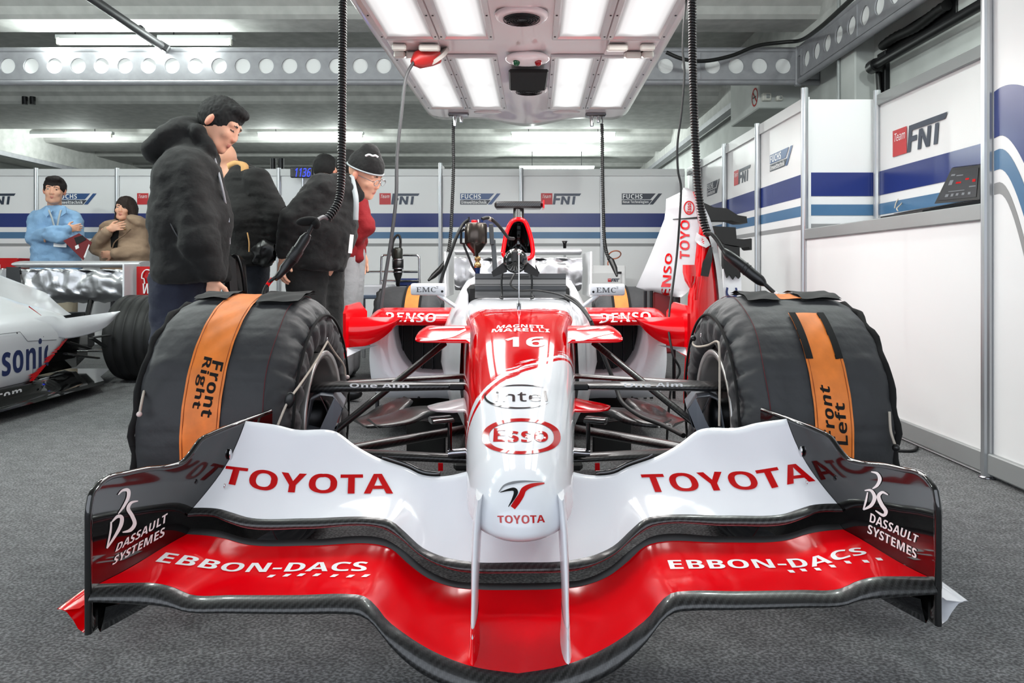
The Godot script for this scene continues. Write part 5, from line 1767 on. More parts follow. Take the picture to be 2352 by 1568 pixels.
	# rear tyres
	for k in 2:
		var b := blanket("black rear tyre blanket with orange band behind the " + ["left" if k == 0 else "right"][0] + " mirror of the car", [-0.735, 0.735][k], 0.316, 5.0, [-1.0, 1.0][k], 0.326, 0.215, false)
		var cx: float = [-0.70, 0.68][k]
		w = MB.new(); w.grid(cyl(b[1], 0.334, cx - 0.045, cx + 0.045, -0.8, 1.9, 40)); part("orange_band", w, mats.orange_band, b[0])
		for e in [-0.054, 0.054]:
			w = MB.new(); w.grid(cyl(b[1], 0.335, cx + e - 0.008, cx + e + 0.008, -0.8, 1.9, 30)); part("hook_strip", w, mats.velcro, b[0])
	# floor cable behind the right tyre
	w = MB.new(); w.tube(spl([Vector3(1.2, 0.006, -3.2), Vector3(1.4, 0.006, -3.06), Vector3(1.55, 0.006, -3.0), Vector3(1.63, 0.006, -2.99), Vector3(1.685, 0.006, -3.05)], 6), 0.006, 8)
	tag(part("floor_cable", w, mats.black_rubber), "black cable on the carpet behind the right front tyre, by the partition", "cable")

# ---------------------------------------------------------------- the twin car at the left
func left_car():
	var cx := -3.27
	var car := thing("racing_car", "white and red single-seater parked at the far left, seen from its side and rear wing", "racing car", "", Vector3(cx, 0, -4))
	rear_end(car, cx, 5.0, false)
	var X := -2.62
	var rows := []
	for q in [[0.155, 3.90, 0.02], [0.20, 3.95, 0.0], [0.25, 4.03, 0.0], [0.30, 4.11, 0.0], [0.35, 4.19, 0.0], [0.40, 4.25, 0.0], [0.45, 4.25, 0.015], [0.49, 4.25, 0.06], [0.52, 4.25, 0.14], [0.56, 4.25, 0.30], [0.62, 4.25, 0.48]]:
		var row := PackedVector3Array()
		for i in 30:
			row.append(Vector3(X - q[2], q[0], -lerpf(2.2, q[1], i / 29.0)))
		for e in [[0.03, 0.02], [0.06, 0.06], [0.09, 0.13], [0.11, 0.24]]:
			row.append(Vector3(X - q[2] - e[1], q[0], -(q[1] + e[0])))
		rows.append(row)
	var w := MB.new(); w.grid(rows); var sp := part("sidepod", w, mats.white_paint, car)
	var s := Surf.new(rows.slice(0, 7))
	s.off = 0.002
	text_on(sp, "Panasonic", mats.navy_print, func(p):
		var d := lerpf(3.29, 4.06, p.x)
		return Vector3(X + 0.002 - (0.03 * smoothstep(4.02, 4.08, d)), 0.212 + p.y * 0.165 + (d - 3.65) * 0.012, -d), 0.1)
	# red brush patch at the rear corner of the flank
	var nz := FastNoiseLite.new(); nz.frequency = 1.0
	w = MB.new()
	var rr := [PackedVector3Array(), PackedVector3Array()]
	w.flat()
	for k in 34:
		var y0 := 0.158 + k * 0.0065
		var q0: float = lerpf(3.90, 4.19, (y0 - 0.155) / 0.195)
		var len0 := 0.035 + 0.10 * absf(nz.get_noise_1d(k * 0.9))
		if nz.get_noise_1d(k * 1.7 + 40) > -0.25:
			w.quad(Vector3(X + 0.003, y0, -(q0 - len0 * (0.5 if k > 22 else 1.0))), Vector3(X + 0.003, y0 + 0.0068, -(q0 - len0 * 0.6 * (0.5 if k > 22 else 1.0))), Vector3(X + 0.003, y0 + 0.0068, -q0 - 0.005), Vector3(X + 0.003, y0, -q0 - 0.005))
	part("brush_patch", w, mats.red_paint, sp)
	w = MB.new()
	rr = []
	for q in [[0.155, 3.90], [0.25, 4.03], [0.35, 4.19]]:
		var row := PackedVector3Array()
		for e in [[0.0, -0.003], [0.03, 0.018], [0.06, 0.058], [0.09, 0.127], [0.11, 0.237]]: row.append(Vector3(X - e[1], q[0], -(q[1] + e[0])))
		rr.append(row)
	w.grid(rr); part("flank_corner", w, mats.red_paint, car)
	# panel line, screws
	w = MB.new()
	w.tube([Vector3(X + 0.001, 0.43, -2.4), Vector3(X + 0.001, 0.43, -3.8), Vector3(X + 0.001, 0.375, -3.86), Vector3(X + 0.001, 0.36, -4.1)], 0.0014, 4)
	w.tube([Vector3(X + 0.001, 0.16, -3.90), Vector3(X + 0.001, 0.30, -3.90)], 0.0014, 4)
	part("panel_joint", w, mats.grey_print, sp)
	for q in [[38, 765, 3.8], [98, 773, 4.0], [84, 871, 3.92], [97, 887, 3.93]]:
		w = MB.new(); w.ball(P(q[0], q[1], q[2] - 0.01), Vector3.ONE * 0.006, Basis.IDENTITY, 8, 5); part("body_screw", w, mats.black_plastic, sp)
	# flip-up winglet in front of the rear wheel
	w = MB.new()
	var up := [[22, 737, 3.84], [60, 733, 3.95], [100, 727, 4.06], [122, 726, 4.12], [143, 731, 4.18], [200, 724, 4.35], [245, 718, 4.48], [276, 714, 4.58]]
	var lo := [[27, 764, 3.83], [60, 770, 3.92], [95, 776, 4.03], [125, 773, 4.10], [160, 775, 4.18], [205, 766, 4.34], [245, 749, 4.46], [274, 718, 4.57]]
	rows = []
	for v in 7:
		var f := v / 6.0
		var row := []
		for k in 8:
			var p := P(up[k][0], up[k][1], up[k][2]).lerp(P(lo[k][0], lo[k][1], lo[k][2]), f)
			row.append(p + Vector3(0.014, 0.004, 0.02) * sin(PI * f))
		rows.append(PackedVector3Array(spl(row, 4)))
	w.grid(rows)
	var bk := []
	for r in rows:
		var row := PackedVector3Array()
		for p in r: row.append(p + Vector3(-0.012, -0.006, -0.01))
		bk.append(row)
	w.grid(bk)
	part("flip_up", w, mats.white_paint, car)
	# floor with black edge and lettering
	w = MB.new()
	var po := PackedVector2Array([Vector2(-0.66, -2.0), Vector2(0.71, -2.0), Vector2(0.715, -3.6), Vector2(0.72, -4.45), Vector2(0.60, -4.62), Vector2(0.45, -5.0), Vector2(-0.45, -5.0), Vector2(-0.66, -4.5)])
	w.prism(po, Transform3D(Basis(Vector3(1, 0, 0), Vector3(0, 0, 1), Vector3(0, -1, 0)), Vector3(cx, 0.055, 0)), 0.02)
	part("floor_plate", w, mats.carbon_gloss, car)
	w = MB.new()
	rows = []
	for q in [[0.0, 0.155], [0.03, 0.14], [0.045, 0.10], [0.07, 0.075], [0.10, 0.06]]:
		var row := PackedVector3Array()
		for i in 20:
			var d := lerpf(2.2, 4.35, i / 19.0)
			row.append(Vector3(X - 0.01 + q[0] - 0.10 * smoothstep(3.95, 4.35, d) * (1.0 - q[0] * 6), q[1], -d))
		rows.append(row)
	w.grid(rows); var sk := part("skirt", w, mats.carbon_gloss, car)
	text_on(sk, "1.com", mats.white_print, func(p): return Vector3(X + 0.028, 0.105 + p.y * 0.04, -lerpf(3.52, 3.775, p.x)), 1.0)
	# dark rear bodywork behind the flank, diffuser, wishbones
	w = MB.new(); w.box(Vector3(cx, 0.26, -4.6), Vector3(0.62, 0.34, 0.9), Basis.IDENTITY, 0.08); part("rear_bodywork", w, mats.carbon_gloss, car)
	for q in [[[155, 785, 4.35], [205, 800, 4.6]], [[150, 812, 4.35], [225, 822, 4.6]], [[210, 775, 4.5], [240, 795, 4.65]], [[210, 775, 4.5], [250, 770, 4.7]]]:
		w = MB.new(); arm(w, P(q[0][0], q[0][1], q[0][2]), P(q[1][0], q[1][1], q[1][2]), 0.018, 0.007); part("rear_wishbone", w, mats.carbon, car)
	# engine cover with red brush strokes
	w = MB.new()
	rows = []
	for q in [[2.6, 0.16, 1.0, 0.50], [3.4, 0.14, 0.96, 0.46], [4.0, 0.10, 0.86, 0.40], [4.5, 0.07, 0.74, 0.30], [5.0, 0.03, 0.60, 0.18]]:
		var row := PackedVector3Array()
		for e in 25:
			var a := PI * e / 24
			row.append(Vector3(cx - cos(a) * lerpf(q[3], q[1], pow(sin(a), 0.8)), 0.45 + (q[2] - 0.45) * sin(a), -q[0]))
		rows.append(row)
	w.grid(rows); part("engine_cover", w, mats.white_paint, car)
	w = MB.new(); w.flat()
	for q in [[0, 720, 34, 728, 4], [0, 730, 30, 728, 4], [66, 702, 95, 724, 3]]:
		w.quad(P(q[0], q[1], 3.86), P(q[2], q[3], 3.95), P(q[2], q[3] + 1, 3.95), P(q[0], q[1] + q[4], 3.86))
	part("brush_stripe", w, mats.red_paint, car)
	# rear wing: black left plate, red right plate with lettering
	var d := 5.15
	w = MB.new()
	po = PackedVector2Array([Vector2(0, 0), Vector2(0.09, 0.0), Vector2(0.11, -0.12), Vector2(0.30, -0.33), Vector2(0.28, -0.37), Vector2(0.0, -0.19)])
	w.prism(po, Transform3D(Basis.IDENTITY, P(14, 613, d)), 0.02)
	part("wing_plate", w, mats.carbon_gloss, car)
	w = MB.new(); w.box(P(333, 648, d + 0.02), Vector3(0.115, 0.225, 0.02), Basis.IDENTITY, 0.004)
	var wp := part("wing_plate", w, mats.red_print, car, "red rear wing endplate with lettering")
	text_on(wp, "WE", mats.white_print, flat_map(P(325, 674, d), Vector3(0.10, 0, 0), Vector3(0.008, 0.072, 0)), 1.0)
	w = MB.new()
	var m := P(328, 650, d)
	w.tube(spl([m + Vector3(0.015, -0.005, 0.004), m + Vector3(0.01, 0.03, 0.004), m + Vector3(-0.005, 0.035, 0.004), m + Vector3(0.0, 0.07, 0.004), m + Vector3(0.025, 0.095, 0.004), m + Vector3(0.06, 0.085, 0.004), m + Vector3(0.045, 0.06, 0.004), m + Vector3(0.06, 0.03, 0.004)], 4), 0.0045, 5)
	part("emblem", w, mats.white_print, wp)
	w = MB.new(); w.ball(P(304, 637, d + 0.05), Vector3(0.025, 0.012, 0.004), Basis.from_euler(Vector3(0, 0, 0.5))); part("emblem", w, mats.navy_print, car)

# ---------------------------------------------------------------- loose things
func props():
	var w: MB
	# ---- cockpit screen board, fan on its wire stand
	var b := thing("cockpit_board", "dark grey corrugated board leaning over the cockpit of the main car", "board", "", P(1195, 684, 2.98))
	w = MB.new()
	var rows := []
	for k in 5:
		var row := PackedVector3Array()
		for i in 33:
			row.append(P(lerpf(1091, 1300, i / 32.0), lerpf(684, 628, k / 4.0), 2.98 + 0.05 * k / 4.0) + Vector3(0, 0, 0.004 * cos(k * PI)))
		rows.append(row)
	w.flat(); w.grid(rows)
	w.box(P(1195.5, 656, 3.03), Vector3(0.376, 0.10, 0.01), Basis.from_euler(Vector3(-0.3, 0, 0)), 0.003)
	var bd := part("board", w, mats.grey_board, b)
	for k in 3:
		w = MB.new(); w.box(P(1195.5, 640 + k * 13, 2.985), Vector3(0.374, 0.0025, 0.006)); part("crease", w, mats.mesh_black, bd)
	var st := thing("fan_stand", "black bent wire stand on the cockpit holding the round fan", "stand", "", P(1187, 686, 2.93))
	for s in [-1, 1]:
		w = MB.new()
		w.tube(spl([P(1187 + s * 32, 686, 2.92), P(1187 + s * 38, 683, 2.93), P(1187 + s * 34, 676, 2.95), P(1187 + s * 35, 650, 2.97), P(1187 + s * 33, 628, 2.98), P(1187 + s * 28, 620, 3.0)], 4), 0.0042, 7)
		part("leg", w, mats.black_plastic, st)
	w = MB.new(); w.tube([P(1150, 681, 2.94), P(1228, 680, 2.94)], 0.003, 6); part("crossbar", w, mats.black_plastic, st)
	w = MB.new(); w.tube([P(1155, 636, 2.97), P(1214, 635, 2.97)], 0.003, 6); part("crossbar", w, mats.black_plastic, st)
	var fan := thing("cooling_fan", "glossy black round cooling fan with side vanes in front of the airbox", "fan", "", P(1183, 626, 3.0))
	var c := P(1184, 599, 2.93)
	w = MB.new(); w.ball(c, Vector3(0.050, 0.050, 0.042), Basis.IDENTITY, 28, 16); part("housing", w, mats.carbon_gloss, fan)
	w = MB.new()
	for k in 9:
		var a := lerpf(-0.2, PI + 0.2, k / 8.0)
		w.tube([c + Vector3(0, -0.004, 0.044), c + Vector3(cos(a) * 0.03, -0.018 - absf(sin(a)) * 0.02, 0.030), c + Vector3(cos(a) * 0.047, -0.028 * absf(sin(a)) - 0.004, 0.012)], 0.003, 6)
	part("grille", w, mats.black_rubber, fan)
	w = MB.new(); w.box(c + Vector3(-0.002, 0.018, 0.035), Vector3(0.03, 0.05, 0.025), Basis.IDENTITY, 0.008); part("front_cap", w, mats.black_plastic, fan)
	for s in [-1, 1]:
		w = MB.new()
		w.prism(PackedVector2Array([Vector2(s * 0.03, 0.01), Vector2(s * 0.098, -0.045), Vector2(s * 0.09, -0.065), Vector2(s * 0.035, -0.045)]), Transform3D(Basis.IDENTITY, c + Vector3(0, 0, 0.0)), 0.012)
		part("side_vane", w, mats.matt_black, fan)
	w = MB.new()
	w.tube(spl([P(1183, 626, 3.0), P(1176, 640, 2.96), P(1173, 652, 2.93), P(1181, 662, 2.91), P(1197, 668, 2.9), P(1225, 667, 2.9), P(1258, 671, 2.88), P(1290, 679, 2.86), P(1322, 697, 2.8), P(1345, 720, 2.75), P(1358, 738, 2.7)], 6), 0.0042, 7)
	part("cable", w, mats.black_rubber, fan)
	w = MB.new()
	w.tube(spl([P(1300, 679, 2.95), P(1320, 690, 2.9), P(1340, 712, 2.85), P(1358, 740, 2.8), P(1375, 790, 2.78), P(1400, 850, 2.75), P(1415, 890, 2.72), P(1430, 925, 2.66), P(1470, 955, 2.55), P(1520, 975, 2.4), P(1570, 1000, 2.2)], 6), 0.008, 8)
	tag(part("umbilical_cable", w, mats.black_rubber), "thick black cable from the cockpit down beside the right suspension", "cable")

	# ---- header tank with hoses
	var tk := thing("coolant_tank", "dark metal funnel tank with brass fittings on a grey bracket beside the cockpit", "tank", "", P(1100, 625, 3.25))
	c = P(1093, 536, 3.25)
	var u := 3.25 / F
	w = MB.new()
	w.lathe([Vector2(0, 24 * u), Vector2(22 * u, 24 * u), Vector2(25.5 * u, 21 * u), Vector2(26 * u, -20 * u), Vector2(24 * u, -25 * u), Vector2(9 * u, -44 * u), Vector2(6 * u, -46 * u), Vector2(6 * u, -52 * u), Vector2(0, -52 * u)], Transform3D(Basis.IDENTITY, c), 32)
	part("vessel", w, mat("tank_metal", Color(0.30, 0.27, 0.25), 0.25, 0.8), tk)
	w = MB.new()
	w.lathe([Vector2(0, 0), Vector2(4 * u, 0), Vector2(7 * u, -3 * u), Vector2(7 * u, -9 * u), Vector2(4.5 * u, -11 * u), Vector2(5.5 * u, -16 * u), Vector2(8 * u, -18 * u), Vector2(8 * u, -26 * u), Vector2(4 * u, -28 * u), Vector2(0, -28 * u)], Transform3D(Basis.IDENTITY, c + Vector3(4 * u, -52 * u, 0)), 16)
	part("fitting", w, mat("brass", Color(0.72, 0.58, 0.40), 0.3, 0.9), tk, "brass fitting")
	w = MB.new(); w.tube([c + Vector3(4 * u, -79 * u, 0), c + Vector3(4 * u, -94 * u, 0)], [0.014, 0.010], 12); part("blue_coupling", w, mat("blue_metal", Color(0.12, 0.2, 0.4), 0.3, 0.5), tk)
	for q in [[-16, 0.004, "black_plastic", 14], [-4, 0.004, "blue_metal", 9], [6, 0.006, "chrome", 8], [14, 0.006, "blue_metal", 7]]:
		w = MB.new(); w.tube([c + Vector3(q[0] * u, 22 * u, 0), c + Vector3(q[0] * u, (24 + q[3]) * u, 0)], q[1], 10); part("top_fitting", w, mats[q[2]], tk)
	w = MB.new(); w.lathe([Vector2(0.012, 0), Vector2(0.012, 0.012), Vector2(0, 0.014)], Transform3D(Basis.IDENTITY, c + Vector3(-4 * u, 24 * u, 0.01)), 14); part("cap", w, mats.red_paint, tk)
	w = MB.new()
	w.tube([c + Vector3(-26 * u, 10 * u, 0), c + Vector3(-34 * u, 4 * u, 0), c + Vector3(-34 * u, -22 * u, 0), c + Vector3(-25 * u, -24 * u, 0)], 0.006, 8); part("handle", w, mats.dark_metal, tk)
	w = MB.new(); w.box(c + Vector3(36 * u, -2 * u, 0), Vector3(10 * u, 48 * u, 0.02), Basis.from_euler(Vector3(0, 0, 0.05)), 0.003); part("handle", w, mats.grey_board, tk)
	w = MB.new(); w.box(c + Vector3(42 * u, -52 * u, -0.01), Vector3(11 * u, 76 * u, 0.012), Basis.from_euler(Vector3(0, 0, 0.06)), 0.003); part("bracket", w, mat("bracket_grey", Color(0.33, 0.34, 0.35), 0.5), tk)
	w = MB.new(); w.tube([c + Vector3(-28 * u, -26 * u, 0), c + Vector3(-8 * u, -75 * u, 0), c + Vector3(2 * u, -92 * u, 0)], 0.005, 8); part("stay", w, mats.black_plastic, tk)
	w = MB.new(); w.tube(spl([P(1076, 505, 3.25), P(1063, 516, 3.25), P(1050, 540, 3.22), P(1037, 575, 3.2), P(1026, 605, 3.2), P(1018, 628, 3.2), P(1012, 650, 3.2)], 5), 0.0075, 8); part("hose", w, mats.black_rubber, tk)
	w = MB.new(); w.tube(spl([P(1107, 503, 3.25), P(1120, 500, 3.27), P(1132, 506, 3.3), P(1146, 519, 3.4), P(1158, 534, 3.5), P(1168, 546, 3.6), P(1180, 548, 3.7)], 5), 0.008, 8); part("hose", w, mats.black_rubber, tk)
	w = MB.new(); w.tube([P(1122, 501, 3.27), P(1130, 505, 3.3)], 0.0095, 10); part("hose_sleeve", w, mats.cord, tk)

	# ---- digital clock
	var ck := thing("digital_clock", "black wall clock with glowing blue digits on a pole above the back partition", "clock", "", P(694, 408, 7.2))
	w = MB.new(); w.box(P(694, 396, 7.2), Vector3(0.225, 0.108, 0.05), Basis.IDENTITY, 0.008); var cs := part("case", w, mat("clock_black", Color(0.07, 0.075, 0.09), 0.25), ck)
	w = MB.new(); w.box(P(692, 396, 7.172), Vector3(0.175, 0.088, 0.004)); part("screen", w, mat("clock_screen", Color(0.01, 0.01, 0.03), 0.15), cs)
	text_on(cs, "1136", mat("digit_glow", Color(0.05, 0.1, 0.9), 0.4, 0.0, {"emission_enabled": true, "emission": Color(0.12, 0.22, 1.0), "emission_energy_multiplier": 1.6}), (func(p): return P(676 + p.x * 36 + p.y * 3, 406 - p.y * 20, 7.168)), 1.0, false, "Droid Sans")
	w = MB.new(); w.tube([P(696, 408, 7.22), P(696, 790, 7.22)], 0.014, 8); part("pole", w, mats.aluminium, ck)
	omni(P(694, 396, 7.1), 0.004, 0.05, Color(0.2, 0.3, 1.0))

	# ---- laptop on the counter
	var lp := thing("laptop", "open black laptop with a dark screen on the service hatch counter", "laptop", "", Vector3(1.86, 0.995, -3.6))
	w = MB.new()
	w.prism(PackedVector2Array([Vector2(1.79, 0.997), Vector2(1.79, 1.018), Vector2(2.05, 1.066), Vector2(2.06, 1.05), Vector2(2.06, 0.997)]), Transform3D(Basis.IDENTITY, Vector3(0, 0, -3.20)), 0.37)
	part("base", w, mats.black_plastic, lp)
	w = MB.new(); w.prism(PackedVector2Array([Vector2(1.84, 1.0285), Vector2(1.84, 1.0305), Vector2(1.99, 1.0585), Vector2(1.99, 1.0565)]), Transform3D(Basis.IDENTITY, Vector3(0, 0, -3.23)), 0.31); part("keyboard", w, mats.mesh_black, lp)
	var sc := PackedVector3Array([P(2146, 468, 3.55), P(2250, 458, 3.2025), P(2254, 378, 3.26), P(2186, 386, 3.483)])
	w = MB.new(); w.flat()
	var bk := Vector3(0.014, 0.006, -0.008)
	w.quad(sc[0], sc[1], sc[2], sc[3])
	for e in 4: w.quad(sc[e], sc[(e + 1) % 4], sc[(e + 1) % 4] + bk, sc[e] + bk)
	w.quad(sc[0] + bk, sc[1] + bk, sc[2] + bk, sc[3] + bk)
	var lid := part("lid", w, mats.black_plastic, lp)
	var inner := func(p: Vector2, out := 0.002): return sc[0].lerp(sc[1], p.x).lerp(sc[3].lerp(sc[2], p.x), p.y) + Vector3(-0.9, 0.3, 0.4).normalized() * out
	w = MB.new(); poly_on(w, PackedVector2Array([Vector2(0.07, 0.08), Vector2(0.93, 0.08), Vector2(0.93, 0.92), Vector2(0.07, 0.92)]), inner, 1.0); part("screen", w, mat("laptop_screen", Color(0.13, 0.13, 0.15), 0.3), lid)
	var rng := RandomNumberGenerator.new(); rng.seed = 4
	for q in [[0.12, 0.76, 0.12, 0.05, "grey_print"], [0.30, 0.74, 0.2, 0.03, "grey_print"], [0.16, 0.5, 0.1, 0.14, "grey_print"], [0.36, 0.52, 0.14, 0.05, "red_print"], [0.60, 0.60, 0.1, 0.05, "red_print"], [0.80, 0.52, 0.08, 0.08, "red_print"], [0.74, 0.38, 0.16, 0.03, "grey_print"], [0.24, 0.30, 0.4, 0.02, "grey_print"], [0.2, 0.16, 0.08, 0.08, "grey_print"], [0.34, 0.16, 0.06, 0.08, "grey_print"], [0.46, 0.17, 0.06, 0.07, "grey_print"], [0.60, 0.17, 0.06, 0.07, "grey_print"], [0.74, 0.17, 0.06, 0.07, "grey_print"]]:
		w = MB.new(); poly_on(w, PackedVector2Array([Vector2(q[0], q[1]), Vector2(q[0] + q[2], q[1]), Vector2(q[0] + q[2], q[1] + q[3]), Vector2(q[0], q[1] + q[3])]), func(p): return inner.call(p, 0.003), 1.0); part("screen_graph", w, mats[q[4]], lid)
	w = MB.new(); w.tube(spl([P(2055, 478, 4.05), P(2060, 462, 4.05), P(2075, 444, 4.05), P(2080, 442, 4.05), P(2079, 452, 4.04), P(2070, 468, 4.0), P(2060, 478, 3.9), P(2062, 484, 3.8)], 6), 0.0035, 6)
	tag(part("white_cable", w, mats.cord), "thin white cable looping up from the counter behind the laptop", "cable")

	# ---- engine cover standing on end at the right
	engine_cover()
	# ---- trolley with wheel gun at the left of the car
	var tr := thing("tool_trolley", "chrome rail trolley with a pale top standing behind the left rear tyre", "trolley", "", P(895, 800, 5.6))
	var rail := func(a: Array, r := 0.009):
		var q := []
		for k in range(0, a.size(), 2): q.append(P(a[k], a[k + 1], 5.6))
		var m := MB.new(); m.tube(spl(q, 3), r, 8); part("rail", m, mats.chrome, tr)
	rail.call([832, 690, 832, 640, 836, 626, 850, 624, 960, 624])
	rail.call([874, 690, 876, 600, 880, 587, 890, 586, 950, 586, 960, 588, 963, 600, 963, 690])
	rail.call([876, 645, 963, 645])
	w = MB.new(); w.box(P(865, 667, 5.6), Vector3(0.24, 0.09, 0.35), Basis.IDENTITY, 0.012); part("tray", w, mat("tray_grey", Color(0.78, 0.79, 0.81), 0.4), tr)
	w = MB.new(); w.box(P(865, 680, 5.58), Vector3(0.25, 0.03, 0.36), Basis.IDENTITY, 0.006); part("tray_edge", w, mat("tray_blue", Color(0.33, 0.38, 0.45), 0.4), tr)
	w = MB.new(); w.box(P(938, 648, 5.7), Vector3(0.17, 0.06, 0.2), Basis.IDENTITY, 0.01); part("tool_box", w, mats.navy_print, tr)
	for q in [836, 960]:
		w = MB.new(); w.box(P(q, 740, 5.6), Vector3(0.025, 0.55, 0.025), Basis.IDENTITY, 0.004); part("leg", w, mats.chrome, tr)
	var gun := thing("wheel_gun", "black and silver pneumatic wheel gun hanging nose down over the chrome trolley", "wheel gun", "", P(914, 660, 5.4))
	var g := P(914, 600, 5.4)
	var v := 5.4 / F
	w = MB.new(); w.lathe([Vector2(0, 32 * v), Vector2(8 * v, 32 * v), Vector2(11 * v, 28 * v), Vector2(11 * v, 8 * v), Vector2(9 * v, 4 * v)], Transform3D(Basis.IDENTITY, g), 20); part("motor", w, mat("gun_grey", Color(0.20, 0.21, 0.19), 0.3, 0.4), gun)
	w = MB.new(); w.lathe([Vector2(9 * v, 4 * v), Vector2(13 * v, 2 * v), Vector2(13 * v, -14 * v), Vector2(10 * v, -18 * v), Vector2(10 * v, -30 * v), Vector2(5 * v, -46 * v), Vector2(4 * v, -58 * v), Vector2(0, -58 * v)], Transform3D(Basis.IDENTITY, g), 20); part("nose_piece", w, mats.black_plastic, gun)
	for e in [4, -17, -25]:
		w = MB.new(); w.lathe([Vector2(12.5 * v, 1.5 * v), Vector2(13.4 * v, 0), Vector2(12.5 * v, -1.5 * v), Vector2(9 * v, -1.5 * v)], Transform3D(Basis.IDENTITY, g + Vector3(0, e * v, 0)), 20); part("steel_ring", w, mats.steel, gun)
	w = MB.new(); w.tube(spl([P(908, 600, 5.4), P(902, 585, 5.4), P(902, 560, 5.4), P(908, 544, 5.4), P(916, 540, 5.4), P(920, 552, 5.4), P(919, 572, 5.4)], 5), 0.009, 8); part("air_hose", w, mats.black_rubber, gun)
	# ---- white cabinet with logo, cup, orange cable
	var cb := thing("cabinet", "small white cabinet with a red and black logo by the back wall", "cabinet", "", P(1395, 770, 6.9))
	w = MB.new(); w.box(Vector3(P(1393, 690, 6.9).x, 0.401, -6.9), Vector3(0.31, 0.80, 0.4), Basis.IDENTITY, 0.012); part("body", w, mats.panel_white, cb)
	w = MB.new(); w.box(P(1393, 640, 6.69), Vector3(0.27, 0.11, 0.015), Basis.IDENTITY, 0.004); var dr := part("drawer", w, mats.rail_white, cb)
	w = MB.new(); w.box(P(1420, 626, 6.68), Vector3(0.06, 0.02, 0.01)); part("handle", w, mats.black_plastic, dr)
	fnt(dr, P(1396, 647, 6.68), Vector3.RIGHT, Vector3(0, 0, 0.002), 0.27)
	var cup := thing("cup", "small black flared cup standing above the silver rear wing", "cup", "", P(1297, 570, 6.5))
	w = MB.new(); w.lathe([Vector2(0, -0.03), Vector2(0.014, -0.03), Vector2(0.016, 0.01), Vector2(0.026, 0.034), Vector2(0.022, 0.034)], Transform3D(Basis.IDENTITY, P(1297, 562, 6.5)), 16); part("bowl", w, mats.black_plastic, cup)
	w = MB.new(); w.tube([P(1297, 568, 6.5), P(1297, 813.4, 6.5)], 0.010, 8); part("stand_tube", w, mats.rail_grey, cup)
	w = MB.new()
	var ring := []
	for e in 25: ring.append(P(1412 + 14 * cos(TAU * e / 24), 585 + 9 * sin(TAU * e / 24) - 2 * cos(TAU * e / 24), 6.8 + 0.1 * sin(TAU * e / 24)))
	w.tube(ring, 0.006, 6, false); w.tube(spl([P(1400, 592, 6.8), P(1396, 605, 6.8), P(1400, 616, 6.8)], 4), 0.006, 6)
	tag(part("orange_cable", w, mat("cable_orange", Color(0.72, 0.42, 0.3), 0.6)), "coil of thin orange cable hanging above the white cabinet", "cable")
	var rc := thing("low_cabinet", "low pale cabinet with a red top edge at the far left behind the parked car", "cabinet", "", P(20, 790, 6.95))
	w = MB.new(); w.box(Vector3(P(-10, 700, 6.95).x, 0.385, -6.95), Vector3(0.70, 0.76, 0.4), Basis.IDENTITY, 0.01); part("body", w, mats.panel_white, rc)
	w = MB.new(); w.box(Vector3(P(-10, 700, 6.95).x, 0.82, -6.95), Vector3(0.74, 0.10, 0.44), Basis.IDENTITY, 0.01); part("top", w, mats.red_print, rc, "red top edge")
	# ---- leaflet held by the man in the blue shirt, black bag by the tall man
	var lf := thing("leaflet", "red and black printed board held under the arm of the man in blue", "leaflet", "", P(180, 570, 6.35))
	var q4 := PackedVector3Array([P(150, 553, 6.36), P(186, 536, 6.36), P(206, 556, 6.3), P(186, 597, 6.3)])
	w = MB.new(); w.flat()
	w.prism(PackedVector2Array([Vector2(q4[0].x, q4[0].y), Vector2(q4[1].x, q4[1].y), Vector2(q4[2].x, q4[2].y), Vector2(q4[3].x, q4[3].y)]), Transform3D(Basis.IDENTITY, Vector3(0, 0, -6.33)), 0.006); part("board", w, mat("leaflet_red", Color(0.45, 0.06, 0.08), 0.4), lf)
	w = MB.new(); w.flat(); w.quad(P(170, 546, 6.325), P(190, 540, 6.325), P(198, 550, 6.325), P(176, 562, 6.325)); part("print", w, mats.black_print, lf)
	w = MB.new(); w.flat(); w.quad(P(192, 590, 6.325), P(204, 560, 6.325), P(206, 563, 6.325), P(195, 593, 6.325)); w.quad(P(172, 565, 6.325), P(180, 561, 6.325), P(182, 569, 6.325), P(174, 573, 6.325)); part("print", w, mats.white_print, lf)
	var bag := thing("shoulder_bag", "black leather bag with an upright strap beside the tall man's hand", "bag", "", P(545, 690, 3.95))
	w = MB.new(); w.box(P(538, 640, 3.95), Vector3(0.085, 0.26, 0.20), Basis.from_euler(Vector3(0, 0, 0.08)), 0.03); part("body", w, mats.black_plastic, bag)
	w = MB.new(); w.tube(spl([P(530, 640, 3.9), P(531, 600, 3.9), P(538, 587, 3.9), P(547, 592, 3.9), P(556, 620, 3.9), P(562, 660, 3.92), P(563, 690, 3.95)], 5), 0.011, 8); part("strap", w, mats.black_plastic, bag)

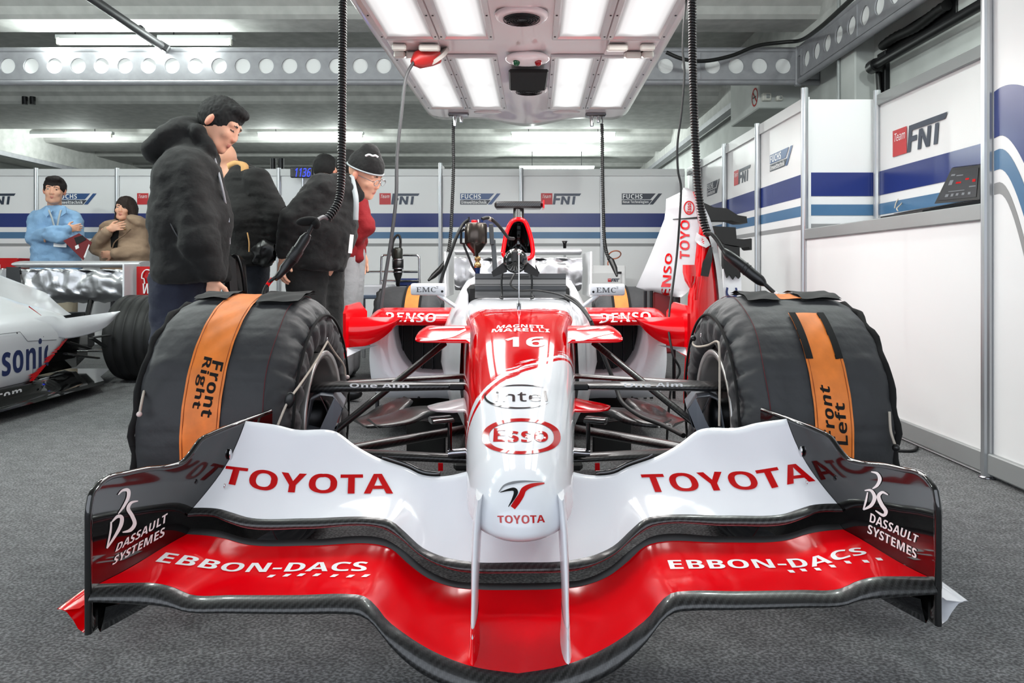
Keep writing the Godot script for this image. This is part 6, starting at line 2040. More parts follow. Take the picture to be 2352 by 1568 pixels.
func engine_cover():
	var t := thing("engine_cover", "white and red bodywork cover standing on end against the partition with red lettering", "bodywork", "", Vector3(0.95, 0, -4.2))
	var w := MB.new()
	var d := 4.2
	# white sheet: left edge .. ridge, from top to bottom
	var L := [[431, 1570, 1578], [440, 1566, 1592], [457, 1530, 1600], [480, 1529, 1606], [503, 1526, 1612], [540, 1512, 1612], [580, 1496, 1606], [620, 1479, 1598], [659, 1461, 1590], [667, 1485, 1583], [675, 1515, 1575], [682, 1540, 1565]]
	var rows := []
	for q in L:
		var row := PackedVector3Array()
		for k in 13:
			var f := k / 12.0
			row.append(P(lerpf(q[1], q[2], f), q[0], d - 0.10 * sin(f * PI * 0.5) + 0.03 * (1 - f)))
		rows.append(row)
	w.grid(rows)
	var s := Surf.new(rows)
	s.off = 0.004
	part("white_shell", w, mat("cover_white", Color(0.72, 0.72, 0.73), 0.15), t)
	var gap := MB.new()
	stroke(gap, s, V2([1546, 504, 1575, 502, 1602, 500]), [2, 3, 5], Vector2(0.5, 0.3))
	part("gap", gap, mats.matt_black, t)
	text_on(t, "DENSO", mats.red_print, on(s, V2([1541, 705, 1541, 681, 1543, 620, 1545, 583]), V2([1519, 705, 1519, 672, 1524, 620, 1530, 581]), Vector2(0.5, 0.7)), 0.1)
	text_on(t, "TOYO", mats.red_print, on(s, V2([1584, 596, 1584, 550, 1584, 506]), V2([1561, 594, 1562, 550, 1564, 505]), Vector2(0.5, 0.5)), 0.1)
	w = MB.new(); ring_on(w, Vector2(0.5, 0.5), Vector2(0.5, 0.5), 0.09, on(s, V2([1571, 493, 1595, 493]), V2([1571, 461, 1595, 461]), Vector2(0.6, 0.2))); part("emblem", w, mats.red_print, t)
	text_on(t, "Esso", mats.red_print, on(s, V2([1588, 488, 1588, 466]), V2([1578, 488, 1578, 466]), Vector2(0.6, 0.2)), 0.1)
	# red shell: ridge .. right edge
	w = MB.new()
	rows = []
	for q in [[440, 1590, 1596], [470, 1602, 1612], [500, 1608, 1628], [525, 1606, 1638], [560, 1600, 1648], [620, 1594, 1656], [680, 1580, 1660], [740, 1578, 1660], [800, 1575, 1650], [880, 1570, 1640], [1040, 1568, 1630]]:
		var row := PackedVector3Array()
		for k in 13:
			var f := k / 12.0
			row.append(P(lerpf(q[1], q[2], f), q[0], d - 0.10 - 0.10 * sin(f * PI) + 0.25 * f * f))
		rows.append(row)
	w.grid(rows)
	var sr := Surf.new(rows)
	sr.off = 0.014
	part("red_shell", w, mat("cover_red", Color(0.78, 0.0, 0.03), 0.15), t)
	w = MB.new()
	stroke(w, sr, V2([1600, 470, 1616, 505, 1630, 545, 1642, 600, 1650, 660, 1653, 700]), [16, 18, 14, 12, 12, 12], Vector2(0.6, 0.2))
	stroke(w, sr, V2([1600, 540, 1610, 550, 1622, 566]), [16, 18, 10], Vector2(0.4, 0.35))
	part("white_stripe", w, mats.cover_white, t)
	w = MB.new()
	stroke(w, sr, V2([1628, 567, 1622, 600, 1616, 634]), [8, 15, 13], Vector2(0.5, 0.4))
	part("slot", w, mats.matt_black, t)
	w = MB.new()
	rows = []
	for q in [[608, 1568, 1597], [625, 1568, 1599], [645, 1573, 1597], [661, 1582, 1590]]:
		var row := PackedVector3Array()
		for k in 9:
			var f := k / 8.0
			row.append(P(lerpf(q[1], q[2], f), q[0], d - 0.22 - 0.05 * sin(f * PI)))
		rows.append(row)
	w.grid(rows); part("scoop", w, mats.cover_red, t)
	w = MB.new(); w.tube([P(1603, 635, d - 0.24), P(1598, 670, d - 0.24), P(1596, 688, d - 0.23)], 0.012, 8); part("outlet_pipe", w, mats.cover_red, t)
	# inside, seen under the white sheet: red and dark struts down to the floor
	w = MB.new(); w.box(P(1525, 740, d + 0.03), Vector3(0.13, 0.36, 0.04), Basis.IDENTITY, 0.01); part("inner_liner", w, mat("liner_red", Color(0.45, 0.02, 0.04), 0.4), t)
	for x in [1482, 1496, 1548]:
		w = MB.new(); w.tube([P(x, 668, d), P(x, 915, d)], 0.010, 8); part("trestle_leg", w, mats.dark_metal, t)
	w = MB.new(); w.box(P(1553, 720, d - 0.02), Vector3(0.04, 0.30, 0.05), Basis.IDENTITY, 0.01); part("inner_frame", w, mats.matt_black, t)
	# black rear wing standing behind it
	var r := thing("spare_rear_wing", "matt black spare rear wing with two stepped elements behind the standing bodywork", "rear wing", "", P(1680, 920, 4.6))
	w = MB.new()
	var pr := func(mb: MB, pts: Array, dd: float, th: float):
		var po := PackedVector2Array()
		for k in range(0, pts.size(), 2):
			var p := P(pts[k], pts[k + 1], dd)
			po.append(Vector2(p.x, p.y))
		mb.prism(po, Transform3D(Basis.IDENTITY, Vector3(0, 0, -dd)), th)
	pr.call(w, [1610, 462, 1640, 476, 1670, 478, 1695, 494, 1715, 497, 1717, 512, 1700, 512, 1680, 506, 1640, 506, 1615, 505], 4.5, 0.16)
	part("upper_element", w, mats.matt_black, r)
	w = MB.new(); pr.call(w, [1638, 519, 1690, 522, 1692, 548, 1720, 550, 1724, 547, 1727, 548, 1727, 574, 1723, 572, 1720, 567, 1690, 567, 1665, 562, 1650, 545], 4.5, 0.16)
	part("lower_element", w, mats.matt_black, r)
	w = MB.new(); pr.call(w, [1662, 560, 1699, 566, 1701, 635, 1697, 640, 1690, 632, 1684, 642, 1676, 630, 1670, 638, 1662, 610], 4.5, 0.05)
	part("endplate", w, mats.matt_black, r)
	w = MB.new(); pr.call(w, [1662, 604, 1668, 622, 1676, 622, 1684, 634, 1692, 626, 1703, 640, 1703, 930, 1662, 930], 4.52, 0.03)
	part("endplate_foot", w, mats.white_paint, r)
	text_on(r, "NIC", mats.navy_print, func(p): return P(1694 - p.y * 27, 745 - p.x * 86, 4.51), 1.0)

# ---------------------------------------------------------------- hanging supply hoses
func coil(path: Array, r: float, wire: float, pitch: float) -> MB:
	var w := MB.new()
	var pts := spl(path, 24)
	var cum := [0.0]
	for k in range(1, pts.size()): cum.append(cum[-1] + pts[k].distance_to(pts[k - 1]))
	var n := int(cum[-1] / pitch * 9)
	var out := []
	var seg := 0
	for k in n:
		var s: float = cum[-1] * k / n
		while seg < pts.size() - 2 and cum[seg + 1] < s: seg += 1
		var f: float = (s - cum[seg]) / maxf(cum[seg + 1] - cum[seg], 1e-6)
		var c: Vector3 = pts[seg].lerp(pts[seg + 1], f)
		var t: Vector3 = (pts[seg + 1] - pts[seg]).normalized()
		var side := t.cross(Vector3(0, 0, 1)).normalized()
		var up := side.cross(t)
		var a := TAU * k / 9.0
		out.append(c + side * cos(a) * r + up * sin(a) * r)
	w.tube(out, wire, 5)
	return w

func pp(a: Array) -> Array:
	var o := []
	for k in range(0, a.size(), 3): o.append(P(a[k], a[k + 1], a[k + 2]))
	return o

func hoses():
	var spiral := mat("spiral_black", Color(0.05, 0.05, 0.052), 0.22, 0.0, {"clearcoat_enabled": true, "clearcoat": 0.6})
	# ---- near left
	var t := thing("heater_hose", "black spiral hose hanging in front at left, its plug in the front right tyre blanket", "hose", "supply hoses hanging from the rig", P(603, 684, 2.03))
	var pa := pp([787, -420, 2.3, 787, 0, 2.3, 786, 200, 2.28, 785, 330, 2.26, 783, 420, 2.25, 775, 468, 2.23, 752, 503, 2.2])
	part("spiral_wrap", coil(pa, 0.0108, 0.0030, 0.0092), spiral, t)
	var w := MB.new(); w.tube(spl(pa, 8), 0.009, 10); part("inner_hose", w, mats.black_rubber, t)
	w = MB.new(); w.tube(spl(pp([752, 503, 2.2, 742, 498, 2.18, 728, 506, 2.15, 722, 516, 2.12]), 5), 0.006, 8); part("cable", w, mat("cable_light", Color(0.45, 0.45, 0.46), 0.3), t)
	w = MB.new(); w.ball(P(706, 508, 2.13), Vector3(0.034, 0.014, 0.02), Basis.from_euler(Vector3(0, 0, 0.12)), 18, 12); w.ball(P(726, 514, 2.13), Vector3(0.013, 0.016, 0.018)); part("grip", w, mats.velcro, t)
	w = MB.new(); w.tube(pp([718, 517, 2.12, 706, 540, 2.11]), 0.006, 10); part("cable", w, mats.black_rubber, t)
	var body := pp([708, 537, 2.11, 704, 543, 2.11, 700, 549, 2.11, 686, 571, 2.1, 684, 574, 2.1, 670, 596, 2.09, 668, 599, 2.09, 652, 618, 2.08, 648, 624, 2.075, 640, 633, 2.07, 632, 640, 2.06])
	w = MB.new(); w.tube(body, [0.010, 0.013, 0.0155, 0.0155, 0.0175, 0.0175, 0.0155, 0.015, 0.011, 0.010, 0.008], 16); part("connector", w, mats.black_plastic, t)
	w = MB.new()
	for k in 9:
		var c: Vector3 = P(684, 574, 2.1).lerp(P(670, 596, 2.09), k / 8.0)
		var ax := (P(670, 596, 2.09) - P(684, 574, 2.1)).normalized()
		w.tube([c - ax * 0.001, c + ax * 0.001], 0.0182, 14)
	part("connector_ribs", w, mats.black_rubber, t)
	w = MB.new(); w.tube(pp([626, 640, 2.06, 618, 649, 2.055, 614, 655, 2.05]), 0.0062, 10); part("red_band", w, mats.red_paint, t)
	w = MB.new(); w.tube(spl(pp([636, 636, 2.06, 622, 644, 2.055, 612, 657, 2.05, 606, 670, 2.04, 604, 684, 2.03]), 5), 0.005, 8); part("lead", w, mats.black_rubber, t)
	# ---- near right
	t = thing("heater_hose", "black spiral hose hanging in front at right, its plug in the front left tyre blanket", "hose", "supply hoses hanging from the rig", P(1815, 704, 2.06))
	pa = pp([1589, -420, 2.3, 1590, 0, 2.3, 1592, 180, 2.28, 1597, 330, 2.26, 1604, 440, 2.25, 1614, 500, 2.24, 1626, 540, 2.22])
	part("spiral_wrap", coil(pa, 0.0108, 0.0030, 0.0092), spiral, t)
	w = MB.new(); w.tube(spl(pa, 8), 0.009, 10); part("inner_hose", w, mats.black_rubber, t)
	w = MB.new(); w.tube(spl(pp([1622, 535, 2.22, 1634, 537, 2.2, 1648, 553, 2.18, 1660, 572, 2.16, 1672, 584, 2.15]), 5), 0.0065, 8); part("cable", w, mats.black_rubber, t)
	body = pp([1662, 574, 2.16, 1668, 580, 2.155, 1673, 586, 2.15, 1690, 599, 2.14, 1708, 613, 2.13, 1711, 616, 2.13, 1728, 630, 2.12, 1746, 644, 2.11, 1752, 649, 2.105, 1757, 653, 2.1])
	w = MB.new(); w.tube(body, [0.008, 0.012, 0.0155, 0.0165, 0.0165, 0.0175, 0.0165, 0.0155, 0.012, 0.007], 16); part("connector", w, mats.black_plastic, t)
	for q in [[1709, 614, 2.13], [1716, 620, 2.125]]:
		var ax := (P(1757, 653, 2.1) - P(1673, 586, 2.15)).normalized()
		w = MB.new(); w.tube([P(q[0], q[1], q[2]) - ax * 0.0012, P(q[0], q[1], q[2]) + ax * 0.0012], 0.0185, 16); part("connector_ring", w, mats.black_rubber, t)
	w = MB.new(); w.tube(pp([1755, 651, 2.1, 1800, 692, 2.07, 1816, 706, 2.06]), [0.006, 0.0055, 0.004], 10); part("lead", w, mats.black_rubber, t)
	w = MB.new(); w.tube(pp([1779, 673, 2.085, 1785, 678, 2.08]), 0.0075, 10); part("white_ferrule", w, mats.white_print, t)
	# ---- far pair
	for k in 2:
		t = thing("supply_hose", ["thin black ribbed hose hanging from the rear left of the lighting rig", "thin black ribbed hose hanging from the rear right of the lighting rig"][k], "hose", "supply hoses hanging from the rig", P([985, 1417][k], 640, 5.2))
		pa = pp([1042, 275, 5.6, 1041, 300, 5.58, 1041, 400, 5.5, 1038, 480, 5.42, 1034, 550, 5.35, 1026, 590, 5.3, 1018, 608, 5.28]) if k == 0 else pp([1382, 285, 5.6, 1383, 310, 5.58, 1384, 420, 5.5, 1386, 500, 5.42, 1388, 550, 5.38, 1393, 580, 5.3, 1401, 598, 5.28])
		part("spiral_wrap", coil(pa, 0.011, 0.004, 0.016), spiral, t)
		w = MB.new(); w.tube(spl(pa, 8), 0.010, 8); part("inner_hose", w, mats.black_rubber, t)
		w = MB.new(); w.tube(spl(pp([1040, 258, 5.62, 1043, 265, 5.62, 1042, 278, 5.6]) if k == 0 else pp([1387, 258, 5.62, 1382, 268, 5.62, 1384, 278, 5.61, 1382, 288, 5.6]), 4), 0.005, 6); part("hook", w, mats.steel, t)
		w = MB.new(); w.tube(pp([1020, 606, 5.28, 1008, 622, 5.26, 996, 633, 5.24, 984, 644, 5.2]) if k == 0 else pp([1398, 592, 5.3, 1405, 600, 5.28, 1412, 616, 5.24, 1417, 634, 5.2]), [0.016, 0.022, 0.02, 0.008], 10); part("connector", w, mats.black_plastic, t)
	# ---- thin cable right of the rig
	w = MB.new()
	w.tube(spl(pp([1584, -60, 3.2, 1572, 40, 3.2, 1568, 110, 3.2, 1572, 170, 3.2, 1565, 260, 3.2, 1556, 330, 3.2, 1557, 390, 3.2, 1564, 430, 3.2, 1561, 500, 3.2, 1555, 580, 3.2, 1545, 660, 3.15, 1537, 720, 3.1, 1536, 760, 3.05, 1546, 815, 3.0, 1559, 840, 3.0, 1561, 856, 3.0, 1555, 868, 3.0, 1540, 900, 3.0, 1530, 1037, 3.0]), 6), 0.0052, 7)
	tag(part("hanging_cable", w, mats.black_rubber), "thin black cable hanging from the right edge of the rig past the standing bodywork", "cable")

# ---------------------------------------------------------------- visitors
class Field:      # a smooth union of tapered capsules and ellipsoids on a grid, meshed with surface nets
	var o: Vector3
	var h: float
	var nx: int
	var ny: int
	var nz: int
	var v := PackedFloat32Array()
	var ci := PackedByteArray()
	func _init(lo: Vector3, hi: Vector3, cell: float):
		o = lo; h = cell
		nx = int((hi.x - lo.x) / h) + 2; ny = int((hi.y - lo.y) / h) + 2; nz = int((hi.z - lo.z) / h) + 2
		v.resize(nx * ny * nz); v.fill(1.0)
		ci.resize(nx * ny * nz)
	func cap(a: Vector3, b: Vector3, ra: float, rb: float, c := 0, k := 0.03):
		var r := maxf(ra, rb) + k + h * 2
		var lo := ((a.min(b) - Vector3.ONE * r - o) / h).floor()
		var hi := ((a.max(b) + Vector3.ONE * r - o) / h).ceil()
		var ab := b - a
		var l2 := maxf(ab.length_squared(), 1e-9)
		for z in range(maxi(0, int(lo.z)), mini(nz, int(hi.z) + 1)):
			for y in range(maxi(0, int(lo.y)), mini(ny, int(hi.y) + 1)):
				var i := (z * ny + y) * nx
				for x in range(maxi(0, int(lo.x)), mini(nx, int(hi.x) + 1)):
					var p := o + Vector3(x, y, z) * h - a
					var t := clampf(p.dot(ab) / l2, 0.0, 1.0)
					mixin(i + x, (p - ab * t).length() - lerpf(ra, rb, t), c, k)
	func mixin(i: int, d: float, c: int, k: float):
		var w := v[i]
		if d < w: ci[i] = c
		var q := k - absf(d - w)
		v[i] = minf(d, w) - (q * q / (4.0 * k) if q > 0.0 else 0.0)
	func ell(m: Vector3, r: Vector3, b: Basis, c := 0, k := 0.02, cut := false):
		var rm := maxf(r.x, maxf(r.y, r.z)) + k + h * 2
		var lo := ((m - Vector3.ONE * rm - o) / h).floor()
		var hi := ((m + Vector3.ONE * rm - o) / h).ceil()
		var inv := b.inverse()
		var mr := minf(r.x, minf(r.y, r.z))
		for z in range(maxi(0, int(lo.z)), mini(nz, int(hi.z) + 1)):
			for y in range(maxi(0, int(lo.y)), mini(ny, int(hi.y) + 1)):
				var i := (z * ny + y) * nx
				for x in range(maxi(0, int(lo.x)), mini(nx, int(hi.x) + 1)):
					var p := inv * (o + Vector3(x, y, z) * h - m)
					var e := p / r
					var k0 := e.length()
					var d := k0 * (k0 - 1.0) / maxf((e / r).length(), 1e-6)
					if cut:
						if -d > v[i] - k:
							var q := k - absf(-d - v[i])
							v[i] = maxf(-d, v[i]) + (q * q / (4.0 * k) if q > 0.0 else 0.0)
					else:
						mixin(i + x, d, c, k)
	func half(pt: Vector3, n: Vector3, k := 0.01):      # keep only the side the normal points away from
		for z in nz:
			for y in ny:
				for x in nx:
					var i := (z * ny + y) * nx + x
					var d := (o + Vector3(x, y, z) * h - pt).dot(n)
					if d > v[i] - k:
						var q := k - absf(d - v[i])
						v[i] = maxf(d, v[i]) + (q * q / (4.0 * k) if q > 0.0 else 0.0)
	func rough(amp: float, f: Vector3, sd := 1, oct := 2):
		var n := FastNoiseLite.new()
		n.seed = sd; n.frequency = 1.0; n.fractal_octaves = oct
		for i in v.size():
			if absf(v[i]) < h * 3.0:
				var x := i % nx
				var y := (i / nx) % ny
				var z := i / (nx * ny)
				v[i] += amp * n.get_noise_3dv((o + Vector3(x, y, z) * h) * f)
	func mesh(mb: MB, pal: Array):
		mb.smooth(0)
		var at := {}
		var pos := PackedVector3Array()
		var col := PackedColorArray()
		var sxy := nx * ny
		var off := [0, 1, nx, nx + 1, sxy, sxy + 1, sxy + nx, sxy + nx + 1]
		var ed := [[0, 1], [2, 3], [4, 5], [6, 7], [0, 2], [1, 3], [4, 6], [5, 7], [0, 4], [1, 5], [2, 6], [3, 7]]
		for z in nz - 1:
			for y in ny - 1:
				var b := (z * ny + y) * nx
				for x in nx - 1:
					var i := b + x
					var s := v[i] < 0.0
					if (v[i + 1] < 0.0) == s and (v[i + nx] < 0.0) == s and (v[i + nx + 1] < 0.0) == s and (v[i + sxy] < 0.0) == s and (v[i + sxy + 1] < 0.0) == s and (v[i + sxy + nx] < 0.0) == s and (v[i + sxy + nx + 1] < 0.0) == s:
						continue
					var acc := Vector3.ZERO
					var n := 0
					for e in ed:
						var va := v[i + off[e[0]]]
						var vb := v[i + off[e[1]]]
						if (va < 0.0) != (vb < 0.0):
							var t := va / (va - vb)
							var pa := Vector3(e[0] & 1, (e[0] >> 1) & 1, e[0] >> 2)
							var pb := Vector3(e[1] & 1, (e[1] >> 1) & 1, e[1] >> 2)
							acc += pa.lerp(pb, t); n += 1
					var best := 0
					var bv := 9.0
					for e in 8:
						if v[i + off[e]] < bv:
							bv = v[i + off[e]]; best = ci[i + off[e]]
					at[i] = pos.size()
					pos.append(o + (Vector3(x, y, z) + acc / n) * h)
					col.append(pal[best])
		for z in range(1, nz - 1):
			for y in range(1, ny - 1):
				for x in range(1, nx - 1):
					var i := (z * ny + y) * nx + x
					var s := v[i] < 0.0
					for ax in 3:
						var j: int = i + [1, nx, sxy][ax]
						if (v[j] < 0.0) == s: continue
						var a: int = [nx, sxy, 1][ax]
						var c: int = [sxy, 1, nx][ax]
						var q := [i, i - a, i - a - c, i - c]
						if not (at.has(q[0]) and at.has(q[1]) and at.has(q[2]) and at.has(q[3])): continue
						if s: q = [q[0], q[3], q[2], q[1]]
						for e in [0, 1, 2, 0, 2, 3]:
							var k: int = at[q[e]]
							mb.st.set_color(col[k]); mb.st.add_vertex(pos[k])

func lin(c: Color) -> Color: return c.srgb_to_linear()

const SKIN := [Color(0.88, 0.66, 0.55), Color(0.11, 0.08, 0.07), Color(0.93, 0.92, 0.90), Color(0.76, 0.46, 0.41), Color(0.86, 0.58, 0.48), Color(0.06, 0.05, 0.05)]

func head(mb: MB, c: Vector3, f: Vector3, u: Vector3, s: float, cell: float, tint := 1.0, narrow := 1.0, ears := true, down := false):
	f = f.normalized()
	u = (u - f * u.dot(f)).normalized()
	var r := u.cross(f).normalized()
	var b := Basis(r, u, f)
	var g := Field.new(c - Vector3.ONE * 0.15 * s, c + Vector3.ONE * 0.145 * s, cell)
	var at := func(x, y, z): return c + (r * x + u * y + f * z) * s
	g.ell(at.call(0, 0.030, -0.012), Vector3(0.074, 0.090, 0.094) * s, b, 0, 0.02)
	g.ell(at.call(0, -0.035, 0.028), Vector3(0.060 * narrow, 0.078, 0.066) * s, b, 0, 0.03)
	g.cap(at.call(-0.03 * narrow, -0.082, 0.05), at.call(0.03 * narrow, -0.082, 0.05), 0.022 * s, 0.022 * s, 0, 0.02)
	g.ell(at.call(0, -0.094, 0.070), Vector3(0.020, 0.017, 0.018) * s, b, 0, 0.02)
	for e in [-1, 1]:
		g.ell(at.call(e * 0.037, -0.018, 0.068), Vector3(0.022, 0.02, 0.018) * s, b, 0, 0.02)       # cheek
		g.ell(at.call(e * 0.033, 0.012, 0.098), Vector3(0.016, 0.008, 0.011) * s, b, 0, 0.012, true)  # socket
	g.cap(at.call(-0.042, 0.032, 0.070), at.call(0.042, 0.032, 0.070), 0.009 * s, 0.009 * s, 0, 0.02)
	g.cap(at.call(0, 0.016, 0.084), at.call(0, -0.024, 0.098), 0.0075 * s, 0.0108 * s, 0, 0.012)
	for e in [-1, 1]:
		g.ell(at.call(e * 0.010, -0.028, 0.091), Vector3(0.008, 0.007, 0.009) * s, b, 4, 0.008)
		if down:
			g.cap(at.call(e * 0.022, 0.008, 0.0855), at.call(e * 0.042, 0.009, 0.0805), 0.0032 * s, 0.0026 * s, 1, 0.001)
		else:
			g.ell(at.call(e * 0.031, 0.011, 0.077), Vector3(0.0115, 0.0036, 0.0100) * s, b, 2, 0.002)
			g.ell(at.call(e * 0.031, 0.011, 0.0855), Vector3(0.0070, 0.0046, 0.0045) * s, b, 5, 0.001)
		g.cap(at.call(e * 0.017, 0.033, 0.0855), at.call(e * 0.046, 0.032, 0.0745), 0.0046 * s, 0.0036 * s, 1, 0.002)
		if not ears: continue
		g.ell(at.call(e * 0.077, 0.0, -0.012), Vector3(0.011, 0.032, 0.019) * s, Basis(r, u, f) * Basis.from_euler(Vector3(0.15, e * 0.35, 0)), 4, 0.008)
		g.ell(at.call(e * 0.088, 0.003, -0.006), Vector3(0.006, 0.018, 0.009) * s, b, 4, 0.006, true)
	for e in [-1, 1]:
		g.cap(at.call(0, -0.055, 0.0925), at.call(e * 0.021, -0.053, 0.083), 0.0050 * s, 0.0030 * s, 3, 0.004)
		g.cap(at.call(0, -0.063, 0.0905), at.call(e * 0.016, -0.060, 0.083), 0.0058 * s, 0.0035 * s, 3, 0.004)
	g.cap(at.call(0, -0.06, -0.015), at.call(0, -0.17, -0.045), 0.053 * s, 0.056 * s, 0, 0.025)
	var pal := []
	for q in SKIN: pal.append(lin(Color(q.r * tint, q.g * tint, q.b * tint)))
	g.mesh(mb, pal)

func hair_cap(c: Vector3, f: Vector3, u: Vector3, s: float, cell: float, col: Color, fringe := 0.05, low := -0.03, sd := 3) -> MB:
	f = f.normalized(); u = (u - f * u.dot(f)).normalized()
	var r := u.cross(f).normalized()
	var b := Basis(r, u, f)
	var g := Field.new(c - Vector3.ONE * 0.18 * s, c + Vector3.ONE * 0.18 * s, cell)
	var at := func(x, y, z): return c + (r * x + u * y + f * z) * s
	g.ell(at.call(0, 0.036, -0.020), Vector3(0.085, 0.098, 0.102) * s, b, 0, 0.02)
	g.ell(at.call(0, 0.095, 0.045), Vector3(0.06, 0.03, 0.045) * s, b, 0, 0.02)
	g.ell(at.call(0, -0.055, 0.115), Vector3(0.085, 0.098 + fringe, 0.085) * s, b, 0, 0.012, true)   # opens the face
	for e in [-1, 1]: g.ell(at.call(e * 0.088, -0.005, 0.0), Vector3(0.03, 0.034, 0.026) * s, b, 0, 0.008, true)
	g.half(at.call(0, low - 0.02, -0.03), -u + f * 0.35, 0.012)
	g.rough(0.0055 * s, Vector3(70, 30, 70), sd, 3)
	var mb := MB.new()
	g.mesh(mb, [lin(col)])
	return mb

func hand(mb: MB, w: Vector3, dir: Vector3, palm: Vector3, s: float, curl: float, cell := 0.004, spread := 0.12, thumb_side := 1.0):   # wrist, direction of the fingers, normal of the palm
	dir = dir.normalized()
	palm = (palm - dir * palm.dot(dir)).normalized()
	var side := dir.cross(palm).normalized() * thumb_side
	var g := Field.new(w - Vector3.ONE * 0.20 * s, w + Vector3.ONE * 0.20 * s, cell)
	var m := w + dir * 0.05 * s
	g.ell(m, Vector3(0.040, 0.048, 0.016) * s, Basis(side, dir, palm), 0, 0.01)
	g.cap(w - dir * 0.05 * s, w + dir * 0.01, 0.026 * s, 0.028 * s, 0, 0.015)
	var lens := [0.072, 0.080, 0.074, 0.058]
	for k in 4:
		var x := (1.5 - k) * 0.0185 * s
		var p := w + dir * (0.088 - 0.004 * absf(k - 1.2)) * s + side * x
		var d := (dir + side * (1.5 - k) * spread * 0.5).normalized()
		var a := 0.0
		for j in 3:
			a += curl * [0.6, 1.0, 0.8][j]
			var l: float = lens[k] * [0.46, 0.32, 0.24][j] * s
			var q := p + (d * cos(a) + palm * sin(a)) * l
			g.cap(p, q, (0.0092 - 0.0006 * j) * s, (0.0088 - 0.0009 * j) * s, 0, 0.004)
			p = q
	var t := w + dir * 0.025 * s + side * 0.030 * s
	var t1 := t + (dir * 0.6 + side * 0.7 + palm * 0.25).normalized() * 0.038 * s
	var t2 := t1 + (dir * 0.85 + side * 0.25 + palm * 0.4).normalized() * 0.034 * s
	g.cap(t, t1, 0.0125 * s, 0.0105 * s, 0, 0.008)
	g.cap(t1, t2, 0.0105 * s, 0.0085 * s, 0, 0.004)
	g.mesh(mb, [lin(SKIN[0])])

func frame(pts: Array, pad: float, cell: float) -> Field:
	var lo: Vector3 = pts[0]
	var hi: Vector3 = pts[0]
	for p in pts:
		lo = lo.min(p); hi = hi.max(p)
	return Field.new(lo - Vector3.ONE * pad, hi + Vector3.ONE * pad, cell)

func fbox(x0: float, y0: float, x1: float, y1: float, D: float, near: float, far: float, pad: float, cell: float) -> Field:
	var a := P(x0, y1, D)
	var b := P(x1, y0, D)
	return Field.new(Vector3(a.x, a.y, -D - far) - Vector3.ONE * pad, Vector3(b.x, b.y, -D + near) + Vector3.ONE * pad, cell)

func torso_core(mb: MB, neck: Vector3, hip: Vector3, limbs: Array):     # the body under the clothes, one surface with head and hands
	var pts := [neck, hip]
	for l in limbs: pts += l
	var g := frame(pts, 0.12, 0.024)
	g.cap(neck, neck.lerp(hip, 0.3), 0.045, 0.075, 0, 0.04)
	g.cap(neck.lerp(hip, 0.3), hip, 0.08, 0.08, 0, 0.04)
	for l in limbs:
		for k in l.size() - 1: g.cap(l[k], l[k + 1], 0.034, 0.030, 0, 0.02)
	g.mesh(mb, [lin(SKIN[0])])

func shoes(parent: Node, feet: Array, dir: Vector3, m: Material):
	for p in feet:
		var w := MB.new()
		var b := Basis(dir.cross(Vector3.UP).normalized(), Vector3.UP, dir.normalized())
		w.ball(Vector3(p.x, 0.045, p.z) + dir * 0.05, Vector3(0.045, 0.045, 0.13), b, 16, 10)
		part("shoe", w, m, parent)

func cloth_part(called: String, g: Field, col: Color, parent: Node, label := "") -> MeshInstance3D:
	var mb := MB.new()
	g.mesh(mb, [lin(col)])
	return part(called, mb, mats.cloth, parent, label)

func people():
	tall_man(); bald_man(); beanie_man(); hidden_man(); red_jacket(); blue_man(); woman()

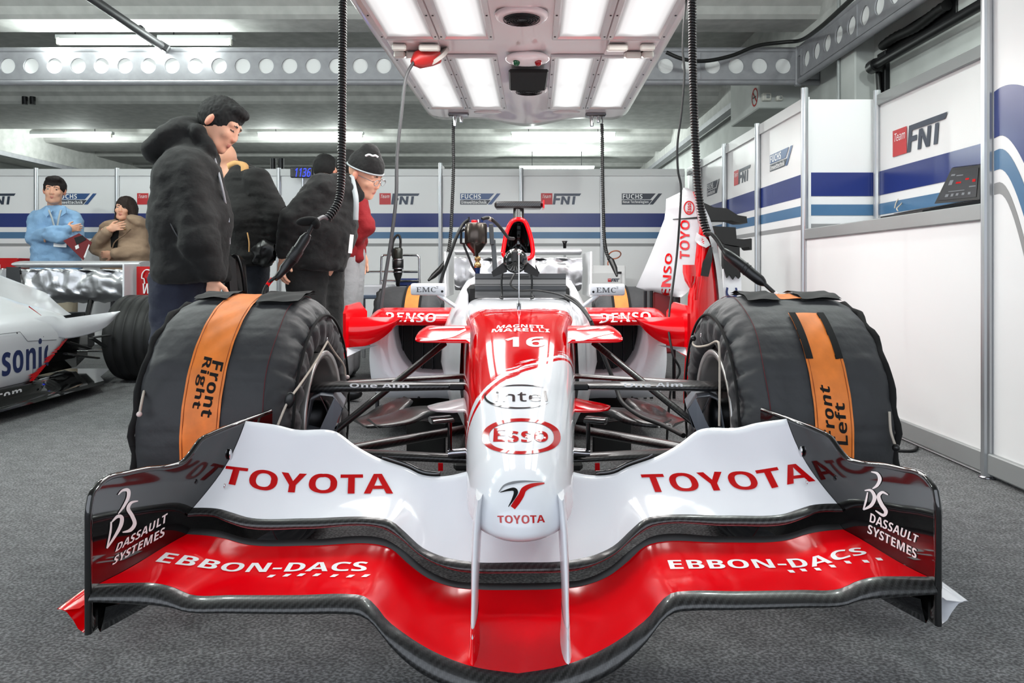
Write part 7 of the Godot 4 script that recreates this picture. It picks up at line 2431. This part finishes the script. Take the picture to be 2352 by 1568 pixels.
func tall_man():
	var D := 3.6
	var t := thing("person", "tall dark-haired man in a black hooded coat and jeans, looking down", "person", "", Vector3(-1.62, 0, -D))
	var f := Vector3(0.85, -0.52, 0.10)
	var u := Vector3(0.56, 0.80, -0.05)
	var c := P(505, 288, D)
	var mb := MB.new()
	head(mb, c, f, u, 1.08, 0.0045, 1.0, 1.0, true, true)
	var neck := P(462, 350, D)
	var hip := P(425, 640, D)
	var sh := P(438, 415, D - 0.17); var el := P(458, 555, D - 0.24); var wr := P(489, 636, D - 0.2)
	var shf := P(445, 415, D + 0.17); var elf := P(470, 555, D + 0.18); var wrf := P(505, 636, D + 0.12)
	torso_core(mb, neck, hip, [[sh, el, wr], [shf, elf, wrf], [P(410, 660, D - 0.1), P(398, 800, D - 0.1), Vector3(-1.71, 0.09, -D + 0.1)], [P(425, 660, D + 0.1), P(440, 800, D + 0.1), Vector3(-1.62, 0.09, -D - 0.1)]])
	hand(mb, P(490, 640, D - 0.2), Vector3(0.02, -1, 0.05), Vector3(0.3, 0, -0.9), 1.0, 0.35, 0.004, 0.12, 1.0)
	part("body", mb, mats.skin, t)
	var hm := hair_cap(c, f, u, 1.08, 0.0055, Color(0.06, 0.055, 0.055), 0.028, -0.045)
	part("hair", hm, mat("hair", Color.WHITE, 0.8, 0.0, {"vertex_color_use_as_albedo": true}), t)
	# coat
	var g := fbox(335, 270, 540, 665, D, 0.32, 0.32, 0.04, 0.0125)
	for z in [-0.11, 0.11]:
		g.cap(P(432, 420, D + z), P(438, 500, D + z), 0.148, 0.172, 0, 0.08)
		g.cap(P(438, 500, D + z), P(437, 615, D + z), 0.172, 0.172, 0, 0.08)
	g.cap(P(430, 405, D - 0.14), P(432, 405, D + 0.14), 0.13, 0.13, 0, 0.08)
	g.cap(P(435, 412, D - 0.20), P(458, 555, D - 0.255), 0.098, 0.088, 0, 0.018)
	g.cap(P(458, 555, D - 0.255), P(488, 634, D - 0.2), 0.088, 0.064, 0, 0.02)
	g.cap(shf, elf, 0.10, 0.088, 0, 0.05); g.cap(elf, wrf, 0.085, 0.06, 0, 0.03)
	g.cap(P(458, 368, D), P(450, 395, D), 0.085, 0.11, 0, 0.05)        # collar
	g.ell(P(474, 350, D), Vector3(0.045, 0.075, 0.08), Basis.from_euler(Vector3(0, 0, 0.5)), 0, 0.03)
	# hood lying on the back
	g.ell(P(402, 322, D), Vector3(0.150, 0.075, 0.15), Basis.from_euler(Vector3(0, 0, 0.66)), 0, 0.03)
	g.ell(P(368, 345, D), Vector3(0.075, 0.06, 0.13), Basis.from_euler(Vector3(0, 0, 0.5)), 0, 0.03)
	g.ell(P(440, 300, D), Vector3(0.075, 0.055, 0.12), Basis.from_euler(Vector3(0, 0, -0.4)), 0, 0.03)
	g.cap(P(455, 300, D - 0.10), P(487, 350, D - 0.08), 0.035, 0.03, 0, 0.02)
	g.ell(P(486, 286, D), Vector3(0.085, 0.085, 0.085), Basis.IDENTITY, 0, 0.03, true)
	g.cap(P(425, 328, D - 0.05), P(462, 352, D - 0.06), 0.075, 0.06, 0, 0.03); g.cap(P(425, 328, D + 0.05), P(462, 352, D + 0.06), 0.075, 0.06, 0, 0.03)
	g.half(P(430, 652, D), Vector3(0.06, -1, 0), 0.02)
	g.rough(0.010, Vector3(9, 14, 9), 5, 3)
	var coat := cloth_part("coat", g, Color(0.075, 0.075, 0.08), t)
	var w := MB.new()      # back seam piping and strap
	w.tube(spl(pp([372, 420, D - 0.27, 378, 470, D - 0.275, 395, 520, D - 0.30, 420, 560, D - 0.30]), 5), 0.004, 6); part("piping", w, mat("piping_grey", Color(0.22, 0.22, 0.23), 0.5), coat)
	# jeans
	g = frame([P(335, 640, D - 0.2), P(480, 700, D + 0.2), Vector3(-1.75, 0.05, -D)], 0.15, 0.016)
	for q in [[-0.09, 405, 397, -1.71], [0.09, 425, 440, -1.60]]:
		g.cap(P(q[1], 650, D + q[0]), P(q[2], 790, D + q[0]), 0.125, 0.095, 0, 0.05)
		g.cap(P(q[2], 790, D + q[0]), Vector3(q[3], 0.09, -D - q[0]), 0.092, 0.075, 0, 0.03)
	g.rough(0.012, Vector3(9, 16, 9), 8, 3)
	cloth_part("jeans", g, Color(0.135, 0.155, 0.22), t)
	shoes(t, [Vector3(-1.71, 0, -D + 0.1), Vector3(-1.60, 0, -D - 0.1)], Vector3(0.9, 0, 0.2).normalized(), mats.black_plastic)
	# lanyard over the chest
	w = MB.new(); w.tube(spl(pp([492, 360, D - 0.07, 508, 420, D - 0.16, 520, 480, D - 0.12, 524, 520, D - 0.1, 527, 560, D - 0.08]), 6), 0.006, 6); var lan := part("lanyard", w, mat("lanyard_grey", Color(0.6, 0.6, 0.62), 0.6), t)
	w = MB.new(); w.box(P(524, 505, D - 0.12), Vector3(0.018, 0.03, 0.012), Basis.IDENTITY, 0.004); part("clip", w, mats.chrome, lan)

func bald_man():
	var D := 4.4
	var t := thing("person", "bald man in a black quilted jacket with a tan collar, behind the tall man", "person", "", Vector3(-1.6, 0, -D))
	var f := Vector3(-0.55, -0.35, -0.5); var u := Vector3(-0.28, 0.93, 0)
	var c := P(513, 374, D)
	var mb := MB.new()
	head(mb, c, f, u, 1.05, 0.006)
	var neck := P(530, 410, D); var hip := P(575, 610, D)
	torso_core(mb, neck, hip, [[P(590, 425, D - 0.12), P(632, 490, D - 0.1), P(622, 545, D - 0.12)], [P(580, 620, D - 0.1), P(580, 800, D - 0.1), Vector3(-1.62, 0.09, -D + 0.1)], [P(575, 620, D + 0.1), P(575, 800, D + 0.1), Vector3(-1.58, 0.09, -D - 0.1)]])
	hand(mb, P(612, 562, D - 0.14), Vector3(-0.4, -1, 0.1), Vector3(0, 0, -1), 1.0, 0.5, 0.005)
	part("body", mb, mats.skin, t)
	var g := fbox(505, 380, 650, 612, D, 0.28, 0.28, 0.06, 0.014)
	for z in [-0.10, 0.10]:
		g.cap(P(560, 420, D + z), P(572, 500, D + z), 0.11, 0.155, 0, 0.08)
		g.cap(P(572, 500, D + z), P(570, 590, D + z), 0.155, 0.145, 0, 0.08)
	g.cap(P(590, 418, D - 0.17), P(630, 492, D - 0.17), 0.086, 0.078, 0, 0.018)
	g.cap(P(630, 492, D - 0.17), P(626, 545, D - 0.16), 0.075, 0.05, 0, 0.02)
	g.cap(P(545, 395, D), P(575, 402, D), 0.075, 0.06, 0, 0.03)
	g.half(P(570, 612, D), Vector3(0, -1, 0), 0.02)
	g.rough(0.010, Vector3(5, 26, 5), 11, 2)
	var jk := cloth_part("jacket", g, Color(0.075, 0.075, 0.08), t)
	var w := MB.new()
	w.sweep(spl(pp([528, 384, D - 0.10, 545, 377, D - 0.12, 560, 384, D - 0.15, 556, 402, D - 0.17, 542, 410, D - 0.17]), 4), func(_k): return PackedVector2Array([Vector2(-0.02, -0.015), Vector2(0.02, -0.015), Vector2(0.02, 0.02), Vector2(-0.02, 0.02)]))
	w.tube(spl(pp([548, 405, D - 0.18, 530, 428, D - 0.2, 522, 460, D - 0.19]), 4), 0.007, 6)
	part("collar", w, mat("tan_lining", Color(0.80, 0.62, 0.40), 0.8), jk, "tan collar lining")
	w = MB.new(); w.tube(spl(pp([568, 534, D - 0.255, 572, 555, D - 0.26, 572, 578, D - 0.255]), 4), 0.004, 6); part("pocket_trim", w, mats.tan_lining, jk)
	w = MB.new(); w.tube(pp([628, 538, D - 0.12, 622, 548, D - 0.12]), 0.058, 14); part("cuff", w, mat("cuff_blue", Color(0.30, 0.42, 0.50), 0.8), jk, "pale blue cuff")
	g = frame([P(545, 600, D - 0.2), P(610, 640, D + 0.2), Vector3(-1.65, 0.05, -D)], 0.14, 0.02)
	for q in [[-0.09, -1.62], [0.09, -1.57]]:
		g.cap(P(578, 615, D + q[0]), P(578, 780, D + q[0]), 0.105, 0.085, 0, 0.05); g.cap(P(578, 780, D + q[0]), Vector3(q[1], 0.08, -D - q[0]), 0.085, 0.07, 0, 0.03)
	cloth_part("jeans", g, Color(0.12, 0.14, 0.18), t)
	shoes(t, [Vector3(-1.62, 0, -D + 0.1), Vector3(-1.57, 0, -D - 0.1)], Vector3(-0.8, 0, -0.4).normalized(), mats.black_plastic)
	g = fbox(570, 545, 640, 620, D, 0.3, 0.02, 0.04, 0.012)
	g.ell(P(605, 582, D - 0.2), Vector3(0.09, 0.075, 0.04), Basis.from_euler(Vector3(0, 0, 0.35)), 0, 0.03)
	g.rough(0.022, Vector3(11, 11, 11), 2, 2)
	var b := MB.new(); g.mesh(b, [Color.BLACK])
	tag(part("plastic_bag", b, mats.black_plastic), "crumpled shiny black bag held by the bald man", "bag")

func beanie_man():
	var D := 4.1
	var t := thing("person", "man in a black knitted hat and glasses, black jacket, bending towards the car", "person", "", Vector3(-1.12, 0, -D))
	var f := Vector3(0.84, -0.46, 0.28); var u := Vector3(0.40, 0.85, 0.30)
	var c := P(838, 404, D)
	var mb := MB.new()
	head(mb, c, f, u, 1.02, 0.0046, 1.0, 1.0, true, true)
	var neck := P(805, 435, D); var hip := P(735, 615, D)
	torso_core(mb, neck, hip, [[P(745, 440, D - 0.14), P(676, 510, D - 0.16), P(654, 580, D - 0.15)], [P(700, 630, D - 0.1), P(700, 790, D - 0.1), Vector3(-1.20, 0.09, -D + 0.1)], [P(745, 630, D + 0.1), P(750, 790, D + 0.1), Vector3(-1.06, 0.09, -D - 0.1)]])
	hand(mb, P(652, 586, D - 0.19), Vector3(-0.15, -1, 0.1), Vector3(0.6, 0, -0.6), 1.0, 0.5, 0.005)
	part("body", mb, mats.skin, t)
	f = f.normalized(); u = (u - f * u.dot(f)).normalized()
	var r := u.cross(f)
	var b := Basis(r, u, f)
	var g := Field.new(c - Vector3.ONE * 0.22, c + Vector3.ONE * 0.24, 0.007)
	g.ell(c + u * 0.055 - f * 0.012, Vector3(0.092, 0.10, 0.108), b, 0, 0.02)
	g.ell(c + u * 0.15 - f * 0.02, Vector3(0.05, 0.035, 0.05), b, 0, 0.03)
	g.half(c + u * 0.035 + f * 0.03, -u + f * 0.10, 0.006)
	g.rough(0.003, Vector3(60, 60, 60), 2, 2)
	var hat := cloth_part("knitted_hat", g, Color(0.07, 0.07, 0.075), t)
	var w := MB.new()
	var ring := []
	for k in 33:
		var a := TAU * k / 32
		ring.append(c + u * (0.040 + 0.008 * cos(a)) - f * 0.012 + r * sin(a) * 0.0935 + f * cos(a) * 0.109)
	w.tube(ring, 0.005, 6, false); part("hat_stripe", w, mat("pale_grey", Color(0.68, 0.70, 0.71), 0.8), hat)
	w = MB.new(); w.tube(spl(pp([840, 358, D - 0.115, 848, 355, D - 0.125, 856, 358, D - 0.13, 862, 357, D - 0.128, 868, 361, D - 0.118]), 4), 0.006, 6); part("hat_emblem", w, mats.white_print, hat)
	w = MB.new()
	for e in [-1, 1]:
		ring = []
		for k in 17: ring.append(c + f * 0.106 + r * (e * 0.033 + cos(TAU * k / 16) * 0.024) + u * (0.006 + sin(TAU * k / 16) * 0.017))
		w.tube(ring, 0.0022, 5, false)
		w.tube([c + f * 0.100 + r * e * 0.057 + u * 0.01, c - f * 0.0 + r * e * 0.080 + u * 0.01], 0.002, 5)
	w.tube([c + f * 0.108 - r * 0.009 + u * 0.008, c + f * 0.108 + r * 0.009 + u * 0.008], 0.002, 5)
	part("glasses", w, mats.steel, t)
	g = fbox(635, 400, 835, 630, D, 0.32, 0.3, 0.05, 0.013)
	for z in [-0.10, 0.10]:
		g.cap(P(772, 445, D + z), P(745, 520, D + z), 0.115, 0.165, 0, 0.08)
		g.cap(P(745, 520, D + z), P(733, 600, D + z), 0.165, 0.15, 0, 0.08)
	g.ell(P(735, 455, D), Vector3(0.13, 0.10, 0.2), Basis.from_euler(Vector3(0, 0, 0.7)), 0, 0.05)
	g.cap(P(742, 438, D - 0.18), P(678, 508, D - 0.22), 0.092, 0.084, 0, 0.02)
	g.cap(P(678, 508, D - 0.22), P(657, 574, D - 0.19), 0.082, 0.058, 0, 0.02)
	g.cap(P(800, 425, D), P(785, 440, D), 0.07, 0.09, 0, 0.04)
	g.cap(P(810, 435, D - 0.04), P(826, 452, D - 0.06), 0.045, 0.03, 0, 0.03)
	g.half(P(730, 620, D), Vector3(-0.05, -1, 0), 0.02)
	g.rough(0.013, Vector3(12, 17, 12), 21, 3)
	cloth_part("jacket", g, Color(0.07, 0.07, 0.075), t)
	w = MB.new()
	w.sweep(spl(pp([807, 402, D - 0.06, 813, 430, D - 0.14, 818, 460, D - 0.2, 817, 505, D - 0.2]), 4), func(_k): return PackedVector2Array([Vector2(-0.014, -0.003), Vector2(0.014, -0.003), Vector2(0.014, 0.003), Vector2(-0.014, 0.003)]), Vector3(0, 0, 1))
	part("strap", w, mats.pale_grey, t)
	w = MB.new(); w.box(P(806, 560, D - 0.24), Vector3(0.02, 0.10, 0.005), Basis.from_euler(Vector3(0, 0.5, -0.1))); part("badge", w, mats.white_print, t)
	g = frame([P(665, 600, D - 0.2), P(790, 640, D + 0.2), Vector3(-1.2, 0.05, -D), Vector3(-1.06, 0.05, -D)], 0.14, 0.018)
	for q in [[-0.09, 705, 702, -1.20], [0.09, 745, 752, -1.06]]:
		g.cap(P(q[1], 615, D + q[0]), P(q[2], 780, D + q[0]), 0.115, 0.09, 0, 0.06); g.cap(P(q[2], 780, D + q[0]), Vector3(q[3], 0.08, -D - q[0]), 0.088, 0.07, 0, 0.03)
	g.rough(0.01, Vector3(9, 16, 9), 4, 2)
	cloth_part("trousers", g, Color(0.06, 0.06, 0.062), t)
	shoes(t, [Vector3(-1.20, 0, -D + 0.1), Vector3(-1.06, 0, -D - 0.1)], Vector3(0.8, 0, 0.3).normalized(), mats.black_plastic)

func simple_body(t: Node3D, c: Vector3, f: Vector3, u: Vector3, D: float, px: float, sh: float, hipy: float, jacket: Color, legs: Color, dir: Vector3, rad := 0.15):
	var mb := MB.new()
	head(mb, c, f, u, 1.0, 0.008)
	var a := P(px, sh, D); var b := P(px, hipy, D)
	var fx := a.x
	torso_core(mb, a + Vector3(0, 0.06, 0), b, [[P(px, hipy + 10, D - 0.09), Vector3(fx, 0.09, -D + 0.09)], [P(px, hipy + 10, D + 0.09), Vector3(fx, 0.09, -D - 0.09)]])
	hand(mb, b + Vector3(-0.05, -0.02, 0.26), Vector3(0.1, -1, 0), Vector3(0, 0, -1), 1.0, 0.4, 0.007)
	hand(mb, b + Vector3(0.05, -0.02, -0.26), Vector3(0.1, -1, 0), Vector3(0, 0, 1), 1.0, 0.4, 0.007)
	part("body", mb, mats.skin, t)
	var g := frame([a, b, a + Vector3(0, 0, 0.3), b - Vector3(0, 0, 0.3)], 0.2, 0.02)
	for z in [-0.1, 0.1]: g.cap(a + Vector3(0, -0.03, z), b + Vector3(0, 0, z), rad * 0.85, rad, 0, 0.08)
	for z in [-1, 1]: g.cap(a + Vector3(0, -0.05, z * 0.17), b + Vector3(-0.03 * z, 0.06, z * 0.25), 0.085, 0.06, 0, 0.04)
	g.rough(0.012, Vector3(8, 12, 8), 6, 2)
	cloth_part("jacket", g, jacket, t)
	g = frame([b, Vector3(fx, 0.05, -D)], 0.22, 0.022)
	for z in [-0.09, 0.09]: g.cap(b + Vector3(0, -0.02, z), Vector3(fx, 0.09, -D + z), 0.11, 0.07, 0, 0.04)
	cloth_part("trousers", g, legs, t)
	shoes(t, [Vector3(fx, 0, -D + 0.09), Vector3(fx, 0, -D - 0.09)], dir, mats.black_plastic)

func hidden_man():
	var D := 5.35
	var t := thing("person", "dark-haired person in a grey-black jacket mostly hidden behind the man in the knitted hat", "person", "", Vector3(-1.33, 0, -D))
	var c := P(750, 398, D)
	simple_body(t, c, Vector3(0.3, -0.45, -0.8), Vector3(0, 0.9, -0.4), D, 728, 460, 610, Color(0.2, 0.2, 0.19), Color(0.1, 0.1, 0.11), Vector3(0.3, 0, -0.9).normalized())
	part("hair", hair_cap(c, Vector3(0.3, -0.45, -0.8), Vector3(0, 0.9, -0.4), 1.05, 0.009, Color(0.06, 0.055, 0.05), 0.0, -0.03, 9), mats.hair, t)

func red_jacket():
	var D := 5.0
	var t := thing("person", "person in a dark red jacket half hidden behind the man in the knitted hat", "person", "", Vector3(-1.14, 0, -D))
	var c := P(800, 392, D)
	simple_body(t, c, Vector3(-0.2, -0.3, -0.9), Vector3(0, 1, -0.2), D, 797, 470, 575, Color(0.52, 0.03, 0.07), Color(0.62, 0.62, 0.63), Vector3(-0.2, 0, -1).normalized(), 0.11)
	part("hair", hair_cap(c, Vector3(-0.2, -0.3, -0.9), Vector3(0, 1, -0.2), 1.05, 0.009, Color(0.07, 0.06, 0.06), 0.0, -0.03, 5), mats.hair, t)
	var g := fbox(815, 465, 850, 590, D, 0.2, 0.05, 0.1, 0.014)
	g.cap(P(818, 470, D - 0.1), P(838, 520, D - 0.12), 0.085, 0.065, 0, 0.04); g.cap(P(838, 520, D - 0.12), P(822, 545, D - 0.14), 0.062, 0.05, 0, 0.03)
	g.cap(P(815, 540, D - 0.1), P(818, 590, D - 0.1), 0.06, 0.05, 0, 0.03)
	g.rough(0.010, Vector3(9, 14, 9), 6, 2)
	cloth_part("sleeve", g, Color(0.52, 0.03, 0.07), t)

func blue_man():
	var D := 6.6
	var t := thing("person", "man in a light blue padded shirt with crossed arms and a white badge", "person", "", Vector3(-4.22, 0, -D))
	var c := P(125, 439, D)
	var f := Vector3(0.36, -0.03, 0.93); var u := Vector3(0.06, 1, 0.02)
	var mb := MB.new()
	head(mb, c, f, u, 1.04, 0.0046, 0.97)
	torso_core(mb, P(126, 485, D), P(128, 620, D), [[P(82, 500, D), P(76, 548, D - 0.08), P(110, 545, D - 0.18)], [P(172, 500, D), P(180, 545, D - 0.08), P(130, 530, D - 0.18)], [P(110, 630, D), P(108, 760, D), Vector3(-4.30, 0.09, -D)], [P(148, 630, D), P(152, 760, D), Vector3(-4.12, 0.09, -D)]])
	hand(mb, P(152, 526, D - 0.185), Vector3(0.75, 0.2, -0.7), Vector3(-0.5, 0, -0.8), 0.85, 0.3, 0.0055)
	hand(mb, P(106, 542, D - 0.205), Vector3(-0.8, 0.1, -0.6), Vector3(0.5, 0, -0.8), 0.85, 0.4, 0.0055)
	part("body", mb, mats.skin, t)
	part("hair", hair_cap(c, f, u, 1.08, 0.007, Color(0.05, 0.045, 0.045), 0.034, 0.0, 14), mats.hair, t)
	var blue := Color(0.52, 0.66, 0.80)
	var g := fbox(55, 478, 200, 630, D, 0.3, 0.2, 0.05, 0.014)
	for x in [-1, 1]:
		g.cap(P(127 + x * 20, 508, D), P(128 + x * 20, 570, D), 0.118, 0.112, 0, 0.06)
		g.cap(P(128 + x * 20, 570, D), P(129 + x * 24, 625, D), 0.112, 0.13, 0, 0.06)
		g.cap(P(127 + x * 42, 503, D), P(127 + x * 47, 545, D - 0.06), 0.075, 0.068, 0, 0.03)
	g.cap(P(80, 547, D - 0.06), P(120, 533, D - 0.21), 0.066, 0.052, 0, 0.02)
	g.cap(P(120, 533, D - 0.21), P(152, 527, D - 0.19), 0.055, 0.045, 0, 0.02)
	g.cap(P(174, 546, D - 0.06), P(140, 545, D - 0.22), 0.066, 0.054, 0, 0.02)
	g.cap(P(140, 545, D - 0.22), P(108, 542, D - 0.22), 0.055, 0.042, 0, 0.02)
	g.cap(P(110, 485, D), P(142, 485, D), 0.055, 0.055, 0, 0.03)
	g.half(P(128, 622, D), Vector3(0, -1, 0), 0.02)
	g.rough(0.016, Vector3(9, 16, 9), 33, 3)
	var shirt := cloth_part("shirt", g, blue, t)
	var w := MB.new()
	for x in [-1, 1]:
		w.prism(PackedVector2Array([Vector2(x * 0.02, 0.0), Vector2(x * 0.085, 0.045), Vector2(x * 0.105, -0.02), Vector2(x * 0.06, -0.06)]), Transform3D(Basis.from_euler(Vector3(-0.35, 0, 0)), P(126, 484, D - 0.125)), 0.012)
	part("collar", w, mat("shirt_blue", blue, 0.85), shirt)
	for x in [-1, 1]:
		w = MB.new(); w.sweep(pp([126 + x * 14, 482, D - 0.13, 127 + x * 8, 500, D - 0.155, 128 + x * 3, 522, D - 0.16]), func(_k): return PackedVector2Array([Vector2(-0.008, -0.002), Vector2(0.008, -0.002), Vector2(0.008, 0.002), Vector2(-0.008, 0.002)]), Vector3(0, 0, 1)); part("lanyard", w, mats.pale_grey, t)
	w = MB.new(); w.box(P(138, 559, D - 0.20), Vector3(0.115, 0.065, 0.008), Basis.from_euler(Vector3(0, 0, -0.05)), 0.003); part("badge", w, mats.white_print, t)
	w = MB.new(); w.box(P(112, 490, D - 0.12), Vector3(0.05, 0.06, 0.04)); 
	g = frame([P(90, 615, D - 0.1), P(165, 640, D + 0.1), Vector3(-4.3, 0.05, -D)], 0.16, 0.02)
	for q in [[112, 108, -4.30], [146, 152, -4.12]]:
		g.cap(P(q[0], 628, D), P(q[1], 760, D), 0.115, 0.09, 0, 0.05); g.cap(P(q[1], 760, D), Vector3(q[2], 0.08, -D), 0.088, 0.075, 0, 0.03)
	cloth_part("trousers", g, Color(0.62, 0.58, 0.51), t)
	shoes(t, [Vector3(-4.30, 0, -D), Vector3(-4.12, 0, -D)], Vector3(0, 0, 1), mats.black_plastic)

func woman():
	var D := 6.8
	var t := thing("person", "long-haired woman in a beige hooded coat with one hand raised to her chest", "person", "", Vector3(-3.72, 0, -D))
	var c := P(285, 481, D)
	var f := Vector3(0.16, 0.02, 1); var u := Vector3(0.08, 1, 0)
	var mb := MB.new()
	head(mb, c, f, u, 0.92, 0.0042, 1.05, 0.88, false)
	torso_core(mb, P(287, 520, D), P(290, 650, D), [[P(248, 530, D), P(222, 572, D - 0.05), P(256, 527, D - 0.2)], [P(322, 530, D), P(322, 578, D - 0.06), P(268, 583, D - 0.20)], [P(278, 660, D), P(278, 770, D), Vector3(-3.78, 0.09, -D)], [P(302, 660, D), P(302, 770, D), Vector3(-3.64, 0.09, -D)]])
	hand(mb, P(250, 526, D - 0.22), Vector3(1, 0.25, 0.1), Vector3(0.1, -0.2, -1), 0.95, 0.15, 0.0055, 0.2)
	hand(mb, P(258, 583, D - 0.21), Vector3(-1, -0.1, 0.1), Vector3(0, 0.2, -1), 0.9, 1.1, 0.0055)
	part("body", mb, mats.skin, t)
	var brown := Color(0.17, 0.12, 0.10)
	var r := Vector3(1, 0, 0.3)
	var g := Field.new(c + Vector3(-0.2, -0.36, -0.2), c + Vector3(0.2, 0.2, 0.2), 0.008)
	g.ell(c + Vector3(0.012, 0.03, -0.02), Vector3(0.088, 0.10, 0.10), Basis.IDENTITY, 0, 0.02)
	for e in [-1, 1]:
		g.cap(c + Vector3(e * 0.065 + 0.015, 0.0, -0.005), c + Vector3(e * 0.07 + 0.02, -0.15, 0.0), 0.034, 0.036, 0, 0.03)
		g.cap(c + Vector3(e * 0.07 + 0.02, -0.15, 0.0), c + Vector3(e * 0.055 + 0.02, -0.27, 0.09), 0.036, 0.02, 0, 0.03)
	g.cap(c + Vector3(0.02, 0.0, -0.06), c + Vector3(0.03, -0.2, -0.07), 0.07, 0.06, 0, 0.03)
	g.ell(c + Vector3(-0.022, -0.035, 0.10), Vector3(0.066, 0.102, 0.10), Basis.IDENTITY, 0, 0.012, true)
	g.rough(0.008, Vector3(60, 10, 60), 3, 2)
	var hm := MB.new(); g.mesh(hm, [lin(brown)])
	part("hair", hm, mats.hair, t)
	g = fbox(205, 500, 340, 660, D, 0.35, 0.2, 0.04, 0.014)
	for x in [-1, 1]:
		g.cap(P(288 + x * 16, 535, D), P(290 + x * 18, 590, D), 0.115, 0.135, 0, 0.08)
		g.cap(P(290 + x * 18, 590, D), P(290 + x * 18, 655, D), 0.135, 0.145, 0, 0.08)
	g.cap(P(250, 532, D), P(222, 568, D - 0.08), 0.075, 0.07, 0, 0.04)
	g.cap(P(222, 568, D - 0.08), P(246, 533, D - 0.21), 0.068, 0.048, 0, 0.02)
	g.cap(P(322, 530, D), P(322, 578, D - 0.06), 0.08, 0.075, 0, 0.04)
	g.cap(P(322, 578, D - 0.06), P(266, 583, D - 0.21), 0.072, 0.052, 0, 0.02)
	g.ell(P(318, 508, D - 0.02), Vector3(0.105, 0.05, 0.12), Basis.from_euler(Vector3(0, 0, -0.5)), 0, 0.03)
	g.ell(P(252, 517, D), Vector3(0.085, 0.04, 0.11), Basis.from_euler(Vector3(0, 0, 0.5)), 0, 0.03)
	g.rough(0.013, Vector3(8, 16, 8), 44, 3)
	var coat := cloth_part("coat", g, Color(0.62, 0.52, 0.43), t)
	var w := MB.new(); w.prism(PackedVector2Array([Vector2(-0.05, 0.0), Vector2(0.02, 0.03), Vector2(0.0, -0.16), Vector2(-0.045, -0.13)]), Transform3D(Basis.IDENTITY, P(266, 535, D - 0.165)), 0.02); part("dark_top", w, mats.velcro, t)
	w = MB.new(); w.tube(spl(pp([300, 526, D - 0.17, 285, 540, D - 0.18, 262, 558, D - 0.18, 256, 590, D - 0.175]), 4), 0.006, 6); part("coat_edge", w, mat("beige_edge", Color(0.48, 0.39, 0.31), 0.9), coat)
	w = MB.new(); w.ball(P(287, 526, D - 0.2), Vector3.ONE * 0.01); part("button", w, mats.brass, coat)
	g = frame([P(275, 650, D), Vector3(-3.75, 0.05, -D), Vector3(-3.64, 0.05, -D)], 0.16, 0.022)
	for q in [[280, -3.78], [302, -3.64]]: g.cap(P(q[0], 650, D), Vector3(q[1], 0.08, -D), 0.09, 0.06, 0, 0.03)
	cloth_part("trousers", g, Color(0.13, 0.13, 0.15), t)
	shoes(t, [Vector3(-3.78, 0, -D), Vector3(-3.64, 0, -D)], Vector3(-0.2, 0, 1).normalized(), mats.black_plastic)
